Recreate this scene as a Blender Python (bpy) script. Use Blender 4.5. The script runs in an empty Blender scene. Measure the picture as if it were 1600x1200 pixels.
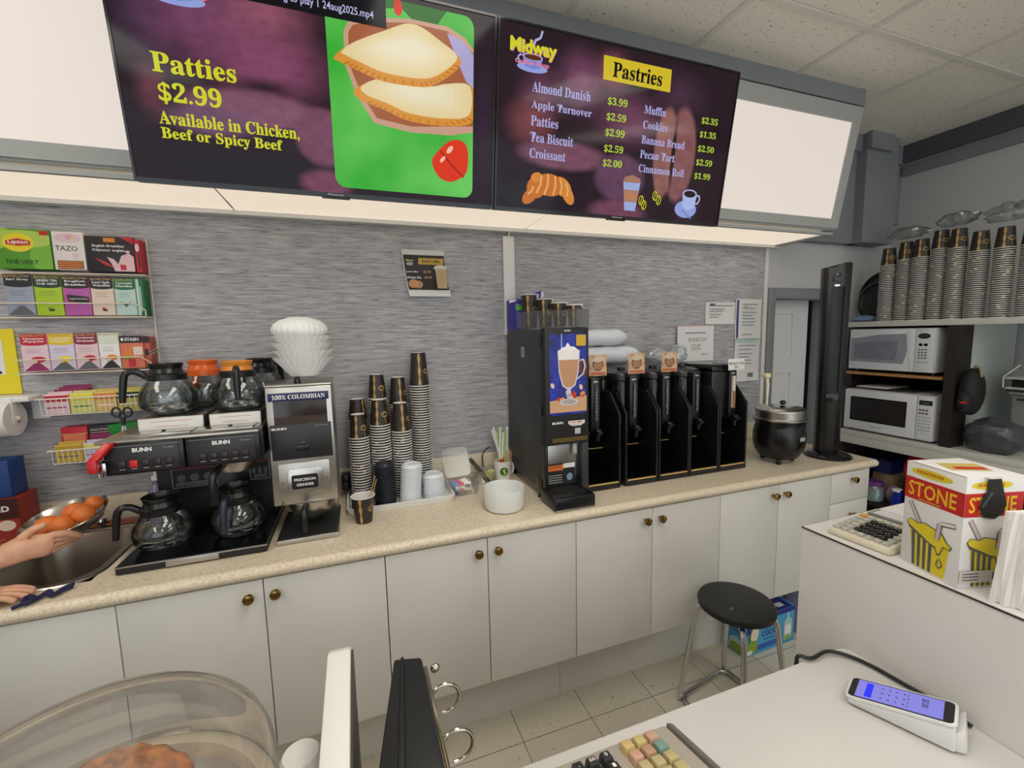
import bpy, bmesh, math, random
from mathutils import Matrix, Vector
from math import pi, sin, cos, radians
S = bpy.context.scene
COL = S.collection
random.seed(7)

# ---------------------------------------------------------------- camera, world, exposure
cam_data = bpy.data.cameras.new('camera')
cam = bpy.data.objects.new('camera', cam_data)
COL.objects.link(cam)
cam_data.sensor_fit = 'HORIZONTAL'
cam_data.sensor_width = 36.0
cam_data.lens = 687.105 / 1600 * 36
cam_data.clip_start = 0.05
_r = Vector((0.94040935, -0.33937489, -0.02132932))
_u = Vector((0.05807731, 0.09849585, 0.99344129))
_f = Vector((0.33504818, 0.93548023, -0.1123364))
cam.matrix_world = Matrix(((_r.x, _u.x, -_f.x, -0.78097), (_r.y, _u.y, -_f.y, -2.0716), (_r.z, _u.z, -_f.z, 1.60324), (0, 0, 0, 1)))
S.camera = cam
S.view_settings.view_transform = 'Standard'
S.view_settings.look = 'None'
S.view_settings.gamma = 1
S.view_settings.use_curve_mapping = False
S.view_settings.exposure = 0.30
W = bpy.data.worlds.new('daylight')
S.world = W
W.use_nodes = True
W.node_tree.nodes['Background'].inputs[0].default_value = (0.86, 0.93, 1.0, 1)
W.node_tree.nodes['Background'].inputs[1].default_value = 1.35
LAMP = 5.0        # ceiling troffers
UNDER = 0.64      # diffuser under the soffit
BOX = 0.56        # lit sign panel

# ---------------------------------------------------------------- materials
def lin(c):
    return tuple(((x / 255) / 12.92 if x / 255 <= 0.04045 else ((x / 255 + 0.055) / 1.055) ** 2.4) for x in c) + (1.0,)
MATS = {}
def m(name, col=(200, 200, 200), rough=0.5, metal=0.0, emit=0.0, spec=0.5, coat=0.0, ecol=None, var=0.0, vscale=30.0, bump=0.0, bscale=80.0, stretch=(1, 1, 1)):
    if name in MATS: return MATS[name]
    mt = bpy.data.materials.new(name); mt.use_nodes = True
    nt = mt.node_tree; p = nt.nodes['Principled BSDF']
    p.inputs['Base Color'].default_value = lin(col)
    p.inputs['Roughness'].default_value = rough
    p.inputs['Metallic'].default_value = metal
    p.inputs['Specular IOR Level'].default_value = spec
    p.inputs['Coat Weight'].default_value = coat
    if emit:
        p.inputs['Emission Color'].default_value = lin(ecol or col)
        p.inputs['Emission Strength'].default_value = emit
    if var or bump:
        tc = nt.nodes.new('ShaderNodeTexCoord'); mp = nt.nodes.new('ShaderNodeMapping')
        mp.inputs['Scale'].default_value = stretch
        nt.links.new(tc.outputs['Object'], mp.inputs[0])
    if var:
        n = nt.nodes.new('ShaderNodeTexNoise'); n.inputs['Scale'].default_value = vscale; n.inputs['Detail'].default_value = 5
        nt.links.new(mp.outputs[0], n.inputs['Vector'])
        rp = nt.nodes.new('ShaderNodeValToRGB')
        rp.color_ramp.elements[0].position = 0.3; rp.color_ramp.elements[1].position = 0.7
        rp.color_ramp.elements[0].color = lin(tuple(max(0, x * (1 - var)) for x in col))
        rp.color_ramp.elements[1].color = lin(tuple(min(255, x * (1 + var)) for x in col))
        nt.links.new(n.outputs[0], rp.inputs[0]); nt.links.new(rp.outputs[0], p.inputs['Base Color'])
    if bump:
        n2 = nt.nodes.new('ShaderNodeTexNoise'); n2.inputs['Scale'].default_value = bscale; n2.inputs['Detail'].default_value = 4
        nt.links.new(mp.outputs[0], n2.inputs['Vector'])
        b = nt.nodes.new('ShaderNodeBump'); b.inputs['Strength'].default_value = bump; b.inputs['Distance'].default_value = 0.004
        nt.links.new(n2.outputs[0], b.inputs['Height']); nt.links.new(b.outputs[0], p.inputs['Normal'])
    MATS[name] = mt
    return mt
def clear(name, tint=(235, 240, 240), gloss=0.12, rough=0.03, milk=0.0, milkcol=(230, 235, 238)):
    if name in MATS: return MATS[name]
    mt = bpy.data.materials.new(name); mt.use_nodes = True; nt = mt.node_tree; nt.nodes.clear()
    out = nt.nodes.new('ShaderNodeOutputMaterial'); tr = nt.nodes.new('ShaderNodeBsdfTransparent'); gl = nt.nodes.new('ShaderNodeBsdfGlossy')
    tr.inputs[0].default_value = lin(tint); gl.inputs['Roughness'].default_value = rough
    fr = nt.nodes.new('ShaderNodeLayerWeight'); fr.inputs[0].default_value = 0.25
    ad = nt.nodes.new('ShaderNodeMath'); ad.operation = 'MULTIPLY_ADD'; ad.inputs[1].default_value = 0.75; ad.inputs[2].default_value = gloss * 0.5
    nt.links.new(fr.outputs[0], ad.inputs[0])
    mx = nt.nodes.new('ShaderNodeMixShader'); nt.links.new(ad.outputs[0], mx.inputs[0])
    nt.links.new(tr.outputs[0], mx.inputs[1]); nt.links.new(gl.outputs[0], mx.inputs[2])
    last = mx
    if milk:
        df = nt.nodes.new('ShaderNodeBsdfDiffuse'); df.inputs[0].default_value = lin(milkcol)
        m2 = nt.nodes.new('ShaderNodeMixShader'); m2.inputs[0].default_value = milk
        nt.links.new(mx.outputs[0], m2.inputs[1]); nt.links.new(df.outputs[0], m2.inputs[2]); last = m2
    nt.links.new(last.outputs[0], out.inputs[0])
    MATS[name] = mt
    return mt
WHITE = m('white_print', (236, 234, 230), 0.6)
BLACK = m('black_print', (22, 20, 20), 0.6)
BLKP = m('black_plastic', (20, 21, 23), 0.28)
BLKM = m('black_matte', (26, 26, 27), 0.6)
BLKG = m('black_gloss', (12, 12, 14), 0.12)
CHAR = m('charcoal_enamel', (52, 54, 58), 0.4)
STEEL = m('brushed_steel', (190, 186, 180), 0.3, 1.0, bump=0.05, bscale=200, stretch=(1, 1, 30))
CHROME = m('chrome', (205, 205, 205), 0.08, 1.0)
BRASS = m('dark_brass', (150, 122, 70), 0.16, 1.0)
MEL = m('white_melamine', (214, 212, 207), 0.35, var=0.02, vscale=3)
MELD = m('white_laminate', (214, 211, 208), 0.3, var=0.02, vscale=4)
GREYP = m('grey_paint', (132, 135, 140), 0.6, var=0.03, vscale=6)
GREYD = m('dark_grey_paint', (82, 84, 90), 0.6)
LGREY = m('light_grey_paint', (168, 170, 168), 0.5)
PAPER = m('paper', (226, 226, 224), 0.7)
GOLD = m('gold_print', (196, 158, 92), 0.4)
FOAM = m('foam_white', (226, 231, 238), 0.5)
GLASS = clear('clear_glass', (240, 243, 243), 0.16)
CLEARP = clear('clear_plastic', (238, 240, 240), 0.2, 0.08, 0.06)
FILM = clear('clear_film', (232, 236, 234), 0.3, 0.12, 0.10)
YEL = m('yellow_print', (232, 214, 40), 0.55)
RED = m('red_print', (196, 26, 32), 0.5)

# ---------------------------------------------------------------- mesh builder
def frame(o, right, up):
    r = Vector(right).normalized(); u = Vector(up); u = (u - r * u.dot(r)).normalized(); n = r.cross(u)
    return Matrix(((r.x, u.x, n.x, o[0]), (r.y, u.y, n.y, o[1]), (r.z, u.z, n.z, o[2]), (0, 0, 0, 1)))
def front(x, y, z): return frame((x, y, z), (1, 0, 0), (0, 0, 1))        # faces -Y, x right, y up
def facing_left(x, y, z): return frame((x, y, z), (0, -1, 0), (0, 0, 1))  # faces -X
def facing_up(x, y, z, a=0): return frame((x, y, z), (cos(a), sin(a), 0), (-sin(a), cos(a), 0))
_txt = {}
def glyphs(s, bold):
    if (s, bold) not in _txt:
        c = bpy.data.curves.new('t', 'FONT'); c.body = s; c.offset = bold; c.resolution_u = 2
        o = bpy.data.objects.new('t', c)
        me = bpy.data.meshes.new_from_object(o)
        v = [tuple(p.co) for p in me.vertices]; f = [tuple(p.vertices) for p in me.polygons]
        bpy.data.objects.remove(o); bpy.data.curves.remove(c); bpy.data.meshes.remove(me)
        x0 = min(p[0] for p in v); x1 = max(p[0] for p in v); y0 = min(p[1] for p in v); y1 = max(p[1] for p in v)
        _txt[(s, bold)] = ([((p[0] - x0) / (x1 - x0), (p[1] - y0) / (y1 - y0)) for p in v], f)
    return _txt[(s, bold)]
def serif(t):      # heavy serif letters
    o = ''
    for c in t:
        k = ord(c)
        o += chr(0x1D400 + k - 65) if 'A' <= c <= 'Z' else chr(0x1D41A + k - 97) if 'a' <= c <= 'z' else chr(0x1D7CE + k - 48) if '0' <= c <= '9' else c
    return o
class B:
    def __init__(s): s.v = []; s.f = []; s.k = []; s.m = []
    def add(s, v, f, mat, M=None):
        if mat not in s.m: s.m.append(mat)
        k = s.m.index(mat); n = len(s.v)
        s.v += [tuple(M @ Vector(p)) for p in v] if M is not None else [tuple(p) for p in v]
        s.f += [tuple(i + n for i in q) for q in f]; s.k += [k] * len(f)
        return s
    def box(s, x0, x1, y0, y1, z0, z1, mat, bev=0.0, M=None, seg=2):
        v = [(x, y, z) for z in (z0, z1) for y in (y0, y1) for x in (x0, x1)]
        f = [(0, 2, 3, 1), (4, 5, 7, 6), (0, 1, 5, 4), (2, 6, 7, 3), (0, 4, 6, 2), (1, 3, 7, 5)]
        return s.add(*(bevelled(v, f, bev, seg) if bev else (v, f)), mat, M)
    def hull(s, bottom, top, mat, bev=0.0, M=None, seg=2):     # two matching loops of 3-D points
        n = len(bottom); v = list(bottom) + list(top)
        f = [tuple(range(n - 1, -1, -1)), tuple(range(n, 2 * n))] + [(i, (i + 1) % n, n + (i + 1) % n, n + i) for i in range(n)]
        return s.add(*(bevelled(v, f, bev, seg) if bev else (v, f)), mat, M)
    def prism(s, pts, z0, z1, mat, M=None, bev=0.0):
        return s.hull([(x, y, z0) for x, y in pts], [(x, y, z1) for x, y in pts], mat, bev, M)
    def lathe(s, prof, mat, n=28, M=None, cap0=True, cap1=True, fl=None):
        v = []; f = []
        for r, z in prof:
            for i in range(n):
                a = 2 * pi * i / n; rr = r * (fl(a, z) if fl else 1)
                v.append((rr * cos(a), rr * sin(a), z))
        for j in range(len(prof) - 1):
            for i in range(n): f.append((j * n + i, j * n + (i + 1) % n, (j + 1) * n + (i + 1) % n, (j + 1) * n + i))
        if cap0: f.append(tuple(range(n - 1, -1, -1)))
        if cap1: f.append(tuple(range((len(prof) - 1) * n, len(prof) * n)))
        return s.add(v, f, mat, M)
    def tube(s, pts, r, mat, n=8, M=None, closed=False):
        P = [Vector(p) for p in pts]; v = []; f = []; L = len(P); prev = None
        rr = r if isinstance(r, (list, tuple)) else [r] * L
        for i, p in enumerate(P):
            t = (P[(i + 1) % L] - P[i - 1]) if closed else (P[min(i + 1, L - 1)] - P[max(i - 1, 0)])
            t.normalize()
            if prev is None:
                a = Vector((0, 0, 1)) if abs(t.z) < 0.9 else Vector((1, 0, 0)); prev = t.cross(a).normalized()
            x = (prev - t * prev.dot(t)).normalized(); prev = x; y = t.cross(x)
            v += [tuple(p + (x * cos(2 * pi * k / n) + y * sin(2 * pi * k / n)) * rr[i]) for k in range(n)]
        for i in range(L if closed else L - 1):
            j = (i + 1) % L
            f += [(i * n + k, i * n + (k + 1) % n, j * n + (k + 1) % n, j * n + k) for k in range(n)]
        if not closed: f += [tuple(range(n - 1, -1, -1)), tuple(range((L - 1) * n, L * n))]
        return s.add(v, f, mat, M)
    def poly(s, pts, mat, M=None, z=0.0):                        # flat outline (x, y) or (x, y, z)
        return s.add([(p[0], p[1], p[2] if len(p) > 2 else z) for p in pts], [tuple(range(len(pts)))], mat, M)
    def rect(s, x0, x1, y0, y1, mat, M=None, z=0.0): return s.poly([(x0, y0), (x1, y0), (x1, y1), (x0, y1)], mat, M, z)
    def disc(s, cx, cy, rx, ry, mat, M=None, z=0.0, n=24, a0=0, a1=2 * pi, tilt=0.0):
        o = []
        for i in range(n):
            a = a0 + (a1 - a0) * i / (n if abs(a1 - a0 - 2 * pi) < 1e-6 else n - 1)
            x, y = rx * cos(a), ry * sin(a)
            o.append((cx + x * cos(tilt) - y * sin(tilt), cy + x * sin(tilt) + y * cos(tilt)))
        return s.poly(o, mat, M, z)
    def line(s, pts, w, mat, M=None, z=0.0):
        for (x0, y0), (x1, y1) in zip(pts, pts[1:]):
            d = math.hypot(x1 - x0, y1 - y0) or 1; nx, ny = -(y1 - y0) / d * w / 2, (x1 - x0) / d * w / 2
            s.poly([(x0 - nx, y0 - ny), (x1 - nx, y1 - ny), (x1 + nx, y1 + ny), (x0 + nx, y0 + ny)], mat, M, z)
        return s
    def text(s, t, x, y, w, h, mat, M=None, z=0.0, bold=0.0, slant=0.0):
        v, f = glyphs(t, bold)
        return s.add([(x + p[0] * w + slant * p[1] * h, y + p[1] * h, z) for p in v], f, mat, M)
    def ball(s, c, r, mat, n=16, M=None, sq=1.0):
        rx, ry, rz = r if isinstance(r, (tuple, list)) else (r, r, r)
        k = n // 2; v = [(c[0], c[1], c[2] - rz)]; f = []
        for j in range(1, k):
            ph = -pi / 2 + pi * j / k
            v += [(c[0] + rx * cos(ph) * cos(2 * pi * i / n), c[1] + ry * cos(ph) * sin(2 * pi * i / n), c[2] + rz * sin(ph)) for i in range(n)]
        v.append((c[0], c[1], c[2] + rz)); T = len(v) - 1
        for i in range(n):
            f.append((0, 1 + (i + 1) % n, 1 + i)); f.append((T, 1 + (k - 2) * n + i, 1 + (k - 2) * n + (i + 1) % n))
            for j in range(k - 2): f.append((1 + j * n + i, 1 + j * n + (i + 1) % n, 1 + (j + 1) * n + (i + 1) % n, 1 + (j + 1) * n + i))
        return s.add(v, f, mat, M)
    def mesh(s, name, off=(0, 0, 0), ang=35):
        me = bpy.data.meshes.new(name)
        me.from_pydata([(p[0] - off[0], p[1] - off[1], p[2] - off[2]) for p in s.v], [], s.f)
        for mt in s.m: me.materials.append(mt)
        me.polygons.foreach_set('material_index', s.k)
        me.polygons.foreach_set('use_smooth', [True] * len(s.f))
        me.update(); me.set_sharp_from_angle(angle=radians(ang))
        return me
    def part(s, name, parent, label=None, ang=35):              # coordinates are the world's; the parent is an unrotated thing or part
        off = Vector((0, 0, 0)); q = parent
        while q is not None: off += q.location; q = q.parent
        o = bpy.data.objects.new(name, s.mesh(name, off, ang)); COL.objects.link(o); o.parent = parent
        if label: o['label'] = label
        return o
    def thing(s, name, label, cat, group=None, kind=None, ang=35):
        xs, ys, zs = zip(*s.v); off = ((min(xs) + max(xs)) / 2, (min(ys) + max(ys)) / 2, min(zs))
        o = bpy.data.objects.new(name, s.mesh(name, off, ang)); COL.objects.link(o); o.location = off
        tag(o, label, cat, group, kind); return o
    def struct(s, name):
        o = bpy.data.objects.new(name, s.mesh(name)); COL.objects.link(o); o['kind'] = 'structure'; return o
def bevelled(v, f, bev, seg):
    bm = bmesh.new(); vs = [bm.verts.new(p) for p in v]
    for q in f: bm.faces.new([vs[i] for i in q])
    bmesh.ops.bevel(bm, geom=list(bm.edges), offset=bev, segments=seg, profile=0.5, affect='EDGES', clamp_overlap=True)
    bm.verts.index_update()
    out = [tuple(p.co) for p in bm.verts], [tuple(p.index for p in q.verts) for q in bm.faces]
    bm.free(); return out
def tag(o, label, cat, group=None, kind=None):
    o['label'] = label; o['category'] = cat
    if group: o['group'] = group
    if kind: o['kind'] = kind
    return o
def root(name, label, cat, loc=(0, 0, 0), group=None, rz=0.0):
    o = bpy.data.objects.new(name, None); COL.objects.link(o); o.location = loc; o.rotation_euler = (0, 0, rz); o.empty_display_size = 0.05
    return tag(o, label, cat, group)
def dup(o, loc, label, group=None, rz=None, rot=None):          # a thing, its parts and their sub-parts
    def cp(a, par):
        c = a.copy(); COL.objects.link(c)
        if par: c.parent = par
        for ch in list(a.children): cp(ch, c)
        return c
    c = cp(o, None); c.location = loc; c['label'] = label
    if group: c['group'] = group
    if rz is not None: c.rotation_euler = (0, 0, rz)
    if rot is not None: c.rotation_euler = rot
    return c
def curve_pts(pts, k=5):                                               # smooth curve through points (x, y, z) or (x, y, z, radius)
    P = [Vector(p) for p in pts]; out = []
    for i in range(len(P) - 1):
        a, b, c, d = P[max(i - 1, 0)], P[i], P[i + 1], P[min(i + 2, len(P) - 1)]
        for j in range(k):
            t = j / k; out.append(tuple(.5 * (2 * b + (c - a) * t + (2 * a - 5 * b + 4 * c - d) * t * t + (3 * b - a - 3 * c + d) * t ** 3)))
    return out + [tuple(P[-1])]
def round2(pts, k=5):                                            # smooth closed outline
    n = len(pts); out = []
    for i in range(n):
        a, b, c, d = (Vector(pts[(i + q) % n]) for q in (-1, 0, 1, 2))
        for j in range(k):
            t = j / k; out.append(tuple(.5 * (2 * b + (c - a) * t + (2 * a - 5 * b + 4 * c - d) * t * t + (3 * b - a - 3 * c + d) * t ** 3)))
    return out
def rot(ax, deg, at=(0, 0, 0)): return Matrix.Translation(at) @ Matrix.Rotation(radians(deg), 4, ax)
def at(x, y, z): return Matrix.Translation((x, y, z))

# ---------------------------------------------------------------- structure
def nodes(mt): return mt.node_tree.nodes, mt.node_tree.links, mt.node_tree.nodes['Principled BSDF']
def mapped(mt, scale, loc=(0, 0, 0)):
    N, L, p = nodes(mt); tc = N.new('ShaderNodeTexCoord'); mp = N.new('ShaderNodeMapping')
    mp.inputs['Scale'].default_value = scale; mp.inputs['Location'].default_value = loc
    L.new(tc.outputs['Object'], mp.inputs[0]); return mp
def ramp(N, *st):
    r = N.new('ShaderNodeValToRGB'); e = r.color_ramp.elements
    while len(e) < len(st): e.new(0.5)
    for i, (p, c) in enumerate(st): e[i].position = p; e[i].color = lin(c)
    return r
def mixc(N, L, a, b, fac, mode='MIX'):
    x = N.new('ShaderNodeMix'); x.data_type = 'RGBA'; x.blend_type = mode
    for s, val in ((6, a), (7, b), (0, fac)):
        if hasattr(val, 'is_output'): L.new(val, x.inputs[s])
        else: x.inputs[s].default_value = val
    return x.outputs[2]
def bumped(N, L, p, h, st, dist=0.003):
    b = N.new('ShaderNodeBump'); b.inputs['Strength'].default_value = st; b.inputs['Distance'].default_value = dist
    L.new(h, b.inputs['Height']); L.new(b.outputs[0], p.inputs['Normal'])
# grasscloth wallpaper: long thin horizontal fibres
GRASS = m('grasscloth_wallpaper', (150, 150, 152), 0.75)
N, L, p = nodes(GRASS)
a = N.new('ShaderNodeTexNoise'); a.inputs['Scale'].default_value = 1; a.inputs['Detail'].default_value = 6; a.inputs['Roughness'].default_value = 0.75
L.new(mapped(GRASS, (7, 7, 130)).outputs[0], a.inputs['Vector'])
b = N.new('ShaderNodeTexNoise'); b.inputs['Scale'].default_value = 1; b.inputs['Detail'].default_value = 3
L.new(mapped(GRASS, (14, 14, 260), (3, 1, 5)).outputs[0], b.inputs['Vector'])
ra = ramp(N, (0.30, (118, 117, 120)), (0.5, (172, 171, 174)), (0.70, (212, 211, 214))); L.new(a.outputs[0], ra.inputs[0])
rb = ramp(N, (0.28, (74, 73, 76)), (0.42, (255, 255, 255))); L.new(b.outputs[0], rb.inputs[0])
L.new(mixc(N, L, ra.outputs[0], rb.outputs[0], 0.75, 'MULTIPLY'), p.inputs['Base Color'])
bumped(N, L, p, a.outputs[0], 0.5)
# mineral fibre ceiling board
CEILM = m('ceiling_board', (206, 203, 196), 0.9)
N, L, p = nodes(CEILM)
a = N.new('ShaderNodeTexNoise'); a.inputs['Scale'].default_value = 1; a.inputs['Detail'].default_value = 3
L.new(mapped(CEILM, (95, 55, 60)).outputs[0], a.inputs['Vector'])
ra = ramp(N, (0.29, (128, 120, 108)), (0.37, (232, 228, 218)), (1.0, (238, 234, 224))); L.new(a.outputs[0], ra.inputs[0])
L.new(ra.outputs[0], p.inputs['Base Color']); bumped(N, L, p, a.outputs[0], 0.35)
# vinyl tile floor
FLOORM = m('vinyl_tile', (184, 178, 164), 0.35)
N, L, p = nodes(FLOORM)
br = N.new('ShaderNodeTexBrick'); br.offset = 0; br.squash = 1
br.inputs['Scale'].default_value = 1; br.inputs['Brick Width'].default_value = 0.3048; br.inputs['Row Height'].default_value = 0.3048
br.inputs['Mortar Size'].default_value = 0.0016; br.inputs['Mortar Smooth'].default_value = 0.3
br.inputs['Color1'].default_value = lin((200, 193, 176)); br.inputs['Color2'].default_value = lin((210, 203, 186)); br.inputs['Mortar'].default_value = lin((70, 60, 48))
L.new(mapped(FLOORM, (1, 1, 1), (0.2366, 0.6004, 0)).outputs[0], br.inputs['Vector'])
a = N.new('ShaderNodeTexNoise'); a.inputs['Scale'].default_value = 1; a.inputs['Detail'].default_value = 3
L.new(mapped(FLOORM, (55, 95, 60)).outputs[0], a.inputs['Vector'])
ra = ramp(N, (0.27, (110, 96, 78)), (0.36, (255, 255, 255))); L.new(a.outputs[0], ra.inputs[0])
L.new(mixc(N, L, br.outputs[0], ra.outputs[0], 0.8, 'MULTIPLY'), p.inputs['Base Color'])
# speckled beige laminate
LAM = m('beige_laminate', (206, 188, 158), 0.32)
N, L, p = nodes(LAM)
a = N.new('ShaderNodeTexNoise'); a.inputs['Scale'].default_value = 140; a.inputs['Detail'].default_value = 4
L.new(mapped(LAM, (1, 1, 1)).outputs[0], a.inputs['Vector'])
ra = ramp(N, (0.3, (196, 180, 154)), (0.5, (220, 206, 182)), (0.72, (232, 221, 200))); L.new(a.outputs[0], ra.inputs[0])
L.new(ra.outputs[0], p.inputs['Base Color'])
WALLW = m('white_wall_paint', (196, 196, 196), 0.7, bump=0.08, bscale=60)
B().box(-4, 3.4, -7, 1.2, -0.1, 0, FLOORM).struct('floor')
cb = B().box(-4, 2.8, -7, 0.0, 2.8, 2.9, CEILM); cb.struct('ceiling')
B().box(-4, 1.622, 0, 0.12, 0, 2.8, GRASS).struct('wall_back')
wr = B().box(1.622, 1.70, 0.0, 0.12, 0, 2.8, WALLW).box(2.24, 2.8, 0.0, 0.12, 0, 2.8, WALLW).box(1.70, 2.24, 0.0, 0.12, 1.82, 2.8, WALLW); wr.struct('wall_rear')
B().box(2.8, 2.92, -7, 0.12, 0, 2.8, WALLW).struct('wall_right')
B().box(-4.12, -4, -7, 0.12, 0, 2.8, WALLW).struct('wall_left')
DARKW = m('dim_hall_shade', (70, 68, 64), 0.8)  # darkness of the unlit hall is put into the wall colour
B().box(1.3, 3.4, 1.1, 1.2, 0, 2.4, DARKW).box(1.3, 1.4, 0.12, 1.1, 0, 2.4, DARKW).box(3.3, 3.4, 0.12, 1.1, 0, 2.4, DARKW).box(1.3, 3.4, 0.12, 1.2, 2.4, 2.5, DARKW).struct('wall_hall')  # hall box closing the doorway to outside light
# T-bar grid of the dropped ceiling
g = B(); TB = m('ceiling_grid_enamel', (216, 213, 206), 0.5)
for y in (-0.758, -1.978, -3.198, -4.418, -5.638): g.box(-4, 2.8, y - 0.012, y + 0.012, 2.793, 2.799, TB)
x = 1.262 - 0.605 * 8
while x < 2.8:
    if x > -4: g.box(x - 0.012, x + 0.012, -7, -0.44, 2.794, 2.7995, TB)
    x += 0.605
g.struct('trim_1')
B().box(1.622, 1.648, -0.012, 0, 0, 2.13, m('white_trim', (222, 222, 220), 0.4), 0.003).struct('trim_2')
c = B().box(1.652, 1.708, -0.02, 0, 0, 1.855, GREYP, 0.003).box(2.235, 2.29, -0.02, 0, 0, 1.855, GREYP, 0.003).box(1.708, 2.235, -0.02, 0, 1.79, 1.855, GREYP, 0.003)
c.box(1.70, 1.72, 0, 0.12, 0, 1.80, GREYP).box(2.22, 2.24, 0, 0.12, 0, 1.80, GREYP).box(1.70, 2.24, 0, 0.06, 1.785, 1.82, GREYP); c.struct('trim_3')
# panelled door standing open behind the casing
DW = m('door_white', (226, 226, 226), 0.4)
d = B(); x0, x1 = 1.50, 2.185
d.box(x0, x1, 0.135, 0.165, 0.02, 1.79, DW)
for a, b_ in ((x0, 1.60), (1.79, 1.85), (2.045, x1)): d.box(a, b_, 0.122, 0.135, 0.02, 1.79, DW)
for a, b_ in ((1.60, 1.79), (1.85, 2.045)):
    for z0, z1 in ((0.02, 0.2), (0.72, 0.82), (1.30, 1.41), (1.70, 1.79)): d.box(a, b_, 0.122, 0.135, z0, z1, DW)
    for z0, z1 in ((0.2, 0.72), (0.82, 1.30), (1.41, 1.70)):
        d.hull([(a + .01, .135, z0 + .01), (b_ - .01, .135, z0 + .01), (b_ - .01, .135, z1 - .01), (a + .01, .135, z1 - .01)],
               [(a + .035, .125, z0 + .035), (b_ - .035, .125, z0 + .035), (b_ - .035, .125, z1 - .035), (a + .035, .125, z1 - .035)], DW)
d.struct('door_1')
# soffit carrying the menu boards, and the grey bulkhead steps to its right
s = B().box(-4, 1.74, -0.30, 0, 2.135, 2.8, GREYP).box(-4, 1.745, -0.445, -0.30, 2.72, 2.8, GREYP)
s.box(1.74, 2.36, -0.06, 0, 2.14, 2.8, GREYP).box(2.30, 2.60, -0.12, 0, 2.14, 2.8, GREYP).box(2.60, 2.8, -0.03, 0, 2.3, 2.8, GREYP)
s.box(1.74, 2.34, -0.09, -0.06, 2.70, 2.8, GREYP).box(2.29, 2.50, -0.15, -0.12, 2.70, 2.8, GREYP).box(2.5, 2.8, -0.05, -0.03, 2.68, 2.8, GREYP)
s.struct('trim_4')
k = B().box(2.765, 2.8, -7, -0.05, 2.69, 2.8, GREYD).box(2.79, 2.8, -7, -0.05, 2.67, 2.69, m('pale_strip', (150, 150, 148), 0.6)).box(2.78, 2.8, -7, -0.05, 2.605, 2.67, GREYP)
k.struct('trim_5')

# ---------------------------------------------------------------- room lights, seen and added
def troffer(x, y, label, sx=0.56, sy=1.16):
    t = root('ceiling_light', label, 'ceiling light', (x, y, 2.765), 'fluorescent ceiling troffers')
    f = B(); w = 0.02
    f.box(x - sx / 2, x + sx / 2, y - sy / 2, y - sy / 2 + w, 2.765, 2.798, LGREY).box(x - sx / 2, x + sx / 2, y + sy / 2 - w, y + sy / 2, 2.765, 2.798, LGREY)
    f.box(x - sx / 2, x - sx / 2 + w, y - sy / 2 + w, y + sy / 2 - w, 2.765, 2.798, LGREY).box(x + sx / 2 - w, x + sx / 2, y - sy / 2 + w, y + sy / 2 - w, 2.765, 2.798, LGREY)
    f.part('frame', t)
    B().box(x - sx / 2 + w, x + sx / 2 - w, y - sy / 2 + w, y + sy / 2 - w, 2.77, 2.778, m('troffer_lens', (255, 250, 240), 0.5, emit=LAMP)).part('diffuser', t)
for x, y in ((-2.3, -3.6), (-2.3, -4.82), (2.3, -3.7), (2.3, -4.9), (-0.35, -2.6), (-0.35, -4.6), (-2.3, -1.35), (0.9, -1.35 - 1.22), (-0.35, -1.38)):  # outer pairs follow screen reflections; the rest added, unseen, to light the room
    troffer(x, y, 'unseen recessed fluorescent ceiling light')
# lit sign box on the soffit (leaning out at the top) and its panels
MF = frame((0, -0.354, 2.125), (1, 0, 0), (0, -0.101, 0.59))
lb = root('sign_box', 'long wall-mounted light box with pale grey frame behind the two menu screens', 'sign', (0, -0.30, 2.125))
f = B()
f.hull([(-4, -.354, 2.125), (1.71, -.354, 2.125), (1.71, -.30, 2.125), (-4, -.30, 2.125)], [(-4, -.448, 2.705), (1.71, -.448, 2.705), (1.71, -.30, 2.705), (-4, -.30, 2.705)], LGREY)
f.box(-4, 1.71, 0.008, 0.055, 0.0, 0.012, LGREY, M=MF).box(-4, 1.71, 0.513, 0.585, 0.0, 0.012, LGREY, M=MF).box(1.657, 1.71, 0.055, 0.513, 0.0, 0.012, LGREY, M=MF)
f.part('frame', lb)
B().box(-4, 1.657, 0.055, 0.513, 0.001, 0.004, m('lit_acrylic', (150, 142, 134), 0.35, emit=BOX, ecol=(240, 228, 220)), M=MF).part('lit_panel', lb)
sl = root('soffit_light', 'long row of glowing prismatic diffuser panels under the soffit', 'light', (0, -0.17, 2.105))
DIFF = m('prismatic_diffuser', (150, 140, 126), 0.4, emit=UNDER, ecol=(246, 230, 208), bump=0.3, bscale=120)
for a, b_ in ((-3.9, -2.41), (-2.4, -1.19), (-1.18, 0.03), (0.04, 1.25), (1.26, 1.655)): B().box(a, b_, -0.335, -0.04, 2.106, 2.111, DIFF).part('diffuser', sl)
f = B().box(-4, 1.70, -0.352, -0.335, 2.10, 2.113, LGREY).box(-4, 1.70, -0.04, -.002, 2.09, 2.113, m('white_trim', (222, 222, 220), 0.4)).box(1.655, 1.70, -0.335, -0.04, 2.10, 2.113, LGREY)
f.part('frame', sl)

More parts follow.
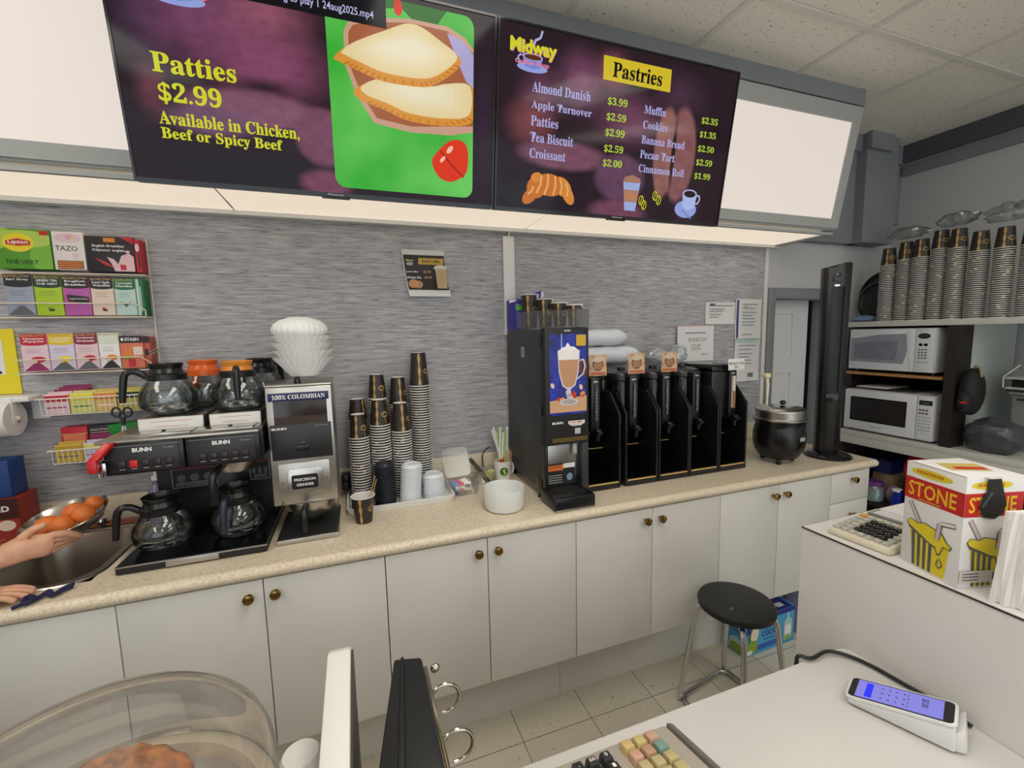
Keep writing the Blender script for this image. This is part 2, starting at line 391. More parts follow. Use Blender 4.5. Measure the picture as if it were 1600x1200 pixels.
# ---------------------------------------------------------------- counter and cabinets
ct = B()
HX0, HX1, HY0, HY1 = -1.86, -1.545, -0.50, -0.09     # sink cut-out
prof = [(0, .872), (-.60, .872), (-.612, .878), (-.617, .891), (-.612, .904), (-.60, .91), (0, .91)]
def slab(xa, xb, ya, yb): ct.box(xa, xb, ya, yb, .872, .91, LAM)
slab(-2.18, HX0, -.595, -.003); slab(HX1, 1.62, -.595, -.003); slab(1.62, 1.765, -.595, -.003); slab(HX0, HX1, -.595, HY0); slab(HX0, HX1, HY1, -.003)
nose = [(-.595, .872), (-.606, .875), (-.613, .883), (-.615, .891), (-.613, .899), (-.606, .907), (-.595, .91)]
ct.hull([(-2.18, y, z) for y, z in nose], [(1.765, y, z) for y, z in nose], LAM)
ctop = root('countertop', 'long speckled beige laminate countertop along the back wall', 'countertop', (-0.7, -0.3, 0.872))
ct.part('worktop', ctop)
B().box(-2.18, 1.62, -0.022, -.003, .91, 1.022, LAM, 0.004).part('backsplash', ctop)
def knob(x, z, par, mt=BRASS):
    k = B(); Mk = frame((x, -0.60, z), (1, 0, 0), (0, 0, 1))
    k.lathe([(.006, 0), (.006, .012), (.013, .016), (.0165, .022), (.015, .029), (.009, .032)], mt, 20, Mk)
    return k.part('knob', par)
def cabinet(xa, xm, xb, label, ka=True, kb=True, top=.871):
    t = root('base_cabinet', label, 'cabinet', ((xa + xb) / 2, -0.3, 0), 'white base cabinets under the beige counter')
    B().box(xa + .001, xb - .001, -.578, -.03, .297, top, MEL).box(xa + .001, xb - .001, -.578, -.55, top, .871, MEL).box(xa + .001, xb - .001, -.441, -.03, 0, .297, MEL).part('body', t)
    for a, b_, kx, on in ((xa, xm, xm - .038, ka), (xm, xb, xm + .035, kb)):
        d = B().box(a + .0015, b_ - .0015, -.60, -.580, .297, .868, MEL, .0015).part('door', t)
        if on: knob(kx, .823, d)
cabinet(-2.17, -1.81, -1.452, 'white base cabinet furthest left, under the sink', False, False, .72)
cabinet(-1.452, -1.085, -.7213, 'white two-door base cabinet under the coffee brewer', top=.72)
cabinet(-.7213, -.362, 0, 'white two-door base cabinet under the white bowl and sweetener tub')
cabinet(0, .36, .7256, 'white two-door base cabinet below the left coffee dispensers')
cabinet(.7256, 1.0792, 1.4377, 'white two-door base cabinet behind the black stool')
dr = root('drawer_cabinet', 'narrow white drawer cabinet at the right end of the counter', 'cabinet', (1.58, -0.3, 0))
B().box(1.4387, 1.72, -.578, -.03, .297, .872, MEL).box(1.4387, 1.70, -.441, -.03, 0, .297, MEL).part('body', dr)
for z0, z1, zk in ((.715, .868, .83), (.515, .711, .642), (.30, .511, .44)):
    d = B().box(1.4392, 1.72, -.60, -.580, z0, z1, MEL, .0015).part('drawer', dr)
    knob(1.587, zk, d)
# sink let into the counter
sk = root('kitchen_sink', 'stainless steel sink let into the counter at the left', 'sink', ((HX0 + HX1) / 2, -0.3, .72))
b = B()
def rr(xa, xb, ya, yb, r, n=6):
    o = []
    for cx, cy, a0 in ((xb - r, ya + r, -90), (xb - r, yb - r, 0), (xa + r, yb - r, 90), (xa + r, ya + r, 180)):
        o += [(cx + r * cos(radians(a0 + 90 * i / n)), cy + r * sin(radians(a0 + 90 * i / n))) for i in range(n + 1)]
    return o
SS = m('sink_steel', (176, 170, 160), 0.32, 1.0, bump=0.03, bscale=90)
lo = [[(x, y, .9105) for x, y in rr(HX0 - .02, HX1 + .012, HY0 - .012, HY1 + .055, .09)], [(x, y, .9145) for x, y in rr(HX0 - .016, HX1 + .008, HY0 - .008, HY1 + .05, .088)],
      [(x, y, .9145) for x, y in rr(HX0 + .008, HX1 - .012, HY0 + .012, HY1 - .004, .08)], [(x, y, .90) for x, y in rr(HX0 + .014, HX1 - .018, HY0 + .018, HY1 - .01, .075)],
      [(x, y, .755) for x, y in rr(HX0 + .03, HX1 - .034, HY0 + .034, HY1 - .026, .07)], [(x, y, .735) for x, y in rr(HX0 + .06, HX1 - .064, HY0 + .064, HY1 - .056, .05)]]
n = len(lo[0]); v = [p for q in lo for p in q]
fs = [(j * n + i, j * n + (i + 1) % n, (j + 1) * n + (i + 1) % n, (j + 1) * n + i) for j in range(len(lo) - 1) for i in range(n)] + [tuple(range(5 * n, 6 * n))]
b.add(v, fs, SS); b.part('basin', sk)
B().lathe([(.045, 0), (.045, .004), (.03, .006), (.012, .006), (.012, .02), (.016, .026), (.006, .03)], CHROME, 20, at(-1.72, -.28, .736)).part('strainer', sk)
B().tube([(-1.80, -.063, .93), (-1.56, -.063, .93)], .011, m('aged_copper', (150, 96, 74), 0.35, 1.0), 10).box(-1.82, -1.545, -.08, -.05, .9146, .921, SS, .002).lathe([(.012, 0), (.013, .022), (.02, .026), (.018, .036), (.004, .04)], CHROME, 16, at(-1.70, -.07, .921)).part('tap', sk)

# ---------------------------------------------------------------- menu screens
def em(name, col, e=0.70): return m(name, tuple(x * 0.15 for x in col), 0.12, emit=e, spec=0.13, ecol=col)
def screen_mat(name, w, base, blobs):
    """out-of-focus coffee beans: soft ellipses (cx, cz, rx, rz, colour, hardness) over a dark ground"""
    mt = m(name, (8, 8, 9), 0.08, emit=0.92, spec=0.13, ecol=base); N, L, p = nodes(mt)
    cur = lin(base)
    for cx, cz, rx, rz, col, hard in blobs:
        mp = mapped(mt, (1 / rx, 0.001, 1 / rz), (-(cx - w / 2) / rx, 0, -cz * .9865 / rz))
        ln = N.new('ShaderNodeVectorMath'); ln.operation = 'LENGTH'; L.new(mp.outputs[0], ln.inputs[0])
        r = ramp(N, (hard, (255, 255, 255)), (1.0, (0, 0, 0))); r.color_ramp.interpolation = 'EASE'
        L.new(ln.outputs['Value'], r.inputs[0])
        cur = mixc(N, L, cur, lin(col), r.outputs[0])
    n = N.new('ShaderNodeTexNoise'); n.inputs['Scale'].default_value = 26; n.inputs['Detail'].default_value = 3
    L.new(mapped(mt, (1, 1, 1.6)).outputs[0], n.inputs['Vector'])
    r2 = ramp(N, (0.3, (214, 206, 214)), (0.62, (255, 252, 255))); L.new(n.outputs[0], r2.inputs[0])
    L.new(mixc(N, L, cur, r2.outputs[0], 0.7, 'MULTIPLY'), p.inputs['Emission Color'])
    return mt
YT = em('screen_yellow', (214, 216, 40)); LT = em('screen_lilac', (176, 176, 226)); GT = em('screen_lime', (186, 214, 66)); DK = em('screen_dark', (16, 16, 22)); BN = em('screen_brown', (92, 48, 30))
OR = em('screen_orange', (214, 132, 60)); PK = em('screen_pink', (232, 130, 160)); WT = em('screen_white', (222, 222, 230)); BLU = em('screen_blue', (120, 140, 214))
def tv(x0, w, label, scr):
    t = root('menu_screen', label, 'television', (x0 + w / 2, -0.64, 2.025), 'menu screens over the counter')
    M = frame((x0, -0.60, 2.025), (1, 0, 0), (0, -0.09, 0.542))
    B().box(0, w, 0.0, 0.552, -0.028, 0.0, BLKP, 0.003, M).box(0.12, w - 0.12, 0.08, 0.47, -0.06, -0.028, BLKM, 0.006, M).part('housing', t)
    b = B().box(0, w, 0, 0.011, 0, 0.005, BLKG, M=M).box(0, w, 0.546, 0.552, 0, 0.005, BLKG, M=M).box(0, 0.006, 0.011, 0.546, 0, 0.005, BLKG, M=M).box(w - 0.006, w, 0.011, 0.546, 0, 0.005, BLKG, M=M)
    b.box(w * .46, w * .54, -0.006, 0.0, -0.012, 0.002, BLKG, 0.001, M).text('Hisense', w * .478, 0.0025, w * .044, 0.006, LGREY, M, 0.0055, 0.01)
    b.part('bezel', t)
    for xx in (w * .3, w * .7): B().box(xx - .02, xx + .02, 0.1, 0.45, -0.17, -0.06, BLKM, M=M).part('wall_bracket', t)
    return t, M, B().rect(0.006, w - 0.006, 0.011, 0.546, scr, M, 0.002)
t1, M1, g = tv(-1.295, 0.985, 'left menu screen, advertising patties on a green picture', screen_mat('beans_screen_a', .985, (34, 22, 30), [(.08, .40, .10, .20, (60, 44, 64), 0), (.20, .40, .20, .16, (110, 62, 92), 0), (.34, .44, .17, .14, (134, 76, 96), 0), (.34, .32, .22, .12, (122, 66, 94), .1), (.33, .262, .10, .03, (40, 24, 32), 0), (.07, .22, .05, .09, (96, 50, 62), 0),
    (.30, .205, .21, .055, (120, 76, 96), .55), (.20, .165, .14, .05, (104, 72, 94), .4), (.47, .155, .085, .085, (112, 66, 88), .75), (.30, .05, .34, .06, (26, 25, 30), .2), (.47, .035, .09, .045, (112, 62, 84), .5), (.95, .25, .06, .3, (46, 30, 48), 0)]))
z = 0.003
def cup_logo(g, M, cx, cy, s, z):     # steaming cup on a saucer
    g.disc(cx, cy - .020 * s, .053 * s, .013 * s, em('screen_saucer', (150, 165, 226)), M, z)
    g.poly([(cx - .035 * s, cy + .010 * s), (cx - .028 * s, cy - .018 * s), (cx, cy - .024 * s), (cx + .028 * s, cy - .018 * s), (cx + .035 * s, cy + .010 * s)], BLU, M, z + .0003)
    g.disc(cx, cy + .010 * s, .035 * s, .010 * s, LT, M, z + .0006); g.disc(cx, cy + .009 * s, .030 * s, .0075 * s, BN, M, z + .0009)
    g.line([(cx - .036 * s + .014 * s * cos(a) * -1, cy + .012 * s * sin(a)) for a in [x * pi / 8 - pi / 2 for x in range(9)]], .005 * s, LT, M, z + .0003)
    g.line([(cx + .002 * s, cy + .04 * s), (cx + .006 * s, cy + .056 * s), (cx + .024 * s, cy + .066 * s), (cx + .030 * s, cy + .086 * s)], .007 * s, LT, M, z + .0003)
def midway(g, M, cx, cy, s, z):
    cup_logo(g, M, cx, cy, s, z)
    g.text('Midway', cx - .076 * s, cy + .004 * s, .160 * s, .050 * s, PK, M, z + .0012, .045, -.0)
    g.text('Midway', cx - .078 * s, cy + .006 * s, .160 * s, .050 * s, YT, M, z + .0015, .04)
    g.text('Coffee Shop', cx - .060 * s, cy - .018 * s, .118 * s, .018 * s, PK, M, z + .0015, .03)
midway(g, M1, 0.155, 0.452, 1.1, z)
for s_, x, y, w, h in (('Patties', .078, .262, .186, .046), ('$2.99', .083, .191, .14, .052), ('Available in Chicken,', .076, .139, .330, .036), ('Beef or Spicy Beef', .076, .103, .284, .034)):
    g.text(serif(s_), x, y, w, h, YT, M1, z + .0005, .013)
x0, x1, y0, y1, r = .494, .913, .028, .532, .03
GR = em('screen_green', (74, 190, 60), 0.74)
N, L, p = nodes(GR)
n_ = N.new('ShaderNodeTexNoise'); n_.inputs['Scale'].default_value = 4
L.new(mapped(GR, (1, 1, 1)).outputs[0], n_.inputs['Vector'])
c_ = N.new('ShaderNodeTexChecker'); c_.inputs['Scale'].default_value = 190; L.new(mapped(GR, (1, .01, 1)).outputs[0], c_.inputs['Vector'])
rg = ramp(N, (.3, (40, 170, 40)), (.7, (110, 206, 96))); L.new(n_.outputs[0], rg.inputs[0])
L.new(mixc(N, L, rg.outputs[0], c_.outputs[0], .10, 'MULTIPLY'), p.inputs['Emission Color'])
g.poly(rr(x0, x1, y0, y1, r), GR, M1, z)
g.poly([(.56, .532), (.62, .50), (.70, .515), (.74, .485), (.80, .49), (.83, .532)], em('screen_leaf', (40, 110, 34)), M1, z + .0002)
g.disc(.69, .515, .012, .02, em('screen_red', (222, 40, 22)), M1, z + .0004); g.disc(.62, .51, .016, .024, OR, M1, z + .0004)
BOWL = em('screen_wood', (168, 96, 62)); RIM = em('screen_wood_rim', (206, 160, 136))
bo = [(.540, .431), (.553, .458), (.598, .474), (.722, .494), (.834, .494), (.885, .475), (.9125, .45), (.9125, .223), (.84, .206), (.715, .200), (.612, .212), (.568, .275), (.538, .353)]
g.poly(bo, RIM, M1, z + .0004)
g.poly([(.552, .43), (.565, .45), (.604, .464), (.722, .484), (.83, .483), (.9125, .440), (.9125, .24), (.72, .216), (.62, .226), (.578, .285), (.55, .355)], BOWL, M1, z + .0007)
g.poly([(.83, .478), (.88, .465), (.9125, .435), (.9125, .345), (.89, .36), (.868, .40)], em('screen_bowl_sheen', (176, 170, 214)), M1, z + .0009)
CR = em('screen_crust', (222, 150, 58)); PA = em('screen_patty', (236, 214, 160)); PA2 = em('screen_patty_light', (242, 228, 196))
def pasty(o, c, q):
    full = min(1, max(p_[0] for p_ in o) > .9)
    g_ = round2 if not full else (lambda v_: [(min(.9125, p_[0]), p_[1]) for p_ in round2(v_)])
    g.poly(g_(o), CR, M1, q)
    cx = sum(a for a, _ in o) / len(o); cy = sum(b for _, b in o) / len(o)
    g.poly(g_([(cx + (a - cx) * .91 + .004, cy + (b_ - cy) * .86 + .012) for a, b_ in o]), PA, M1, q + .0003)
    for i_ in range(5):
        f_ = .84 - .12 * i_; g.poly(round2([(cx + (a - cx) * f_ + .004 + .002 * i_, cy + (b_ - cy) * (f_ - .06) + .013 + .0025 * i_) for a, b_ in o]), em('screen_patty_%d' % i_, (237 + i_, 216 + 4 * i_, 164 + 9 * i_)), M1, q + .0004 + .0001 * i_)
    for (a, b_), (a2, b2) in zip(o[c:], o[c + 1:]):
        for k in range(4):
            f_ = k / 4; px, py = a + (a2 - a) * f_, b_ + (b2 - b_) * f_
            g.line([(px, py), (px + (cx - px) * .10, py + (cy - py) * .16)], .004, em('screen_crimp', (196, 118, 36)), M1, q + .0005)
pasty([(.559, .288), (.608, .319), (.681, .332), (.775, .324), (.834, .341), (.9125, .346), (.9125, .255), (.833, .231), (.715, .230), (.641, .251), (.579, .266)], 6, z + .0012)
pasty([(.511, .364), (.552, .399), (.649, .45), (.713, .48), (.759, .477), (.815, .45), (.866, .422), (.868, .397), (.814, .35), (.756, .326), (.644, .324), (.574, .34), (.524, .355)], 7, z + .0024)
RD = em('screen_pepper', (226, 52, 18)); RD2 = em('screen_pepper_dark', (168, 28, 10))
g.poly(round2([(.782, .131), (.803, .16), (.833, .187), (.864, .196), (.891, .183), (.898, .142), (.892, .104), (.875, .087), (.843, .072), (.808, .079), (.788, .103)]), RD, M1, z + .001)
g.line([(.808, .158), (.845, .12), (.884, .088)], .005, RD2, M1, z + .0013); g.disc(.838, .165, .007, .014, em('screen_glint', (250, 190, 170)), M1, z + .0014, tilt=-.7); g.disc(.815, .135, .005, .012, em('screen_glint', (250, 190, 170)), M1, z + .0014, tilt=-.7)
g.rect(.20, .656, .456, .546, DK, M1, z + .0032)
g.text('Preparing to play 1 24aug2025.mp4', .325, .468, .297, .024, em('screen_caption', (190, 190, 230)), M1, z + .0036, .01)
g.part('display', t1)
t2, M2, g = tv(-0.306, 0.963, 'right menu screen, headed Pastries and listing ten prices', screen_mat('beans_screen_b', .963, (36, 22, 31), [(.30, .42, .13, .13, (112, 66, 92), 0), (.42, .47, .10, .08, (128, 72, 84), 0), (.16, .36, .12, .12, (92, 54, 76), 0), (.50, .33, .20, .12, (104, 62, 84), 0), (.70, .44, .18, .10, (64, 42, 58), 0), (.12, .28, .12, .10, (120, 66, 70), 0),
    (.25, .19, .20, .055, (112, 72, 88), .6), (.48, .14, .12, .09, (92, 60, 84), .7), (.735, .24, .075, .175, (126, 82, 82), .8), (.665, .24, .055, .165, (134, 90, 84), .8), (.702, .24, .014, .17, (36, 22, 26), .3), (.48, .02, .15, .06, (106, 62, 82), .5), (.10, .05, .20, .06, (36, 34, 40), .2), (.80, .06, .08, .08, (66, 48, 66), 0)]))
z = 0.0036
midway(g, M2, .118, .452, 1.0, z)
g.poly([(.378, .440), (.655, .440), (.652, .511), (.374, .511)], em('screen_banner', (216, 192, 44)), M2, z)
g.text(serif('Pastries'), .413, .452, .203, .046, em('screen_black', (10, 10, 10)), M2, z + .0004, .012)
for s_, w, y in (('Almond Danish', .215, .366), ('Apple Turnover', .224, .313), ('Patties', .100, .268), ('Tea Biscuit', .160, .220), ('Croissant', .134, .171)): g.text(serif(s_), .12, y, w, .030, LT, M2, z, .007)
for s_, y in (('$3.99', .365), ('$2.59', .317), ('$2.99', .268), ('$2.59', .217), ('$2.00', .170)): g.text(serif(s_), .403, y, .079, .027, GT, M2, z, .007)
for s_, w, y in (('Muffin', .094, .360), ('Cookies', .108, .312), ('Banana Bread', .193, .263), ('Pecan Tart', .155, .215), ('Cinnamon Roll', .206, .168)): g.text(serif(s_), .555, y, w, .027, LT, M2, z, .007)
for s_, y in (('$2.35', .358), ('$1.35', .311), ('$2.50', .262), ('$2.59', .214), ('$1.99', .166)): g.text(serif(s_), .812, y, .077, .025, GT, M2, z, .007)
CO = em('screen_croissant', (214, 128, 56)); CO2 = em('screen_croissant_light', (236, 176, 100))
for k, (cx, cy, rx, ry, tl) in enumerate(((.128, .052, .034, .020, .75), (.272, .066, .036, .020, -1.0), (.150, .080, .036, .034, .5), (.248, .090, .040, .028, -.6), (.200, .092, .052, .036, -.1), (.150, .112, .022, .016, .2))):
    g.disc(cx, cy, rx, ry, em('screen_croissant_%d' % (k % 2), ((206, 116, 48), (220, 138, 62))[k % 2]), M2, z + .0002 * k, tilt=tl)
for (ax, ay), (bx2_, by2) in (((.168, .118), (.150, .062)), ((.192, .126), (.180, .058)), ((.218, .124), (.214, .060)), ((.238, .116), (.242, .066)), ((.262, .104), (.268, .060)), ((.138, .084), (.120, .056))): g.line([(ax, ay), ((ax + bx2_) / 2 + .006, (ay + by2) / 2), (bx2_, by2)], .007, CO2, M2, z + .0016)
g.poly([(.495, .132), (.569, .134), (.557, .032), (.510, .032)], em('screen_papercup', (160, 176, 226)), M2, z)
g.poly([(.493, .128), (.571, .130), (.564, .146), (.532, .155), (.500, .146)], em('screen_lid', (168, 122, 100)), M2, z + .0003)
g.poly([(.499, .104), (.566, .104), (.561, .062), (.505, .062)], em('screen_sleeve', (176, 128, 104)), M2, z + .0003); g.text('Coffee', .510, .074, .045, .018, OR, M2, z + .0006, .01)
for cx, cy in ((.580, .072), (.594, .056), (.640, .092), (.658, .078)):
    g.line([(cx + .010 * cos(a) , cy + .016 * sin(a)) for a in [k * pi / 6 for k in range(13)]], .003, YT, M2, z + .0003); g.line([(cx - .003, cy - .013), (cx + .003, cy + .013)], .003, YT, M2, z + .0003)
g.disc(.790, .055, .052, .032, em('screen_saucer', (150, 165, 226)), M2, z); g.poly([(.766, .114), (.836, .110), (.830, .062), (.80, .050), (.775, .062)], em('screen_mug', (176, 190, 240)), M2, z + .0003)
g.disc(.801, .112, .035, .016, LT, M2, z + .0006); g.disc(.801, .111, .028, .012, em('screen_coffee', (40, 28, 26)), M2, z + .0009)
g.line([(.834, .107), (.848, .108), (.852, .094), (.845, .080), (.832, .078)], .006, em('screen_mug', (176, 190, 240)), M2, z + .0003)
g.line([(.77, .052), (.82, .022)], .006, BLU, M2, z + .0012)
g.part('display', t2)

# ---------------------------------------------------------------- things fixed to the wallpapered wall
# curled price poster
po = root('wall_poster', 'small curling price poster about iced coffee on the grey wall', 'poster', (-.45, -.012, 1.78))
BRN = m('poster_brown', (44, 36, 34), 0.5)
def sheet(x0, x1, z0, z1, curl, n=10, thick=.0012, skew=0.0):
    b = B(); o = []
    for k in range(n + 1):
        t = k / n; o.append((skew * (1 - t), -.004 - curl * (1 - 4 * (t - .5) ** 2 * 1.0) * 0 - curl * ((2 * t - 1) ** 2), z0 + (z1 - z0) * t))
    for (s0, y, zz), (s1, y2, z2) in zip(o, o[1:]):
        b.hull([(x0 + s0, y, zz), (x1 + s0, y, zz), (x1 + s0, y + thick, zz), (x0 + s0, y + thick, zz)], [(x0 + s1, y2, z2), (x1 + s1, y2, z2), (x1 + s1, y2 + thick, z2), (x0 + s1, y2 + thick, z2)], PAPER)
    return b
sheet(-.556, -.366, 1.783, 1.988, .022, skew=.028).part('sheet', po)
g = B()
def PM(y): return frame((-.556, y, 1.783), (1, 0, 0), (0, 0, 1))
yy = -.031
def skx(t): return .028 * (1 - t / .205)
g.poly([(skx(.03) + .004, .030), (skx(.03) + .190, .030), (skx(.178) + .190, .178), (skx(.178) + .004, .178)], BRN, PM(yy))
# the printed panel bows with the sheet: set as three strips
g = B()
def strip(a, b_, mat):
    t0, t1 = a / .205, b_ / .205
    P = lambda x, t: (-.556 + skx(t * .205) + x, -.0054 - .022 * (2 * t - 1) ** 2, 1.783 + t * .205)
    g.add([P(.004, t0), P(.188, t0), P(.188, t1), P(.004, t1)], [(0, 1, 2, 3)], mat)
k = .030
while k < .176: strip(k, k + .01025, BRN); k += .01025
def onp(t): return frame((-.556 + skx(t), -.0062 - .022 * (2 * t / .205 - 1) ** 2, 1.783 + t), (1, 0, 0), (0, .022 * 4 * (2 * t / .205 - 1) / .205 * -1, 1))
Q = onp(.158); g.rect(.068, .182, -.014, .014, m('poster_gold', (206, 170, 70), 0.5), Q, .0014); g.text(serif('Iced Coffee'), .084, -.006, .084, .015, BLACK, Q, .002, .004)
g.disc(.028, .0, .016, .008, LGREY, onp(.146), .0014); g.text('Midway', .012, .003, .034, .010, m('poster_cream', (232, 214, 120), .5), onp(.152), .0018, .03)
Q = onp(.112); g.text('Large Size', .008, -.006, .052, .010, WHITE, Q, .0018, .03); g.text('$3.99', .084, -.006, .034, .011, GOLD, Q, .0018, .03)
Q = onp(.087); g.text('Medium Size', .008, -.006, .062, .010, WHITE, Q, .0018, .03); g.text('$3.49', .084, -.006, .034, .011, GOLD, Q, .0018, .03)
Q = onp(.058); g.disc(.030, 0, .022, .020, m('poster_cookie', (206, 150, 106), .5), Q, .0014); g.disc(.052, -.004, .020, .018, m('poster_cookie2', (188, 140, 104), .5), Q, .0012)
g.add([(-.556 + .132 + skx(.035), -.030, 1.783 + .036), (-.556 + .178 + skx(.035), -.030, 1.783 + .036), (-.556 + .190 + skx(.12), -.022, 1.783 + .124), (-.556 + .136 + skx(.12), -.022, 1.783 + .124)], [(0, 1, 2, 3)], m('poster_latte', (190, 164, 120), .5))
g.disc(.162, .006, .030, .013, m('poster_cream2', (228, 218, 204), .5), onp(.124), .006)
g.part('print', po)
# cable cover with wire
cv = root('cable_cover', 'white plastic cable cover running down from the soffit', 'cable cover', (-.046, -.01, 1.63))
B().box(-.075, -.018, -.018, 0, 1.60, 2.072, m('white_plastic', (228, 228, 226), 0.35), 0.003).part('channel', cv)
B().tube([(-.045, -.010, 2.07), (-.043, -.014, 2.09), (-.030, -.020, 2.112)], .006, m('ivory_wire', (214, 206, 186), 0.5), 8).part('wire', cv)
# paper notices at the right end of the wall
def notice(x0, x1, z0, z1, label, deco):
    b = sheet(x0, x1, z0, z1, .004, 4); Mn = front(x0, -.0098, z0); w, h = x1 - x0, z1 - z0
    deco(b, Mn, w, h)
    return b.thing('wall_notice', label, 'notice', 'paper notices taped to the wall')
INK = m('ink_grey', (120, 120, 126), 0.6); INKB = m('ink_blue', (70, 72, 130), 0.6); INKR = m('ink_red', (196, 90, 90), 0.6); TAPE = m('tape_green', (176, 214, 196), 0.3)
def lines(b, M, w, h, rows, ink=INK, x=.12):
    for i, (y, l) in enumerate(rows): b.rect(x * w, (x + l) * w, y * h, y * h + .004, ink, M)
notice(1.172, 1.395, 1.637, 1.766, 'wide white notice, leftmost of the papers beside the door', lambda b, M, w, h: (lines(b, M, w, h, ((.82, .8), (.66, .5), (.56, .45), (.42, .4), (.3, .3))), b.rect(.12 * w, .3 * w, .86 * h, .93 * h, INKB, M)))
notice(1.400, 1.606, 1.545, 1.785, 'tall white notice with a dark blue stripe, upper of the two beside the door', lambda b, M, w, h: (b.rect(.04 * w, .11 * w, .02 * h, .98 * h, INKB, M), lines(b, M, w, h, ((.86, .6), (.76, .5), (.66, .55), (.58, .4), (.5, .5), (.42, .55), (.34, .45), (.1, .4)), x=.25), b.rect(.3 * w, .45 * w, .8 * h, .82 * h, INKR, M)))
notice(1.404, 1.603, 1.283, 1.540, 'plain white notice, lower of the two beside the door', lambda b, M, w, h: (b.rect(.02 * w, .9 * w, .93 * h, .99 * h, TAPE, M), lines(b, M, w, h, ((.85, .7), (.76, .5), (.66, .55), (.58, .4), (.5, .5), (.42, .55)), x=.15), b.rect(.55 * w, .75 * w, .1 * h, .2 * h, INK, M)))
yb = B().box(-2.20, -1.905, -.006, -.001, 1.43, 1.66, YEL); yb.rect(-2.16, -1.94, 1.50, 1.62, PAPER, front(0, -.0066, 0)); yb.rect(-1.975, -1.95, 1.503, 1.512, BLACK, front(0, -.0070, 0)).rect(-2.1, -1.98, 1.56, 1.567, INKB, front(0, -.0070, 0))
yb.thing('wall_sign', 'yellow bordered sign on the wall at the left edge', 'sign')

# ---------------------------------------------------------------- tea rack on the wall
IVW = m('ivory_wire_metal', (222, 210, 190), 0.35)
def teabox(x0, x1, z0, z1, d, base, label, deco, side=None, group=None, y=-.055, top=None, name='tea_box', tilt=0.0):
    """boxed tea: front face at y, depth d towards the wall"""
    t = B().box(x0, x1, y, y + d, z0, z1, base, .001)
    deco(t, front(x0, y - .0006, z0), x1 - x0, z1 - z0)
    return t.thing(name, label, 'tea box', group)
def pm(n, c): return m('print_' + n, c, 0.5)
K2 = pm('ink', (34, 32, 36)); HERB = pm('leaf_green', (84, 150, 40)); LIME = pm('lime', (168, 200, 40)); MAG = pm('magenta', (186, 92, 168)); CREAM = pm('cream', (226, 206, 190)); MINT = pm('mint', (188, 216, 206))
EMER = pm('emerald', (20, 112, 66)); SLATE = pm('slate', (150, 158, 178)); ORNG = pm('orange', (224, 134, 50)); BLSH = pm('blush', (228, 198, 208)); LILC = pm('lilac', (214, 204, 226)); CRIM = pm('crimson', (190, 34, 54)); NAVY = pm('navy', (30, 40, 110)); GRPH = pm('graphite', (92, 92, 94)); PLUM = pm('plum', (140, 40, 90)); PEACH = pm('peach', (214, 118, 90))
def lipton(t, M, w, h):
    for i, (cx, cy, rx, ry, mt) in enumerate(((.1, .8, .2, .3, LIME), (.85, .3, .25, .4, pm('leaf_light', (120, 178, 56))), (.5, .75, .6, .22, pm('leaf_pale', (176, 206, 90))))): t.poly([(max(0, min(w, (cx + rx * cos(a)) * w)), max(0, min(h, (cy + ry * sin(a)) * h))) for a in [k * pi / 10 for k in range(20)]], mt, M, .0001 * i)
    t.disc(.42 * w, .66 * h, .28 * w, .24 * h, YEL, M, .0005)
    t.poly([(.20 * w, .70 * h), (.42 * w, .76 * h), (.64 * w, .70 * h), (.64 * w, .60 * h), (.42 * w, .57 * h), (.20 * w, .60 * h)], RED, M, .0008)
    t.text('Lipton', .24 * w, .60 * h, .36 * w, .12 * h, WHITE, M, .0011, .02); t.text('THÉ VERT', .15 * w, .12 * h, .60 * w, .13 * h, pm('dark_green', (34, 72, 26)), M, .0011, .012)
    t.rect(.82 * w, .98 * w, .86 * h, .97 * h, RED, M, .0008)
teabox(-1.893, -1.747, 1.862, 1.995, .05, HERB, 'green and yellow lemon-badge tea box with red logo, top row of wall rack', lipton)
def tazo(t, M, w, h):
    t.disc(.5 * w, .84 * h, .42 * w, .12 * h, BLSH, M); t.disc(.55 * w, .86 * h, .14 * w, .06 * h, pm('petal', (216, 170, 196)), M, .0003); t.disc(.62 * w, .85 * h, .06 * w, .03 * h, YEL, M, .0006)
    t.text('TAZO', .08 * w, .50 * h, .70 * w, .13 * h, K2, M, .0003, .0); t.disc(.7 * w, .38 * h, .10 * w, .06 * h, BLSH, M)
    t.rect(.10 * w, .92 * w, .02 * h, .24 * h, K2, M)
    for k in range(4): t.rect(.12 * w, .90 * w, (.04 + .05 * k) * h, (.07 + .05 * k) * h, ORNG, M, .0003)
teabox(-1.742, -1.655, 1.862, 1.992, .05, pm('tazo_white', (230, 222, 218)), 'white flowery tea box showing orange bags, top row of wall rack', tazo)
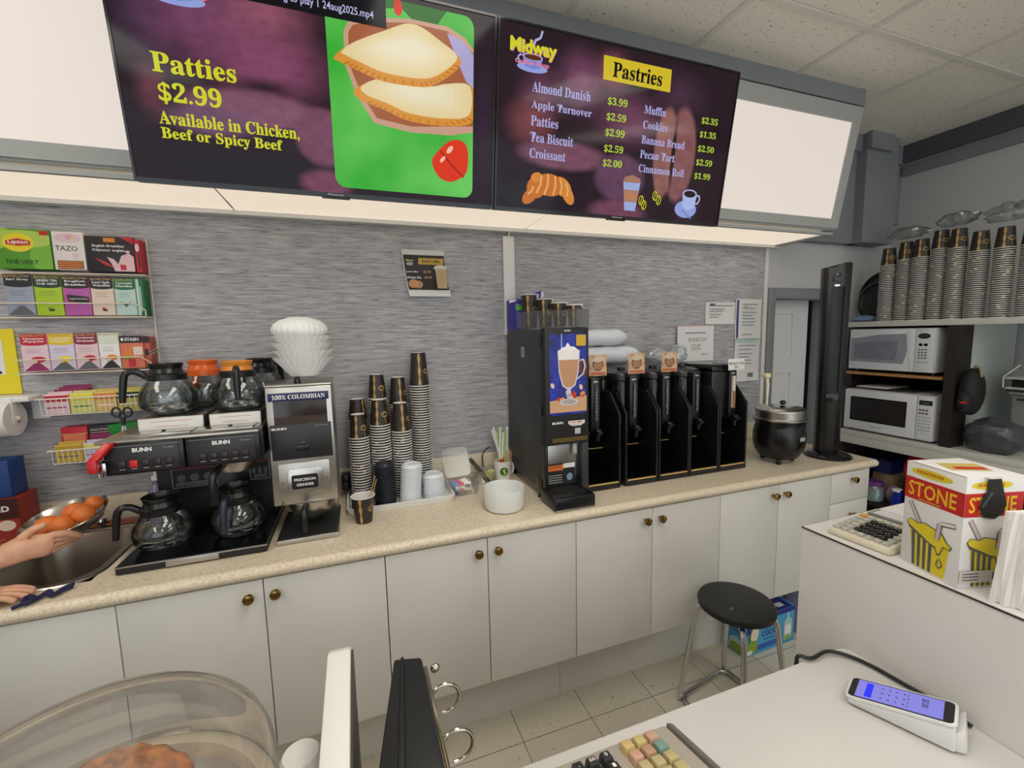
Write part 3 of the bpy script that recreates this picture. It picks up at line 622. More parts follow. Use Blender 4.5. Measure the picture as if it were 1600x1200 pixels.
def engb(t, M, w, h):
    t.poly([(.16 * w, .40 * h), (.4 * w, .28 * h), (.55 * w, .12 * h), (.35 * w, .2 * h)], CRIM, M); t.poly([(.7 * w, h), (w, h), (w, .8 * h)], CRIM, M)
    t.poly([(.42 * w, .42 * h), (.56 * w, .36 * h), (.64 * w, .22 * h), (.72 * w, .46 * h), (.88 * w, .54 * h), (.98 * w, .44 * h), (.98 * w, .02 * h), (.56 * w, .02 * h), (.50 * w, .24 * h)], pm('teapot_pink', (232, 190, 196)), M, .0003)
    t.disc(.86 * w, .58 * h, .05 * w, .04 * h, pm('teapot_pink', (232, 190, 196)), M, .0003); t.poly([(.68 * w, .22 * h), (.80 * w, .20 * h), (.80 * w, .06 * h), (.68 * w, .06 * h)], CRIM, M, .0006)
    t.rect(.38 * w, .62 * w, .84 * h, .96 * h, ORNG, M); t.text('English Breakfast', .14 * w, .68 * h, .66 * w, .09 * h, WHITE, M, .0003, .02); t.text('Déjeuner anglais', .14 * w, .56 * h, .66 * w, .09 * h, WHITE, M, .0003, .02)
teabox(-1.652, -1.512, 1.858, 1.982, .05, K2, 'dark breakfast tea box with a pink teapot picture, top row of wall rack', engb)
teabox(-1.5105, -1.4945, 1.858, 1.976, .05, CRIM, 'narrow red tea carton end at right of the top row', lambda t, M, w, h: (t.disc(.5 * w, .75 * h, .4 * w, .12 * h, BLSH, M), t.rect(.5 * w, .8 * w, .1 * h, .6 * h, K2, M)))
def big(top, body, l1, l2, pic):
    def f(t, M, w, h):
        t.rect(0, w, .74 * h, h, top, M); t.disc(.5 * w, .74 * h, .5 * w, .05 * h, top, M, 0, 20, pi, 2 * pi)
        t.text('BIGELOW', .04 * w, .93 * h, .9 * w, .055 * h, GOLD, M, .0004, .015)
        t.text(l1, .10 * w, .845 * h, .78 * w, .06 * h, WHITE, M, .0004, .02)
        if l2: t.text(l2, .10 * w, .765 * h, .78 * w, .06 * h, WHITE, M, .0004, .02)
        for k, l in enumerate((.6, .5, .55)): t.rect(.18 * w, (.18 + l) * w, (.60 - .05 * k) * h, (.607 - .05 * k) * h, GRPH, M, .0003)
        pic(t, M, w, h)
    return f
def tri(c): return lambda t, M, w, h: t.poly([(.02 * w, .02 * h), (.98 * w, .02 * h), (.62 * w, .24 * h), (.45 * w, .24 * h)], c, M, .0003)
def bagpic(t, M, w, h): t.poly([(.15 * w, .36 * h), (.95 * w, .30 * h), (.95 * w, .48 * h), (.12 * w, .54 * h)], K2, M, .0004); t.text('English Breakfast', .2 * w, .40 * h, .7 * w, .05 * h, CREAM, M, .0008, .01)
def berry(c): return lambda t, M, w, h: (t.disc(.55 * w, .14 * h, .12 * w, .03 * h, K2, M, .0003), t.disc(.5 * w, .18 * h, .08 * w, .03 * h, c, M, .0006))
row2 = (('grey-blue', SLATE, K2, 'Earl Grey', '', tri(GRPH)), ('lime green', LIME, pm('deep_green', (20, 62, 44)), 'GREEN TEA', 'THÉ VERT', berry(HERB)), ('magenta', MAG, K2, 'English', 'Breakfast', bagpic), ('cream', CREAM, K2, 'French Vanilla', 'Vanille', berry(CRIM)), ('mint', MINT, EMER, 'Camomile', 'Menthe', lambda t, M, w, h: t.poly([(.2 * w, .4 * h), (.5 * w, .22 * h), (.8 * w, .4 * h), (.5 * w, .30 * h)], GRPH, M, .0003)))
xs = [-1.885, -1.808, -1.731, -1.653, -1.585, -1.520]
for i, (nm, c, top, l1, l2, pic) in enumerate(row2):
    teabox(xs[i] + .001, xs[i + 1] - .002, 1.703, 1.843 - .002 * i, .05, c, nm + ' tea box in the second row of the wall rack', big(top, c, l1, l2, pic))
teabox(-1.519, -1.497, 1.703, 1.834, .05, EMER, 'green tea box end at right of the second row', lambda t, M, w, h: (t.rect(0, .4 * w, 0, h, MINT, M), t.rect(.5 * w, .6 * w, .1 * h, .8 * h, WHITE, M)))
row3 = (('pink and red apple', BLSH, CRIM, 'Cinnamon', 'Apple', (CRIM, PLUM)), ('lilac and yellow lemon', LILC, pm('lemon', (226, 190, 40)), 'Lemon', 'Ginger', (YEL, GRPH)), ('pale pink and maroon pomegranate', BLSH, pm('maroon', (140, 30, 60)), 'Pomegranate', 'Grenade', (CRIM, GRPH)), ('white almond', WHITE, pm('pale_green', (214, 224, 206)), 'Camomile', '', (ORNG, K2)))
xs = [-1.865, -1.790, -1.718, -1.650, -1.588]
for i, (nm, c, top, l1, l2, (f1, f2)) in enumerate(row3):
    def pic(t, M, w, h, f1=f1, f2=f2): t.disc(.6 * w, .32 * h, .28 * w, .08 * h, f1, M, .0003); t.disc(.4 * w, .27 * h, .16 * w, .05 * h, CREAM, M, .0006); tri(f2)(t, M, w, h)
    teabox(xs[i] + .001, xs[i + 1] - .002, 1.508, 1.640, .05, c, nm + ' tea box in the third row of the wall rack', big(top, c, l1, l2, pic))
def stash(t, M, w, h):
    t.rect(0, w, .78 * h, h, K2, M); t.text('STASH', .22 * w, .84 * h, .6 * w, .10 * h, WHITE, M, .0004, .03); t.disc(.12 * w, .89 * h, .06 * w, .05 * h, WHITE, M, .0004)
    t.poly([(.1 * w, .3 * h), (.25 * w, .74 * h), (.35 * w, .3 * h)], ORNG, M, .0004); t.poly([(.3 * w, .3 * h), (.42 * w, .74 * h), (.5 * w, .3 * h)], ORNG, M, .0006); t.rect(.02 * w, .5 * w, .30 * h, .38 * h, HERB, M, .0008); t.rect(.55 * w, .95 * w, .40 * h, .66 * h, CREAM, M, .0004); t.rect(.3 * w, .6 * w, .04 * h, .28 * h, CRIM, M, .0006)
teabox(-1.587, -1.517, 1.508, 1.628, .05, PEACH, 'orange spice tea box with black top in the third row', stash)
teabox(-1.515, -1.497, 1.508, 1.624, .05, pm('rust', (184, 84, 66)), 'rust tea carton end at right of the third row', lambda t, M, w, h: (t.rect(0, w, .8 * h, h, K2, M), t.disc(.4 * w, .5 * h, .35 * w, .12 * h, K2, M)))
rk = root('wire_tea_rack', 'ivory wire rack on the wall holding the tea boxes', 'rack', (-1.7, -.03, 1.50))
for z0, xa, xb in ((1.700, -1.98, -1.494), (1.505, -1.88, -1.494), (1.852, -1.98, -1.484)):
    s = B()
    if z0 < 1.8: s.tube([(xa, -.066, z0 + .045), (xb - .03, -.066, z0 + .045), (xb, -.066, z0 + .02), (xb, -.066, z0)], .0022, IVW)
    s.tube([(xa, -.066, z0 - .004), (xb, -.066, z0 - .004), (xb, -.003, z0 - .004)], .0022, IVW); s.tube([(xa, -.03, z0 - .004), (xb, -.03, z0 - .004)], .002, IVW); s.tube([(xa, -.008, z0 - .004), (xb, -.008, z0 - .004)], .002, IVW)
    for xx in (-1.83, -1.72, -1.61): s.tube([(xx, -.066, z0 - .004), (xx, -.003, z0 - .004)], .0018, IVW)
    s.part('wire_shelf', rk)
B().tube([(-1.490, -.003, 1.502), (-1.490, -.003, 1.99)], .003, IVW).part('upright', rk)
B().tube([(-1.98, -.003, 1.502), (-1.98, -.003, 1.99)], .003, IVW).part('upright', rk)
B().tube([(-1.494, -.067, 1.545), (-1.48, -.09, 1.56), (-1.455, -.10, 1.572), (-1.462, -.10, 1.580), (-1.49, -.08, 1.565)], .003, CHROME).part('hook', rk)

# wire baskets of loose tea bags
def basket(x0, x1, z0, z1, label):
    t = root('wire_basket', label, 'basket', ((x0 + x1) / 2, -.06, z0)); s = B(); yf = -.10
    WW = m('white_wire', (224, 222, 214), 0.35)
    s.tube([(x0 - .012, yf, z1 - .012), (x1, yf, z1 - .012)], .0025, WW).tube([(x0, -.004, z1 - .012), (x0 - .012, yf, z1 - .012)], .0025, WW).tube([(x1, -.004, z1 - .012), (x1, yf, z1 - .012)], .0025, WW)
    s.part('rim', t); s = B(); n = int((x1 - x0) / .0145)
    for k in range(n + 1):
        xx = x0 + (x1 - x0) * k / n; s.tube([(xx, yf, z1 - .012), (xx, yf + .004, z0), (xx, -.004, z0), (xx, -.004, z1 - .012)], .0012, WW, 5)
    s.tube([(x0, yf + .004, z0), (x1, yf + .004, z0)], .0015, WW, 5); s.part('wire_mesh', t)
    return t
basket(-1.812, -1.50, 1.355, 1.425, 'upper white wire basket of tea bags behind the coffee brewer')
basket(-1.800, -1.50, 1.180, 1.240, 'lower white wire basket of tea bags behind the coffee brewer')
def packets(x0, x1, z0, h, n, cols, label, group, y0=-.090):
    proto = None
    for k in range(n):
        b = B(); w = (x1 - x0); y = y0 + .075 * k / max(1, n - 1)
        b.box(x0, x1 - .003, y, y + .0035, z0, z0 + h + .006 * (k % 2), cols[0], .0008)
        b.rect(x0 + .001, x1 - .004, z0 + h * .62, z0 + h * .92, cols[1], front(0, y - .0004, 0)); b.rect(x0 + .006, x1 - .012, z0 + h * .3, z0 + h * .36, cols[2], front(0, y - .0004, 0))
        b.thing('tea_bag', label, 'tea bag', group)
PKT = [(-1.806, -1.735, (BLSH, CRIM, PLUM), 'pink and red'), (-1.735, -1.665, (pm('pale_lemon', (216, 214, 120)), YEL, EMER), 'pale yellow'), (-1.665, -1.600, (pm('honey', (222, 186, 110)), ORNG, WHITE), 'honey orange'), (-1.600, -1.515, (pm('straw', (196, 184, 90)), K2, WHITE), 'black banded')]
for a, b_, c, nm in PKT: packets(a, b_, 1.357, .072, 4, c, nm + ' tea bag in the upper wire basket', nm + ' tea bags in the upper basket')
for a, b_, c, nm in ((-1.795, -1.715, (pm('mustard', (206, 170, 60)), pm('mustard_dark', (190, 150, 50)), GRPH), 'mustard'), (-1.715, -1.63, (LILC, pm('pale_lemon', (216, 214, 120)), PLUM), 'lilac and yellow'), (-1.63, -1.51, (BLSH, PLUM, WHITE), 'pink and plum')): packets(a, b_, 1.182, .065, 4, c, nm + ' tea bag in the lower wire basket', nm + ' tea bags in the lower basket')
for k in range(3):
    b = B().box(-1.79 + .006 * k, -1.705 + .004 * k, -.060 + .016 * k, -.056 + .016 * k, 1.357, 1.442 + .006 * k, PLUM, .0008); b.rect(-1.78 + .006 * k, -1.715, 1.425, 1.431, BLSH, front(0, -.0604 + .016 * k, 0)); b.thing('tea_bag', 'tall plum tea bag rising behind the pink ones in the upper basket', 'tea bag', 'plum tea bags')
teabox(-1.792, -1.716, 1.248, 1.302, .05, CRIM, 'red tea carton standing in the lower basket', lambda t, M, w, h: (t.rect(.08 * w, .92 * w, .05 * h, .5 * h, PEACH, M), t.rect(0, w, .5 * h, .56 * h, GOLD, M, .0003)), y=-.05)
teabox(-1.714, -1.640, 1.248, 1.302, .05, K2, 'dark tea carton with plum panel standing in the lower basket', lambda t, M, w, h: (t.rect(.05 * w, .95 * w, .02 * h, .45 * h, PLUM, M), t.rect(.1 * w, .9 * w, .52 * h, .55 * h, CREAM, M, .0003), t.text('Sweet Dreams', .1 * w, .66 * h, .8 * w, .16 * h, CREAM, M, .0004)), y=-.05)
B().hull([(-1.645, -.05, 1.248), (-1.565, -.05, 1.248), (-1.565, -.005, 1.248), (-1.645, -.005, 1.248)], [(-1.655, -.055, 1.300), (-1.56, -.055, 1.308), (-1.56, -.005, 1.308), (-1.655, -.005, 1.300)], pm('bright_green', (30, 140, 50)), .003).thing('green_carton', 'bright green carton standing in the lower basket beside the brewer', 'carton')
sc = root('scissors', 'dark-handled scissors standing points down behind the coffee brewer', 'scissors', (-1.565, -.15, 1.255))
def SC(x, z): return (-1.567 + (x + 1.567) * .68, -.15, 1.255 + (z - 1.255) * .92)
GRP = m('scissor_grip', (34, 38, 46), .4)
def ring(cx, cz, rx, rz, th): return B().tube([(SC(cx, cz)[0] + rx * cos(2 * pi * k / 18), -.15, SC(cx, cz)[2] + rz * sin(2 * pi * k / 18)) for k in range(18)], th, GRP, 8, closed=True)
ring(-1.590, 1.368, .0125, .016, .0036).tube([SC(-1.577, 1.352), SC(-1.563, 1.315)], [.004, .0055], GRP).part('handle', sc)
ring(-1.542, 1.366, .0125, .016, .0036).tube([SC(-1.555, 1.350), SC(-1.568, 1.315)], [.004, .0055], GRP).part('handle', sc)
for a, b_, c_, d_, y in ((-1.574, -1.562, -1.582, -1.578, 0), (-1.572, -1.560, -1.556, -1.552, .003)):
    q = lambda x, z, dy: (SC(x, z)[0], SC(x, z)[1] + y + dy, SC(x, z)[2])
    B().hull([q(a, 1.32, 0), q(b_, 1.32, 0), q(b_, 1.32, .002), q(a, 1.32, .002)], [q(c_, 1.256, 0), q(d_, 1.256, 0), q(d_, 1.256, .002), q(c_, 1.256, .002)], STEEL).part('blade', sc)
# paper towel on its holder
pt = root('paper_towel_holder', 'white wall holder with a roll of paper towel at the left edge', 'paper towel', (-1.98, -.1, 1.30))
MX = frame((-2.085, -.11, 1.355), (0, 1, 0), (0, 0, 1))    # axis along x
pr_ = B().lathe([(.019, 0), (.058, 0), (.060, .004), (.060, .206), (.058, .21), (.019, .21), (.019, .0)], m('towel_paper', (226, 224, 222), .9, bump=.1, bscale=150), 32, MX, False, False); pr_.part('roll', pt)
B().lathe([(.0185, 0.0), (.0185, .209)], m('card_core', (96, 78, 60), .8), 24, MX, False, False).part('core', pt)
h = B().lathe([(.008, -.012), (.008, .225)], IVW, 14, MX)
h.box(-1.882, -1.872, -.125, -.095, 1.335, 1.425, m('white_plastic', (228, 228, 226), 0.35), .004).box(-2.125, -2.113, -.125, -.095, 1.335, 1.425, m('white_plastic', (228, 228, 226), 0.35), .004).box(-2.125, -1.83, -.12, -.002, 1.41, 1.428, m('white_plastic', (228, 228, 226), 0.35), .004).box(-1.88, -1.828, -.02, -.002, 1.335, 1.425, m('white_plastic', (228, 228, 226), 0.35), .006)
h.part('bracket', pt)

# cartons at the far left of the counter
def kirk(b, M, w, h):
    b.rect(0, w, .62 * h, h, m('print_darkred', (58, 16, 20), .5), M); b.text('KIRKLAND', .46 * w, .76 * h, .46 * w, .11 * h, WHITE, M, .0004, .03); b.disc(.88 * w, .5 * h, .08 * w, .10 * h, CREAM, M, .0004); b.text('DARK', .50 * w, .36 * h, .22 * w, .09 * h, CREAM, M, .0004, .01); b.text('CLASSIC', .45 * w, .16 * h, .4 * w, .09 * h, PEACH, M, .0004, .01)
b = B().box(-2.16, -1.868, -.17, -.07, .912, 1.095, pm('brick', (150, 44, 30)), .002); kirk(b, front(-2.16, -.1706, .912), .292, .183); b.thing('carton', 'brick red carton at the far left end of the counter, under the blue one', 'carton')
B().box(-2.12, -1.885, -.16, -.08, 1.0965, 1.222, pm('royal_blue', (24, 62, 122)), .002).thing('carton', 'blue carton on top of the brick red one', 'carton')

# ---------------------------------------------------------------- double coffee brewer
def M_(x, y, z): return front(x, y, z)
br_ = root('coffee_brewer', 'black and steel double coffee brewer with two control panels', 'coffee brewer', (-1.285, -.30, .911))
BX0, BX1 = -1.486, -1.084
B().box(BX0, BX1, -.502, -.10, .914, .936, BLKM, .002).box(BX0 - .001, BX1 + .001, -.503, -.099, .933, .937, STEEL, .001).box(BX0 + .004, BX1 - .004, -.498, -.105, .937, .9385, BLKG).box(-1.36, -1.22, -.5045, -.50, .916, .934, STEEL, .001).part('base', br_)
for fx in (BX0 + .02, BX1 - .02):
    for fy in (-.48, -.12): B().lathe([(.012, 0), (.012, .004)], BLKP, 12, at(fx, fy, .9105)).part('foot', br_)
B().box(-1.455, -1.094, -.24, -.10, .937, 1.215, BLKP, .004).part('column', br_)
hd = B().box(BX0, -1.287, -.488, -.105, 1.213, 1.309, BLKP, .005).box(-1.285, BX1 + .002, -.484, -.105, 1.213, 1.309, BLKP, .005); hd.part('head', br_)
for x0, x1, yy, nm in ((BX0, -1.287, -.488, 'l'), (-1.285, BX1, -.484, 'r')):
    c = B().box(x0 + .012, x1 - .012, yy - .003, yy, 1.220, 1.303, m('panel_black', (36, 36, 38), .35), .001); Mq = front(x0, yy - .0034, 1.213); w = x1 - x0
    c.text('BUNN', .36 * w, .066, .24 * w, .013, WHITE, Mq, .0002, .04); c.text('TM SERIES', .74 * w, .072, .14 * w, .004, LGREY, Mq, .0002); c.line([(.04 * w, .086), (.96 * w, .086)], .0008, LGREY, Mq, .0002)
    pn = c.part('control_panel', br_)
    for k in range(5):
        lit = (nm == 'l' and k == 1)
        sw = B().box(x0 + (.17 + .145 * k) * w, x0 + (.27 + .145 * k) * w, yy - .007, yy - .003, 1.235, 1.256, m('switch_red', (130, 16, 20), .3, emit=.35, ecol=(200, 24, 28)) if lit else m('switch_dark', (42, 26, 30), .3), .0015); sw.part('switch', pn)
        B().rect((.185 + .145 * k) * w, (.255 + .145 * k) * w, .016, .018, LGREY, Mq, .0002).part('marking', pn)
tp = B().box(BX0 - .016, BX1 + .002, -.492, -.10, 1.309, 1.318, STEEL, .002)
for xa, xb in ((-1.46, -1.28), (-1.27, -1.105)): tp.box(xa, xb, -.45, -.375, 1.318, 1.323, m('tray_steel', (206, 204, 200), .22, 1.0), .002).lathe([(.006, 0), (.006, .004), (.002, .005)], BLKP, 12, at((xa + xb) / 2 + .01, -.41, 1.323))
tp.part('top_tray', br_)
for xa, xb in ((-1.442, -1.262), (-1.247, -1.094)):
    wm = B().box(xa, xb, -.368, -.105, 1.318, 1.360, STEEL, .002).box(xa + .003, xb - .003, -.3700, -.368, 1.321, 1.357, m('white_plate', (222, 220, 216), .4)); Mw = front(xa, -.3704, 1.318); w = xb - xa
    for k, l in enumerate((.62, .5)): wm.rect((.5 - l / 2) * w, (.5 + l / 2) * w, .029 - .016 * k, .0302 - .016 * k, INKR, Mw, .0002)
    w_ = wm.part('warmer', br_)
    cx = (xa + xb) / 2
    for cy in (-.275, -.165): B().lathe([(.066, 0), (.068, .003), (.066, .0045)], BLKM, 28, at(cx, cy, 1.3585)).part('warmer_plate', w_)
fa = B().hull([(-1.508, -.512, 1.262), (-1.484, -.512, 1.262), (-1.452, -.489, 1.307), (-1.476, -.489, 1.307)], [(-1.508, -.524, 1.272), (-1.484, -.524, 1.272), (-1.452, -.500, 1.315), (-1.476, -.500, 1.315)], m('tap_red', (196, 34, 36), .3), .002)
fa.box(-1.508, -1.486, -.526, -.512, 1.235, 1.272, m('tap_red', (196, 34, 36), .3), .002).part('hot_water_handle', br_)
B().box(-1.509, -1.4865, -.512, -.47, 1.228, 1.262, CHROME, .002).box(-1.486, -1.472, -.511, -.506, 1.228, 1.258, CHROME, .001).lathe([(.009, 0), (.010, .014)], CHROME, 14, at(-1.494, -.496, 1.215)).part('hot_water_tap', br_)
# brew funnel under the right head, with its handle
B().lathe([(.028, 1.155), (.055, 1.165), (.072, 1.20), (.074, 1.213)], STEEL, 28, at(-1.185, -.36, 0)).part('brew_funnel', br_)
B().tube(curve_pts([(-1.205, -.428, 1.196), (-1.212, -.50, 1.188), (-1.214, -.515, 1.16), (-1.212, -.512, 1.095)]), .0115, BLKP, 12).part('funnel_handle', br_)
Mp = front(-1.43, -.2412, .95)
for a, b_ in ((.02, .155), (.262, .325)):
    pl = B()
    pl.rect(a, b_, .135, .215, BLKM, Mp, .0002)
    for q in (((a, .135), (b_, .135)), ((a, .215), (b_, .215)), ((a, .135), (a, .215)), ((b_, .135), (b_, .215))): pl.line(q, .002, LGREY, Mp, .0006)
    pl.rect(a + .004, b_ - .004, .20, .211, m('print_maroon', (110, 30, 34), .5), Mp, .0006)
    for k in range(3): pl.disc(a + (b_ - a) * (.2 + .3 * k), .168, (b_ - a) * .10, .014, GRPH, Mp, .0006)
    for k in range(3): pl.rect(a + .01, b_ - .01, .141 + .005 * k, .1425 + .005 * k, LGREY, Mp, .0006)
    pl.part('instruction_plate', br_)
B().rect(.045, .13, .225, .245, PAPER, Mp, .0006).part('blank_label', br_)


# glass carafes
WATER = clear('water', (226, 232, 232), 0.22, 0.02)
def carafe(cx, cy, z, label, collar, lid, ang, fill=.75, hk=None):
    t = root('coffee_carafe', label, 'carafe', (cx, cy, z), None)
    prof = [(.050, 0), (.062, .004), (.078, .022), (.084, .045), (.080, .070), (.066, .096), (.052, .115), (.047, .128)]
    B().lathe(prof, GLASS, 40, at(cx, cy, z), True, False).part('bowl', t)
    lv = fill * .09
    wp = [(r - .003, zz) for r, zz in prof if zz < lv and zz > 0.003]
    B().lathe([(.055, .004)] + wp[1:] + [((wp[-1][0]) * .99, lv)], WATER, 36, at(cx, cy, z)).part('water', t)
    k = B().lathe([(.049, .112), (.056, .112), (.057, .132), (.050, .136), (.049, .112)], collar, 32, at(cx, cy, z), False, False)
    k.lathe([(.050, .134), (.044, .150), (.050, .166), (.047, .168), (.040, .150), (.040, .140)], lid, 32, at(cx, cy, z), False, True)
    k.part('collar', t)
    dx, dy = cos(ang), sin(ang); P = lambda r, zz: (cx + dx * r, cy + dy * r, z + zz)
    hh = B().tube(curve_pts([P(.052, .124), P(.075, .142), P(.095, .145), P(.108, .132), P(.114, .10), P(.120, .045)]), [.0105] * 20 + [.0105 - .0004 * i for i in range(6)], hk or BLKP, 12); hh.part('handle', t)
    g = B()
    for zz in (.03, .042, .054, .066):
        for a0 in (-1.9, -1.2):
            pr = [(.0845 * cos(a0 + .06 * i), .0845 * sin(a0 + .06 * i)) for i in range(6)]
            if zz < .05: g.tube([(cx + px, cy + py, z + zz) for px, py in pr], .0006, LGREY, 4)
    g.part('level_marks', t)
    return t
ORL = m('orange_plastic', (232, 104, 40), .3)
carafe(-1.402, -.375, .9395, 'glass carafe on the left lower plate of the brewer', BLKP, BLKP, radians(192), .55)
carafe(-1.190, -.365, .9395, 'glass carafe on the right lower plate, handle pointing forward', BLKP, BLKP, radians(-97), .60, m('navy_plastic', (38, 46, 62), .3))
carafe(-1.378, -.285, 1.3638, 'water filled carafe on the left upper warmer, black handle to the left', BLKP, BLKP, radians(196), .85)
carafe(-1.318, -.115, 1.3638, 'orange-collared carafe at the back of the left upper warmer', ORL, ORL, radians(120), .8, ORL)
carafe(-1.170, -.285, 1.3638, 'carafe with a tan-orange rim and black handle on the right upper warmer', BLKP, m('amber_plastic', (222, 138, 50), .3), radians(-80), .65)
carafe(-1.128, -.115, 1.3638, 'black-collared carafe at the back of the right upper warmer', BLKP, BLKP, radians(60), .8)
so = root('soap_bottle', 'pale lilac soap bottle behind the brewer by the sink', 'bottle', (-1.535, -.05, .911))
B().lathe([(.030, 0), (.033, .006), (.033, .10), (.026, .135), (.013, .15), (.013, .165)], clear('lilac_plastic', (196, 186, 224), .2, .1, .45, (176, 170, 206)), 24, at(-1.525, -.058, .911)).part('bottle', so)
B().lathe([(.014, .165), (.014, .18), (.005, .182), (.005, .20)], WHITE, 18, at(-1.525, -.058, .911)).part('cap', so)

# ---------------------------------------------------------------- grinder
gr = root('coffee_grinder', 'tall steel coffee grinder with a 100% Colombian sign', 'grinder', (-.965, -.33, .911))
GX0, GX1, GF = -1.070, -.862, -.41
B().box(-1.062, -.865, -.475, -.20, .9115, .928, STEEL, .003).box(-1.056, -.871, -.468, -.21, .928, .9295, BLKM).part('base', gr)
B().box(-1.04, -.872, -.245, -.20, .929, 1.03, STEEL, .002).part('column', gr)
B().box(GX0, GX1, GF, -.195, 1.026, 1.441, STEEL, .004).part('body', gr)
B().box(GX0 - .002, GX1 + .002, GF - .002, -.193, 1.441, 1.449, STEEL, .003).lathe([(.012, 0), (.009, .018), (.013, .022)], BLKP, 16, at(-.972, -.37, 1.449)).part('lid', gr)
hw = B().rect(.022, .190, .285, .385, m('hopper_glass', (40, 34, 30), .1, spec=.6, var=.15, vscale=12), front(GX0, GF - .0012, 1.026)); hw.rect(.022, .190, .285, .312, m('coffee_beans', (48, 30, 20), .5, var=.5, vscale=160), front(GX0, GF - .0016, 1.026)); hw.part('hopper_window', gr)
sg = B().box(-1.062, -.872, GF - .004, GF - .001, 1.393, 1.421, m('sign_navy', (28, 32, 84), .4), .001); sg.text(serif('100% COLOMBIAN'), .012, .006, .166, .016, WHITE, front(-1.062, GF - .0044, 1.393), 0, .004); sg.part('name_sign', gr)
pn = B().box(-1.062, -.87, GF - .003, GF, 1.188, 1.312, m('panel_black', (36, 36, 38), .35), .004); Mq = front(-1.062, GF - .0034, 1.188); pn.text('BUNN', .004, .106, .046, .008, WHITE, Mq, .0002, .04); pn.text('Dual Grinder', .138, .112, .044, .004, LGREY, Mq, .0002); pn.box(.074, .118, .030, .050, 0, .006, BLKP, .002, Mq); pn.line([(.09, .058), (.104, .058)], .0012, LGREY, Mq, .0002); pn.part('control_panel', gr)
dp = B().box(-1.048, -.884, GF - .004, GF, 1.046, 1.175, STEEL, .003); Md = front(-1.048, GF - .0042, 1.046)
dp.prism([(x, y) for x, y in rr(.022, .142, .018, .108, .02)], 0, .003, m('door_steel', (200, 197, 192), .25, 1.0), Md, .0012); d_ = dp.part('access_door', gr)
pp = B().prism(rr(.040, .124, .036, .086, .006), .003, .0045, BLKP, Md); pp.text('PRECISION', .048, .064, .068, .010, WHITE, Md, .0048, .02); pp.text('GRINDER', .054, .046, .056, .010, WHITE, Md, .0048, .02); pp.part('name_plate', d_)
for sx, sz in ((.012, .064), (.152, .064), (.006, -.012)): B().lathe([(.004, 0), (.003, .002)], CHROME, 10, Md @ at(sx, sz, 0)).part('screw', d_)
B().lathe([(.035, .955), (.062, .972), (.078, 1.01), (.080, 1.026)], STEEL, 30, at(-.955, -.35, 0)).part('funnel', gr)
B().tube(curve_pts([(-.968, -.425, 1.022), (-.972, -.455, 1.012), (-.972, -.465, .985), (-.971, -.463, .945)]), .0115, BLKP, 12).part('funnel_handle', gr)
# paper filters nested on the grinder
FP = m('filter_paper', (238, 238, 236), .8)
lab = ('lowest and widest paper filter bundle on the grinder', 'second paper filter bundle from the bottom on the grinder', 'third paper filter bundle from the bottom on the grinder', 'fourth paper filter bundle on the grinder', 'topmost paper filter bundle on the grinder, closed over like a cap')
for k in range(5):
    b = B(); R_ = .096; z0 = 1.470 + .026 * k; ph = random.random() * 6
    fl = lambda a, z: 1 + .035 * (max(0, z - .012) / .06) * sin(26 * a + 1) + .05 * (z / .06) * sin(2 * a + 2)
    if k < 4: b.lathe([(.046, 0), (.050, .004), (.066, .026), (R_, .066), (R_ - .0015, .066), (.064, .027), (.046, .005)], FP, 104, at(-.952 + .003 * sin(k * 2.1), -.31, z0), True, True, fl)
    else: b.lathe([(.060, 0), (.086, .030), (.088, .042), (.080, .060), (.060, .074), (.030, .084), (.0, .086)], FP, 104, at(-.958, -.31, z0 + .022), True, False, lambda a, z: 1 + .02 * sin(26 * a) + .05 * sin(a * 2 + 1))
    b.thing('coffee_filter', lab[k], 'coffee filter', 'paper filters stacked on the grinder', ang=60)
B().box(-.862, -.826, -.085, -.024, .945, 1.012, BLKP, .006).box(-.855, -.833, -.11, -.085, .95, .985, BLKP, .004).thing('power_adapter', 'black plug adapter on the wall between grinder and cups', 'plug')

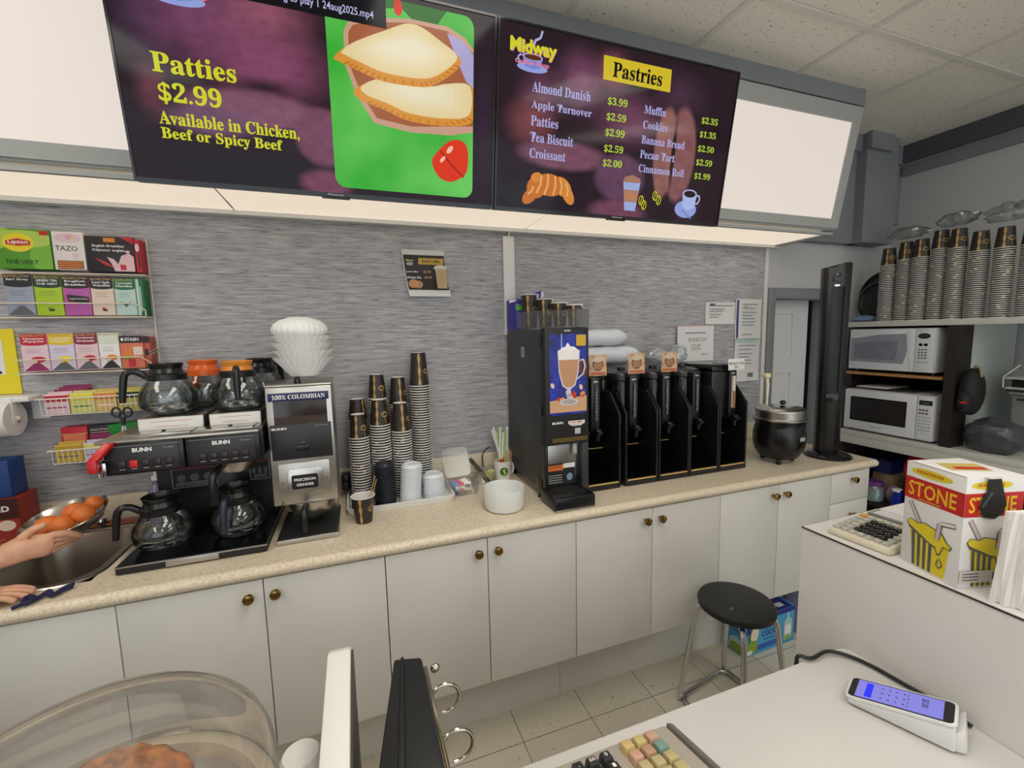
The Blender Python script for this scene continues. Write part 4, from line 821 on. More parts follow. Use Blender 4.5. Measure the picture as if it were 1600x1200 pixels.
# ---------------------------------------------------------------- cups, lids and tray
CUPB = m('cup_brown_black', (46, 38, 34), .45); CUPR = m('cup_rim_white', (232, 230, 226), .5); CUPI = m('cup_inside', (224, 222, 218), .6)
def cup_mesh(rt, rb, h, inverted, gold_at, emblem_at, lip=.0022, full=True):
    """paper cup; inverted: mouth down"""
    b = B(); n = 28
    f = (lambda z: h - z) if inverted else (lambda z: z)
    out = [(rb, 0), (rt, h - .003)]; rim = [(rt, h - .004), (rt + lip, h - .003), (rt + lip, h - .0002), (rt - .0005, h), (rt - .0015, h - .003)]
    inn = [(rt - .0015, h - .003), (rb - .001, .006)]
    if inverted:
        b.lathe([(rt, f(h - .003)), (rb, f(0))], CUPB, n, None, False, False)
        b.lathe([(rt - .0002, f(h - .001)), (rt + .0004, f(h)), (rt + lip, f(h - .0002)), (rt + lip, f(h - .003)), (rt, f(h - .004))], CUPR, n, None, False, False)
        b.lathe([(rb, f(0)), (rb - .003, f(0)), (rb - .003, f(.004)), (0, f(.004))], CUPR, n, None, False, False)
    else:
        b.lathe(out, CUPB, n, None, True, False); b.lathe(rim, CUPR, n, None, False, False); b.lathe(inn, CUPI, n, None, False, False); b.lathe([(rb - .001, .006), (0, .006)], CUPI, n, None, False, False)
    if full:
        R = lambda z: rb + (rt - rb) * z / h + .0003
        def pt(a, z): return (R(z) * cos(a), R(z) * sin(a), f(z))
        zz = [h * (.03 + .92 * k / 20) for k in range(21)]; ww = [.07 + .09 * sin(pi * 2.5 * k / 20 + .4) ** 2 for k in range(21)]
        for k in range(20):
            for j in range(5):
                q0, q1 = -1 + .4 * j, -.6 + .4 * j
                b.add([pt(gold_at + q0 * ww[k], zz[k]), pt(gold_at + q1 * ww[k], zz[k]), pt(gold_at + q1 * ww[k + 1], zz[k + 1]), pt(gold_at + q0 * ww[k + 1], zz[k + 1])], [(0, 1, 2, 3), (3, 2, 1, 0)], GOLD)
        def stroke(p):
            for (a, z), (a2, z2) in zip(p, p[1:]):
                d = math.hypot(a2 - a, (z2 - z) / rt) or 1; na, nz = -(z2 - z) / rt / d * .025, (a2 - a) / d * .025 * rt
                b.add([pt(a - na, z - nz), pt(a2 - na, z2 - nz), pt(a2 + na, z2 + nz), pt(a + na, z + nz)], [(0, 1, 2, 3), (3, 2, 1, 0)], GOLD)
        if full == 'strip': return b.mesh('paper_cup')
        q = emblem_at; u = .055 * h / .11 * 10 * .1
        sg = -1 if inverted else 1
        zc = h * .55
        stroke([(q + .42 * cos(t) , zc + .010 * sin(t) ) for t in [k * pi / 8 for k in range(17)]])
        stroke([(q + .22 * cos(t), zc + .001 + .007 * sin(t)) for t in [k * pi / 6 for k in range(13)]])
        stroke([(q + .04, zc + .006), (q - .02, zc + .02), (q + .06, zc + .030), (q + .02, zc + .040)])
        stroke([(q - .30, zc - .004), (q, zc - .012), (q + .30, zc - .004)])
    me = b.mesh('paper_cup'); return me
def link(me, name, loc, label, cat, group, rz=0):
    o = bpy.data.objects.new(name, me); COL.objects.link(o); o.location = loc; o.rotation_euler = (0, 0, rz)
    return tag(o, label, cat, group)
RIMZ = .0113
def cup_stack(x, y, z, n, rt, h, where, rz=0.0):
    me = cup_mesh(rt, rt * .74, h, True, radians(-112), radians(-60)); ml = cup_mesh(rt, rt * .74, h, True, radians(-112), radians(-60), full='strip')
    for k in range(n):
        link(me if k > n - 2 else ml, 'paper_cup', (x, y, z + RIMZ * k), 'upside-down black and gold paper cup in the ' + where, 'paper cup', 'paper cups in the ' + where, rz if k > n - 2 else rz + random.uniform(-2.6, 2.6))
TZ = .9205
cup_stack(-.779, -.170, TZ, 25, .0385, .098, 'short front stack nearest the grinder', .1)
cup_stack(-.779, -.084, TZ, 30, .0385, .094, 'rear stack nearest the grinder', 1.2)
cup_stack(-.693, -.170, TZ, 29, .0395, .108, 'front stack second from the grinder', .05)
cup_stack(-.693, -.085, TZ, 38, .0385, .105, 'rear stack second from the grinder', 0)
cup_stack(-.607, -.170, TZ, 26, .0395, .122, 'front stack behind the white lids', .5)
cup_stack(-.605, -.085, TZ, 35, .039, .122, 'rear stack behind the white lids', .55)
cup_stack(-.512, -.095, TZ, 42, .0425, .148, 'tallest stack at the right of the tray', .3)
tr = B(); WP = m('tray_white', (226, 226, 224), .35)
o1 = rr(-.842, -.408, -.308, -.024, .03); o2 = rr(-.834, -.416, -.300, -.032, .026); o3 = rr(-.828, -.422, -.294, -.038, .022)
L1 = [[(x, y, .911) for x, y in o3], [(x, y, .911) for x, y in o2], [(x, y, .936) for x, y in o1], [(x, y, .938) for x, y in o2], [(x, y, .918) for x, y in o3]]
n = len(o1); tr.add([p for q in L1 for p in q], [(j * n + i, j * n + (i + 1) % n, (j + 1) * n + (i + 1) % n, (j + 1) * n + i) for j in range(4) for i in range(n)] + [tuple(range(n - 1, -1, -1)), tuple(range(4 * n, 5 * n))], WP)
tr.thing('serving_tray', 'shallow white plastic tray carrying the cup and lid stacks', 'tray')
def lid(mat, r):
    return B().lathe([(r, 0), (r + .003, .001), (r + .003, .005), (r, .007), (r - .004, .013), (r - .007, .016), (r - .010, .0165), (r - .011, .013), (0, .013)], mat, 32, None, False, False).mesh('cup_cover')
LB = m('lid_black', (30, 34, 42), .35); LWM = m('lid_white', (222, 228, 236), .4)
for x, y, n, r, mt, dz, wh in ((-.690, -.248, 20, .0395, LB, .0085, 'black stack on the tray front'), (-.592, -.248, 18, .0405, LWM, .0085, 'taller white stack on the tray'), (-.490, -.238, 11, .0425, LWM, .0088, 'shorter white stack on the tray')):
    me = lid(mt, r)
    for k in range(n): link(me, 'cup_cover', (x + (.0007 * k if mt is LWM and n > 12 else 0), y, .9185 + dz * k), 'domed plastic cup lid in the ' + wh, 'lid', 'lids in the ' + wh)
me = lid(LB, .038)
for k in range(4): link(me, 'cup_cover', (-.782, -.250, .9185 + .0085 * k), 'black cup lid in the low pile behind the single cup', 'lid', 'black lids in the low pile')
c = bpy.data.objects.new('paper_cup', cup_mesh(.042, .029, .103, False, radians(-108), radians(-40))); COL.objects.link(c); c.location = (-.779, -.372, .9105)
tag(c, 'single upright paper cup at the tray corner holding two stir sticks', 'paper cup')
WOOD = m('stick_wood', (206, 160, 110), .6)
for k, (dx, dz) in enumerate(((.052, .165), (.046, .150))):
    B().tube([(-.782 + .01 * k, -.365, .918), (-.782 + dx + .01 * k, -.352, .911 + dz)], .0016, WOOD, 6).thing('stir_stick', 'wooden stir stick leaning in the single paper cup', 'stir stick', 'stir sticks in the single cup')

# ---------------------------------------------------------------- sweetener tub, cutlery tub, mug, bowl
def tub(name, label, cx, cy, w, d, h, rz, z=.911, lid_=True):
    t = root(name, label, 'plastic container', (cx, cy, z), None); M = at(cx, cy, z) @ Matrix.Rotation(rz, 4, 'Z'); b = B()
    a = rr(-w / 2 * .86, w / 2 * .86, -d / 2 * .86, d / 2 * .86, .015, 4); c = rr(-w / 2, w / 2, -d / 2, d / 2, .02, 4); e = rr(-w / 2 - .005, w / 2 + .005, -d / 2 - .005, d / 2 + .005, .022, 4); n = len(a)
    v = [(x, y, 0) for x, y in a] + [(x, y, h) for x, y in c] + [(x, y, h) for x, y in e]
    b.add(v, [(j * n + i, j * n + (i + 1) % n, (j + 1) * n + (i + 1) % n, (j + 1) * n + i) for j in range(2) for i in range(n)] + [tuple(range(n - 1, -1, -1))], FILM, M).part('tub', t)
    if lid_:
        l = B(); ML = M @ at(0, d / 2, h) @ Matrix.Rotation(radians(62), 4, 'X')
        l.prism(e, 0, .0015, clear('thin_film', (244, 246, 246), .10, .2, .03), ML @ at(0, d / 2 + .004, 0)).part('lid', t)
    return t, M
t, M = tub('sweetener_tub', 'open clear plastic tub of sweetener packets beside the white lids', -.352, -.205, .115, .125, .05, .1)
for k, (cmat, nm) in enumerate(((pm('packet_blue', (120, 150, 206)), 'blue'), (pm('packet_pink', (220, 70, 110)), 'pink'), (YEL, 'yellow'), (WHITE, 'white'))):
    for j in range(3):
        x = -.385 + .032 * k + (-.03 if k == 3 else 0) ; Mk = M @ at(-.032 + .021 * k + (-.02 if k == 3 else 0), -.02 + .022 * j, .006 + .001 * k) @ Matrix.Rotation(radians(60 + 8 * j), 4, 'X') @ Matrix.Rotation(radians(10 * (j - 1)), 4, 'Z')
        b = B().box(-.017, .017, 0, .040, 0, .0025, cmat, .001, Mk); b.rect(-.012, .012, .012, .026, WHITE if k < 3 else INK, Mk, .0028); b.thing('sweetener_packet', nm + ' sweetener packet standing in the clear tub', 'sweetener packet', nm + ' packets in the tub')
t, M = tub('cutlery_tub', 'clear plastic tub with tea bags and dark tongs leaning, by the wall', -.225, -.10, .10, .09, .055, -.15, lid_=False)
tg = root('serving_tongs', 'dark and steel serving tongs leaning in the clear tub', 'tongs', (-.25, -.12, .92))
B().tube([(-.228, -.150, .918), (-.275, -.10, .99), (-.295, -.07, 1.018)], .0045, m('tong_steel', (120, 112, 108), .25, 1.0), 8).part('arm', tg)
B().tube([(-.214, -.150, .918), (-.262, -.10, .99), (-.283, -.07, 1.018)], .0045, m('tong_dark', (44, 30, 30), .3), 8).part('arm', tg)
for k in range(3): B().box(-.225 + .012 * k, -.195 + .012 * k, -.115 + .014 * k, -.112 + .014 * k, .915, .955, pm('pale_lemon', (216, 214, 120)), .001).thing('tea_bag', 'pale yellow tea bag in the tongs tub', 'tea bag', 'tea bags in the tongs tub')
B().tube(curve_pts([(-.215, -.05, .96), (-.218, -.05, 1.02), (-.20, -.045, 1.045), (-.175, -.03, 1.05)]), .0032, BLKP, 8).thing('black_cable', 'short black cable arching to the wall behind the clear tub', 'cable')
cb_ = B(); Mc = facing_up(-.195, -.245, .913, .10); cb_.box(-.06, .06, -.035, .035, 0, .003, m('kraft_board', (204, 160, 96), .8), .001, Mc); cb_.line([(-.008, .012), (.0, .02)], .003, BLACK, Mc, .0034).line([(.004, .010), (.012, .02)], .003, BLACK, Mc, .0034)
cb_.thing('cardboard_piece', 'flat piece of tan cardboard behind the white bowl', 'cardboard')
mg = root('mug', 'white mug with a round green and yellow emblem, holding straws', 'mug', (-.136, -.11, .911))
b = B().lathe([(.030, 0), (.038, .003), (.040, .06), (.041, .090), (.039, .091), (.037, .088), (.035, .008), (0, .008)], m('mug_white', (228, 230, 226), .15), 32, at(-.136, -.11, .911), True, False); b.part('body', mg)
B().tube([(-.098, -.105, .985), (-.083, -.10, .978), (-.077, -.098, .955), (-.083, -.10, .934), (-.099, -.105, .928)], .0055, m('mug_white', (228, 230, 226), .15), 10).part('handle', mg)
e = B()
for k, (r, mt) in enumerate(((.020, pm('emblem_green', (16, 84, 50))), (.0165, EMER))):
    pts = []
    for i in range(24):
        dx = r * cos(2 * pi * i / 24); a = radians(-98) + dx / .040; pts.append((-.136 + (.0412 + .0004 * k) * cos(a), -.11 + (.0412 + .0004 * k) * sin(a), .957 + r * sin(2 * pi * i / 24)))
    e.add(pts, [tuple(range(24))], mt)
for (dx0, dx1, z0, z1) in ((-.002, .004, -.012, .012), (-.008, -.002, .002, .007), (.004, .009, -.010, -.005), (-.004, .008, -.013, -.010)):
    A = lambda dx: radians(-98) + dx / .040
    e.add([(-.136 + .0422 * cos(A(dx)), -.11 + .0422 * sin(A(dx)), .957 + zz) for dx, zz in ((dx0, z0), (dx1, z0), (dx1, z1), (dx0, z1))], [(0, 1, 2, 3)], YEL)
e.part('emblem', mg)
STW = m('straw_white', (232, 230, 224), .5); STG = m('straw_green', (150, 190, 110), .5)
for k in range(8):
    a = k * .8; b = B().tube([(-.136 + .018 * cos(a), -.11 + .018 * sin(a), .922), (-.136 - .045 + .0105 * k, -.10 + .014 * sin(a), 1.150 + .014 * sin(k * 2.1))], .0052, STG if k in (3, 6) else STW, 8)
    b.thing('drinking_straw', 'green striped drinking straw standing in the mug' if k in (3, 6) else 'white paper-wrapped drinking straw standing in the mug', 'straw', 'green straws in the mug' if k in (3, 6) else 'white straws in the mug')
for k in range(7):
    B().box(-.128 + .0042 * k, -.1245 + .0042 * k, -.135 + .006 * (k % 3), -.1335 + .006 * (k % 3), .925, 1.030 + .010 * ((k * 3) % 4), WOOD, .0005).thing('stir_stick', 'wooden stir stick standing in the mug', 'stir stick', 'stir sticks in the mug')
for k in range(4):
    B().tube([(-.151 + .005 * k, -.128, .93), (-.158 + .006 * k, -.132, 1.012 + .004 * (k % 2))], .003, m('red_orange_stick', (210, 70, 40), .4), 6).thing('coffee_stirrer', 'short red stirrer standing in the mug', 'stirrer', 'red stirrers in the mug')
wb = root('white_bowl', 'straight-sided white ceramic bowl on the counter edge', 'bowl', (-.245, -.452, .911))
B().lathe([(.064, 0), (.074, .004), (.080, .018), (.0825, .085), (.0815, .088), (.079, .086), (.0765, .02), (.066, .010), (0, .009)], m('bowl_ceramic', (226, 228, 226), .2), 44, at(-.245, -.452, .911), True, False).part('body', wb)
B().lathe([(.070, .0), (.066, .012), (.03, .026), (0, .030)], m('sugar', (244, 244, 242), .8, bump=.3, bscale=300), 30, at(-.245, -.452, .925), True, False).thing('sugar_heap', 'heap of white sugar inside the white bowl', 'sugar', kind='stuff')

# ---------------------------------------------------------------- latte dispenser
ld = root('drink_dispenser', 'tall charcoal drink dispenser with an illustrated door', 'drink dispenser', (.02, -.24, .911))
DX0, DX1, DF = -.069, .130, -.475
B().box(DX0, DX1, -.43, -.026, 1.0, 1.622, CHAR, .004).box(DX0, DX1, -.36, -.026, .955, 1.0, CHAR).part('cabinet', ld)
dd = B().box(DX0, DX1, DF, -.431, 1.146, 1.626, BLKM, .006)
dd.part('door', ld)
for zz in (1.572, 1.29): B().box(DX0 - .006, DX0, -.445, -.415, zz - .022, zz + .022, BLKP, .002).part('hinge', ld)
pcn = B(); Mq = front(DX0, DF - .0006, 1.146); Z0, Z1 = .126, .454
LB2 = pm('latte_navy', (26, 36, 110))
SKYB = m('poster_bokeh', (30, 40, 120), .2, var=.6, vscale=14)
pcn.poly(rr(.020, .187, Z0, Z1, .010, 4), SKYB, Mq); pcn.poly([(.02, Z0 + .01), (.187, Z0 + .01), (.187, .20), (.02, .185)], pm('latte_table', (206, 160, 120)), Mq, .0003)
pcn.rect(.072, .076, .36, Z1, pm('streak', (150, 190, 250)), Mq, .0003); pcn.poly(rr(.140, .184, .405, .450, .005, 3), pm('bokeh_yellow', (200, 160, 40)), Mq, .0003)
pcn.disc(.172, .315, .018, .035, pm('pine_red', (110, 50, 40)), Mq, .0003); pcn.disc(.172, .315, .010, .024, pm('pine_brown', (70, 36, 34)), Mq, .0005)
for k in range(14): pcn.disc(.03 + .15 * random.random(), .17 + .08 * random.random(), .012, .008, pm('leaf_%d' % (k % 3), ((190, 50, 30), (220, 150, 80), (226, 200, 160))[k % 3]), Mq, .0004 + .00005 * k, 8, tilt=k)
pcn.poly([(.055, .385), (.155, .385), (.150, .30), (.135, .245), (.118, .232), (.092, .232), (.075, .245), (.060, .30)], pm('glass_pale', (206, 206, 214)), Mq, .0014)
pcn.poly([(.060, .360), (.150, .360), (.145, .30), (.131, .250), (.116, .238), (.094, .238), (.079, .250), (.065, .30)], pm('latte', (190, 140, 108)), Mq, .0017)
pcn.poly([(.058, .385), (.152, .385), (.149, .350), (.061, .350)], pm('foam_cream', (232, 226, 224)), Mq, .002); pcn.disc(.105, .385, .050, .010, pm('foam_cream', (232, 226, 224)), Mq, .0021)
pcn.poly([(.062, .388), (.075, .400), (.088, .402), (.100, .420), (.112, .404), (.130, .402), (.148, .388)], WHITE, Mq, .0022)
pcn.line([(.150, .345), (.172, .350), (.180, .32), (.170, .29), (.142, .27)], .006, pm('glass_pale', (206, 206, 214)), Mq, .0014)
pcn.rect(.096, .114, .190, .235, pm('glass_pale', (206, 206, 214)), Mq, .0016); pcn.disc(.105, .205, .014, .006, pm('glass_line', (170, 160, 160)), Mq, .0018); pcn.disc(.105, .178, .042, .014, pm('glass_pale', (206, 206, 214)), Mq, .0016); pcn.disc(.105, .178, .032, .010, pm('glass_line', (170, 160, 160)), Mq, .0018)
pcn.part('door_picture', ld)
lt = B(); lt.text('BUNN', .088, .464, .026, .006, WHITE, Mq, .0003, .03).text('BUNN', .030, .088, .048, .010, WHITE, Mq, .0003, .04)
lt.poly([(.102, .098), (.178, .098), (.178, .086), (.160, .076), (.120, .076), (.102, .086)], m('sticker_white', (226, 222, 216), .5), Mq, .0003); lt.text('Fresh Milk', .108, .088, .06, .008, RED, Mq, .0006, .02); lt.text('Cappuccino', .116, .079, .046, .006, RED, Mq, .0006, .01)
lt.rect(.132, .158, .042, .066, m('label_grey', (190, 192, 194), .4), Mq, .0003)
for k in range(3): lt.rect(.03, .19, .014 + .006 * k, .016 + .006 * k, m('print_amber', (150, 126, 40), .5), Mq, .0003)
lt.part('lettering', ld)
lb_ = B(); Ml = facing_left(DX0 - .0006, -.235, 1.50); lb_.rect(-.02, .02, .0, .045, m('label_grey', (190, 192, 194), .4), Ml)
for k in range(6): lb_.rect(-.017, .017, .004 + .0065 * k, .0065 + .0065 * k, GRPH, Ml, .0003)
lb_.part('data_label', ld)
B().box(DX0 + .012, DX1 - .03, -.448, -.431, 1.0, 1.146, m('splash_steel', (170, 168, 164), .3, 1.0), .002).box(DX0, DX0 + .012, -.47, -.431, .93, 1.146, BLKP, .002).box(DX1 - .030, DX1, -.47, -.431, .93, 1.146, CHAR, .002).box(DX0, DX1, -.445, -.36, .93, 1.0, BLKP, .003).box(.060, .078, -.465, -.448, 1.10, 1.146, LGREY, .002).part('splash_panel', ld)
lw = B(); Mw = front(DX0 + .014, -.4505, 1.0); lw.rect(0, .13, -.03, .062, BLKM, Mw); lw.rect(.002, .075, .032, .056, m('label_orange', (214, 110, 40), .5), Mw, .0003); lw.rect(.075, .13, .040, .060, PAPER, Mw, .0003); lw.disc(.105, .0, .014, .016, m('label_ice', (120, 150, 180), .4), Mw, .0003)
for k in range(4): lw.rect(.006, .07, -.02 + .010 * k, -.017 + .010 * k, LGREY, Mw, .0003)
lw.text('CAUTION', .012, .044, .05, .008, BLACK, Mw, .0006, .02); lw.part('warning_label', ld)
dt = B().box(-.082, .097, -.585, -.44, .9115, .965, BLKP, .008).box(-.060, .080, -.575, -.455, .965, .9665, BLKG, .001)
for k in range(6): dt.box(-.05, .07, -.565 + .018 * k, -.556 + .018 * k, .9665, .968, BLKM)
dt.box(-.080, .095, -.587, -.584, .912, .918, STEEL, .001); dt.part('drip_tray', ld)
for fx, fy in ((-.062, -.40), (-.05, -.05), (.112, -.05), (.112, -.40)): B().lathe([(.013, 0), (.013, .006), (.008, .010), (.008, .05)], BLKP, 14, at(fx, fy, .9105)).part('leg', ld)
# things on top of it
for k, (x, y_, rt, h, nm) in enumerate(((-.022, -.215, .040, .147, 'tallest'), (.019, -.290, .036, .122, 'second tallest'), (.054, -.362, .0345, .101, 'second smallest'), (.088, -.432, .032, .088, 'smallest'))):
    o = bpy.data.objects.new('paper_cup', cup_mesh(rt, rt * .73, h, False, radians(-128), radians(-72))); COL.objects.link(o); o.location = (x, y_, 1.6305)
    tag(o, nm + ' of four display cups on top of the drink dispenser', 'paper cup')
    s_ = B(); a0 = radians(-66); R_ = rt * .985 + .0015
    for i in range(5):
        a, a2 = a0 + .16 * i, a0 + .16 * (i + 1)
        s_.add([(R_ * cos(a), R_ * sin(a), h * .87), (R_ * cos(a2), R_ * sin(a2), h * .87), (R_ * cos(a2), R_ * sin(a2), h * .87 + .014), (R_ * cos(a), R_ * sin(a), h * .87 + .014)], [(0, 1, 2, 3)], m('sticker_cream', (214, 204, 176), .6))
        if i in (1, 3): s_.add([((R_ + .0003) * cos(a + .03 + t), (R_ + .0003) * sin(a + .03 + t), h * .87 + zz) for t, zz in ((0, .004), (.1, .004), (.1, .010), (0, .010))], [(0, 1, 2, 3)], GRPH)
    p_ = bpy.data.objects.new('size_sticker', s_.mesh('size_sticker')); COL.objects.link(p_); p_.parent = o
hl = root('cup_holder', 'low clear acrylic holder around the display cups', 'holder', (.03, -.33, 1.627))
HD = Vector((.096, -.189, 0)).normalized(); HN = Vector((0, 0, 1)).cross(HD) * -1
def hbox(a0, a1, n0, n1, z0, z1): 
    P_ = lambda a, n_: (.033 + HD.x * a + HN.x * n_, -.325 + HD.y * a + HN.y * n_)
    q = [P_(a0, n0), P_(a1, n0), P_(a1, n1), P_(a0, n1)]
    return B().hull([(x, y, z0) for x, y in q], [(x, y, z1) for x, y in q], clear('thin_film', (244, 246, 246), .10, .2, .03))
hbox(-.165, .160, .042, .044, 1.6285, 1.700).part('side_panel', hl); hbox(-.165, .160, -.044, -.042, 1.6285, 1.700).part('side_panel', hl); hbox(.160, .162, -.044, .044, 1.6285, 1.700).part('front_panel', hl); hbox(-.165, .162, -.044, .044, 1.6265, 1.6283, ).part('base', hl)
BB = pm('carton_blue', (58, 50, 170)); bx = root('blue_carton', 'opened blue and green carton behind the display cups', 'carton', (-.06, -.16, 1.627))
b = B().box(-.068, -.005, -.155, -.03, 1.6265, 1.765, BB, .001); b.rect(-.070, -.004, .0, .001, WHITE, front(0, -.1556, 1.76)); b.rect(-.0685, -.0045, .085, .108, pm('carton_green', (110, 200, 80)), front(0, -.1556, 1.6265)); b.rect(-.0685, -.0045, .112, .114, WHITE, front(0, -.1556, 1.6265)); b.part('box', bx)
B().hull([(-.005, -.14, 1.752), (.062, -.14, 1.752), (.062, -.136, 1.752), (-.005, -.136, 1.752)], [(-.007, -.14, 1.775), (.068, -.14, 1.806), (.068, -.136, 1.806), (-.007, -.136, 1.775)], BB).part('flap', bx)
B().hull([(.063, -.139, 1.768), (.084, -.132, 1.778), (.084, -.129, 1.778), (.063, -.136, 1.768)], [(.066, -.139, 1.804), (.082, -.132, 1.798), (.082, -.129, 1.798), (.066, -.136, 1.804)], WHITE).part('flap', bx)
B().hull([(-.100, -.155, 1.745), (-.068, -.155, 1.752), (-.068, -.152, 1.752), (-.100, -.152, 1.745)], [(-.098, -.155, 1.757), (-.068, -.155, 1.762), (-.068, -.152, 1.762), (-.098, -.152, 1.757)], WHITE).part('flap', bx)

# ---------------------------------------------------------------- coffee dispensers
def dispenser(x, label, card=True, sign=None):
    t = root('coffee_dispenser', label, 'coffee dispenser', (x, -.25, .911))
    X0, X1 = x - .0875, x + .0875
    s = B()
    for xx in (X0, X1 - .010):
        s.prism([(-.44, .0), (-.10, .0), (-.10, .42), (-.36, .42), (-.375, .405), (-.42, .352), (-.44, .335)], xx, xx + .010, BLKP, Matrix(((0, 0, 1, 0), (1, 0, 0, 0), (0, 1, 0, .9115), (0, 0, 0, 1))), .003)
    s.box(X0 + .010, X1 - .010, -.115, -.10, .9115, 1.30, BLKP).box(X0 + .010, X1 - .010, -.44, -.115, .9115, .940, BLKP, .003)
    s.part('stand', t)
    B().box(X0 + .012, X1 - .012, -.443, -.437, .936, .942, m('gold_trim', (206, 170, 104), .35), .001).part('tray_trim', t)
    B().box(X0 + .012, X1 - .012, -.425, -.125, .940, .943, BLKG).part('drip_tray', t)
    B().tube([(x - .0775, -.30, 1.064), (x + .0775, -.30, 1.062)], .0022, m('gold_trim', (206, 170, 104), .35), 6).part('edge_reflection', t)  # bright line standing in for an edge reflection inside the bay
    if not sign:
        sv = B().lathe([(.070, 1.135), (.080, 1.15), (.083, 1.17), (.083, 1.36), (.080, 1.375)], BLKG, 36, at(x, -.27, 0)); sv.part('server', t)
        B().lathe([(.082, 1.375), (.0865, 1.380), (.0865, 1.402), (.080, 1.412), (.05, 1.420), (.02, 1.424), (.018, 1.436), (0, 1.438)], BLKP, 36, at(x, -.27, 0)).part('lid', t)
    else:
        sv = B().hull([(x - .08, -.37, 1.16), (x + .08, -.37, 1.16), (x + .08, -.14, 1.16), (x - .08, -.14, 1.16)], [(x - .083, -.375, 1.40), (x + .083, -.375, 1.40), (x + .083, -.14, 1.40), (x - .083, -.14, 1.40)], BLKP, .012); sv.part('server', t)
        B().hull([(x - .086, -.38, 1.40), (x + .086, -.38, 1.40), (x + .086, -.135, 1.40), (x - .086, -.135, 1.40)], [(x - .083, -.372, 1.432), (x + .083, -.372, 1.432), (x + .083, -.14, 1.432), (x - .083, -.14, 1.432)], BLKG, .008).part('lid', t)
    gx = x - .012 if not sign else x + .035
    B().box(gx - .022, gx + .022, -.392, -.35, 1.165, 1.405, BLKP, .004).part('gauge_housing', t)
    gt = B().tube([(gx, -.396, 1.215), (gx, -.396, 1.375)], .0055 if not sign else .010, m('gauge_glass', (96, 92, 88), .1, var=.3, vscale=60) if not sign else m('gauge_lit', (206, 200, 186), .15), 12)
    for k in range(10): gt.box(gx + .008, gx + .013, -.3935, -.392, 1.222 + .015 * k, 1.224 + .015 * k, LGREY)
    if sign: gt.tube([(gx - .002, -.4015, 1.215), (gx - .002, -.4015, 1.30)], .006, m('tea_brown', (150, 84, 50), .2), 10)
    gt.text('BUNN', gx - .010, 1.384, .020, .008, WHITE, frame((0, -.3925, 0), (1, 0, 0), (0, 0, 1)), 0, .02); gt.part('sight_gauge', t)
    B().box(gx - .014, gx + .014, -.425, -.36, 1.150, 1.182, BLKP, .006).lathe([(.010, 1.128), (.011, 1.152)], BLKP, 14, at(gx, -.408, 0)).box(gx - .013, gx + .013, -.436, -.422, 1.160, 1.172, BLKG, .003).part('faucet', t)
    if card:
        cd = B(); Mc = frame((x - .050, -.398, 1.414), (1, 0, 0), (0, .02, 1)); cd.box(0, .088, 0, .092, 0, .003, m('card_tan', (190, 150, 116), .5, var=.25, vscale=22), .001, Mc)
        cd.disc(.044, .052, .033, .033, m('card_cream', (214, 190, 160), .5), Mc, .0034); cd.disc(.044, .050, .029, .029, m('card_brown', (112, 82, 66), .5), Mc, .0037); cd.rect(.024, .066, .030, .058, m('card_mid', (160, 116, 84), .5), Mc, .004); cd.disc(.044, .07, .024, .010, m('card_pale', (200, 184, 166), .5), Mc, .0042); cd.rect(.006, .082, .006, .016, m('card_rust', (176, 96, 60), .5), Mc, .0034)
        cd.part('flavour_card', t, 'tan flavour card with a round emblem')
    if sign:
        cd = B(); Mc = frame((x - .005, -.398, 1.404), (1, 0, 0), (0, .03, 1)); cd.box(0, .104, 0, .055, 0, .002, PAPER, .0005, Mc); cd.text('MASALA CHAI', .006, .026, .092, .013, BLACK, Mc, .0024, .01); cd.text('TEA', .034, .008, .030, .012, BLACK, Mc, .0024, .01); cd.part('flavour_card', t, 'white card reading masala chai tea')
    return t
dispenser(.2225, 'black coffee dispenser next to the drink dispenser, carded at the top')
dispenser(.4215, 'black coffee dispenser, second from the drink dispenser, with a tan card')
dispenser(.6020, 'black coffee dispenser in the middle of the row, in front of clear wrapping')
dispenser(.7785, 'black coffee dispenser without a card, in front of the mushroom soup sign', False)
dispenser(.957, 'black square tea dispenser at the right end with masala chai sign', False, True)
for z0, x0, x1, r, nm in ((1.4385, .16, .665, .045, 'lower'), (1.534, .15, .585, .042, 'upper')):
    b = B(); k = 14; pts = [(x0 + (x1 - x0) * i / k, -.07 + .003 * sin(i * 2.2), z0 + r + .002 * sin(i * 1.7)) for i in range(k + 1)]
    rad = [r * (.35 if i in (0, k) else .8 if i in (1, k - 1) else 1 + .03 * sin(i * 1.3)) for i in range(k + 1)]
    b.tube(pts, rad, m('wrapped_foam', (226, 230, 236), .35, bump=.2, bscale=40), 22); b.thing('cup_sleeve', nm + ' white wrapped roll of foam cups lying behind the dispensers', 'wrapped cups', ang=70)
def crumple(name, label, cat, c, r, mat, seed, n=22, amp=.28, group=None, flat=None):
    rnd = random.Random(seed); b = B(); b.ball((0, 0, 0), 1, mat, n); ph = [rnd.random() * 6 for _ in range(9)]
    v = []
    for x, y, z in b.v:
        k = 1 + amp * (sin(5 * x + ph[0]) * cos(4 * z + ph[1]) * .5 + sin(9 * y + ph[2]) * .3 + sin(11 * z + 7 * x + ph[3]) * .25 + (rnd.random() - .5) * .35)
        p = [c[0] + x * k * r[0], c[1] + y * k * r[1], c[2] + z * k * r[2]]
        if flat is not None: p[2] = max(flat, p[2])
        v.append(tuple(p))
    b.v = v; return b.thing(name, label, cat, group, ang=25)
crumple('clear_bag', 'crumpled clear plastic bag on top of the middle dispenser', 'plastic bag', (.765, -.10, 1.472), (.065, .05, .036), clear('bag_film', (240, 242, 244), .35, .1, .35), 3, 28, .25, None, 1.4385)
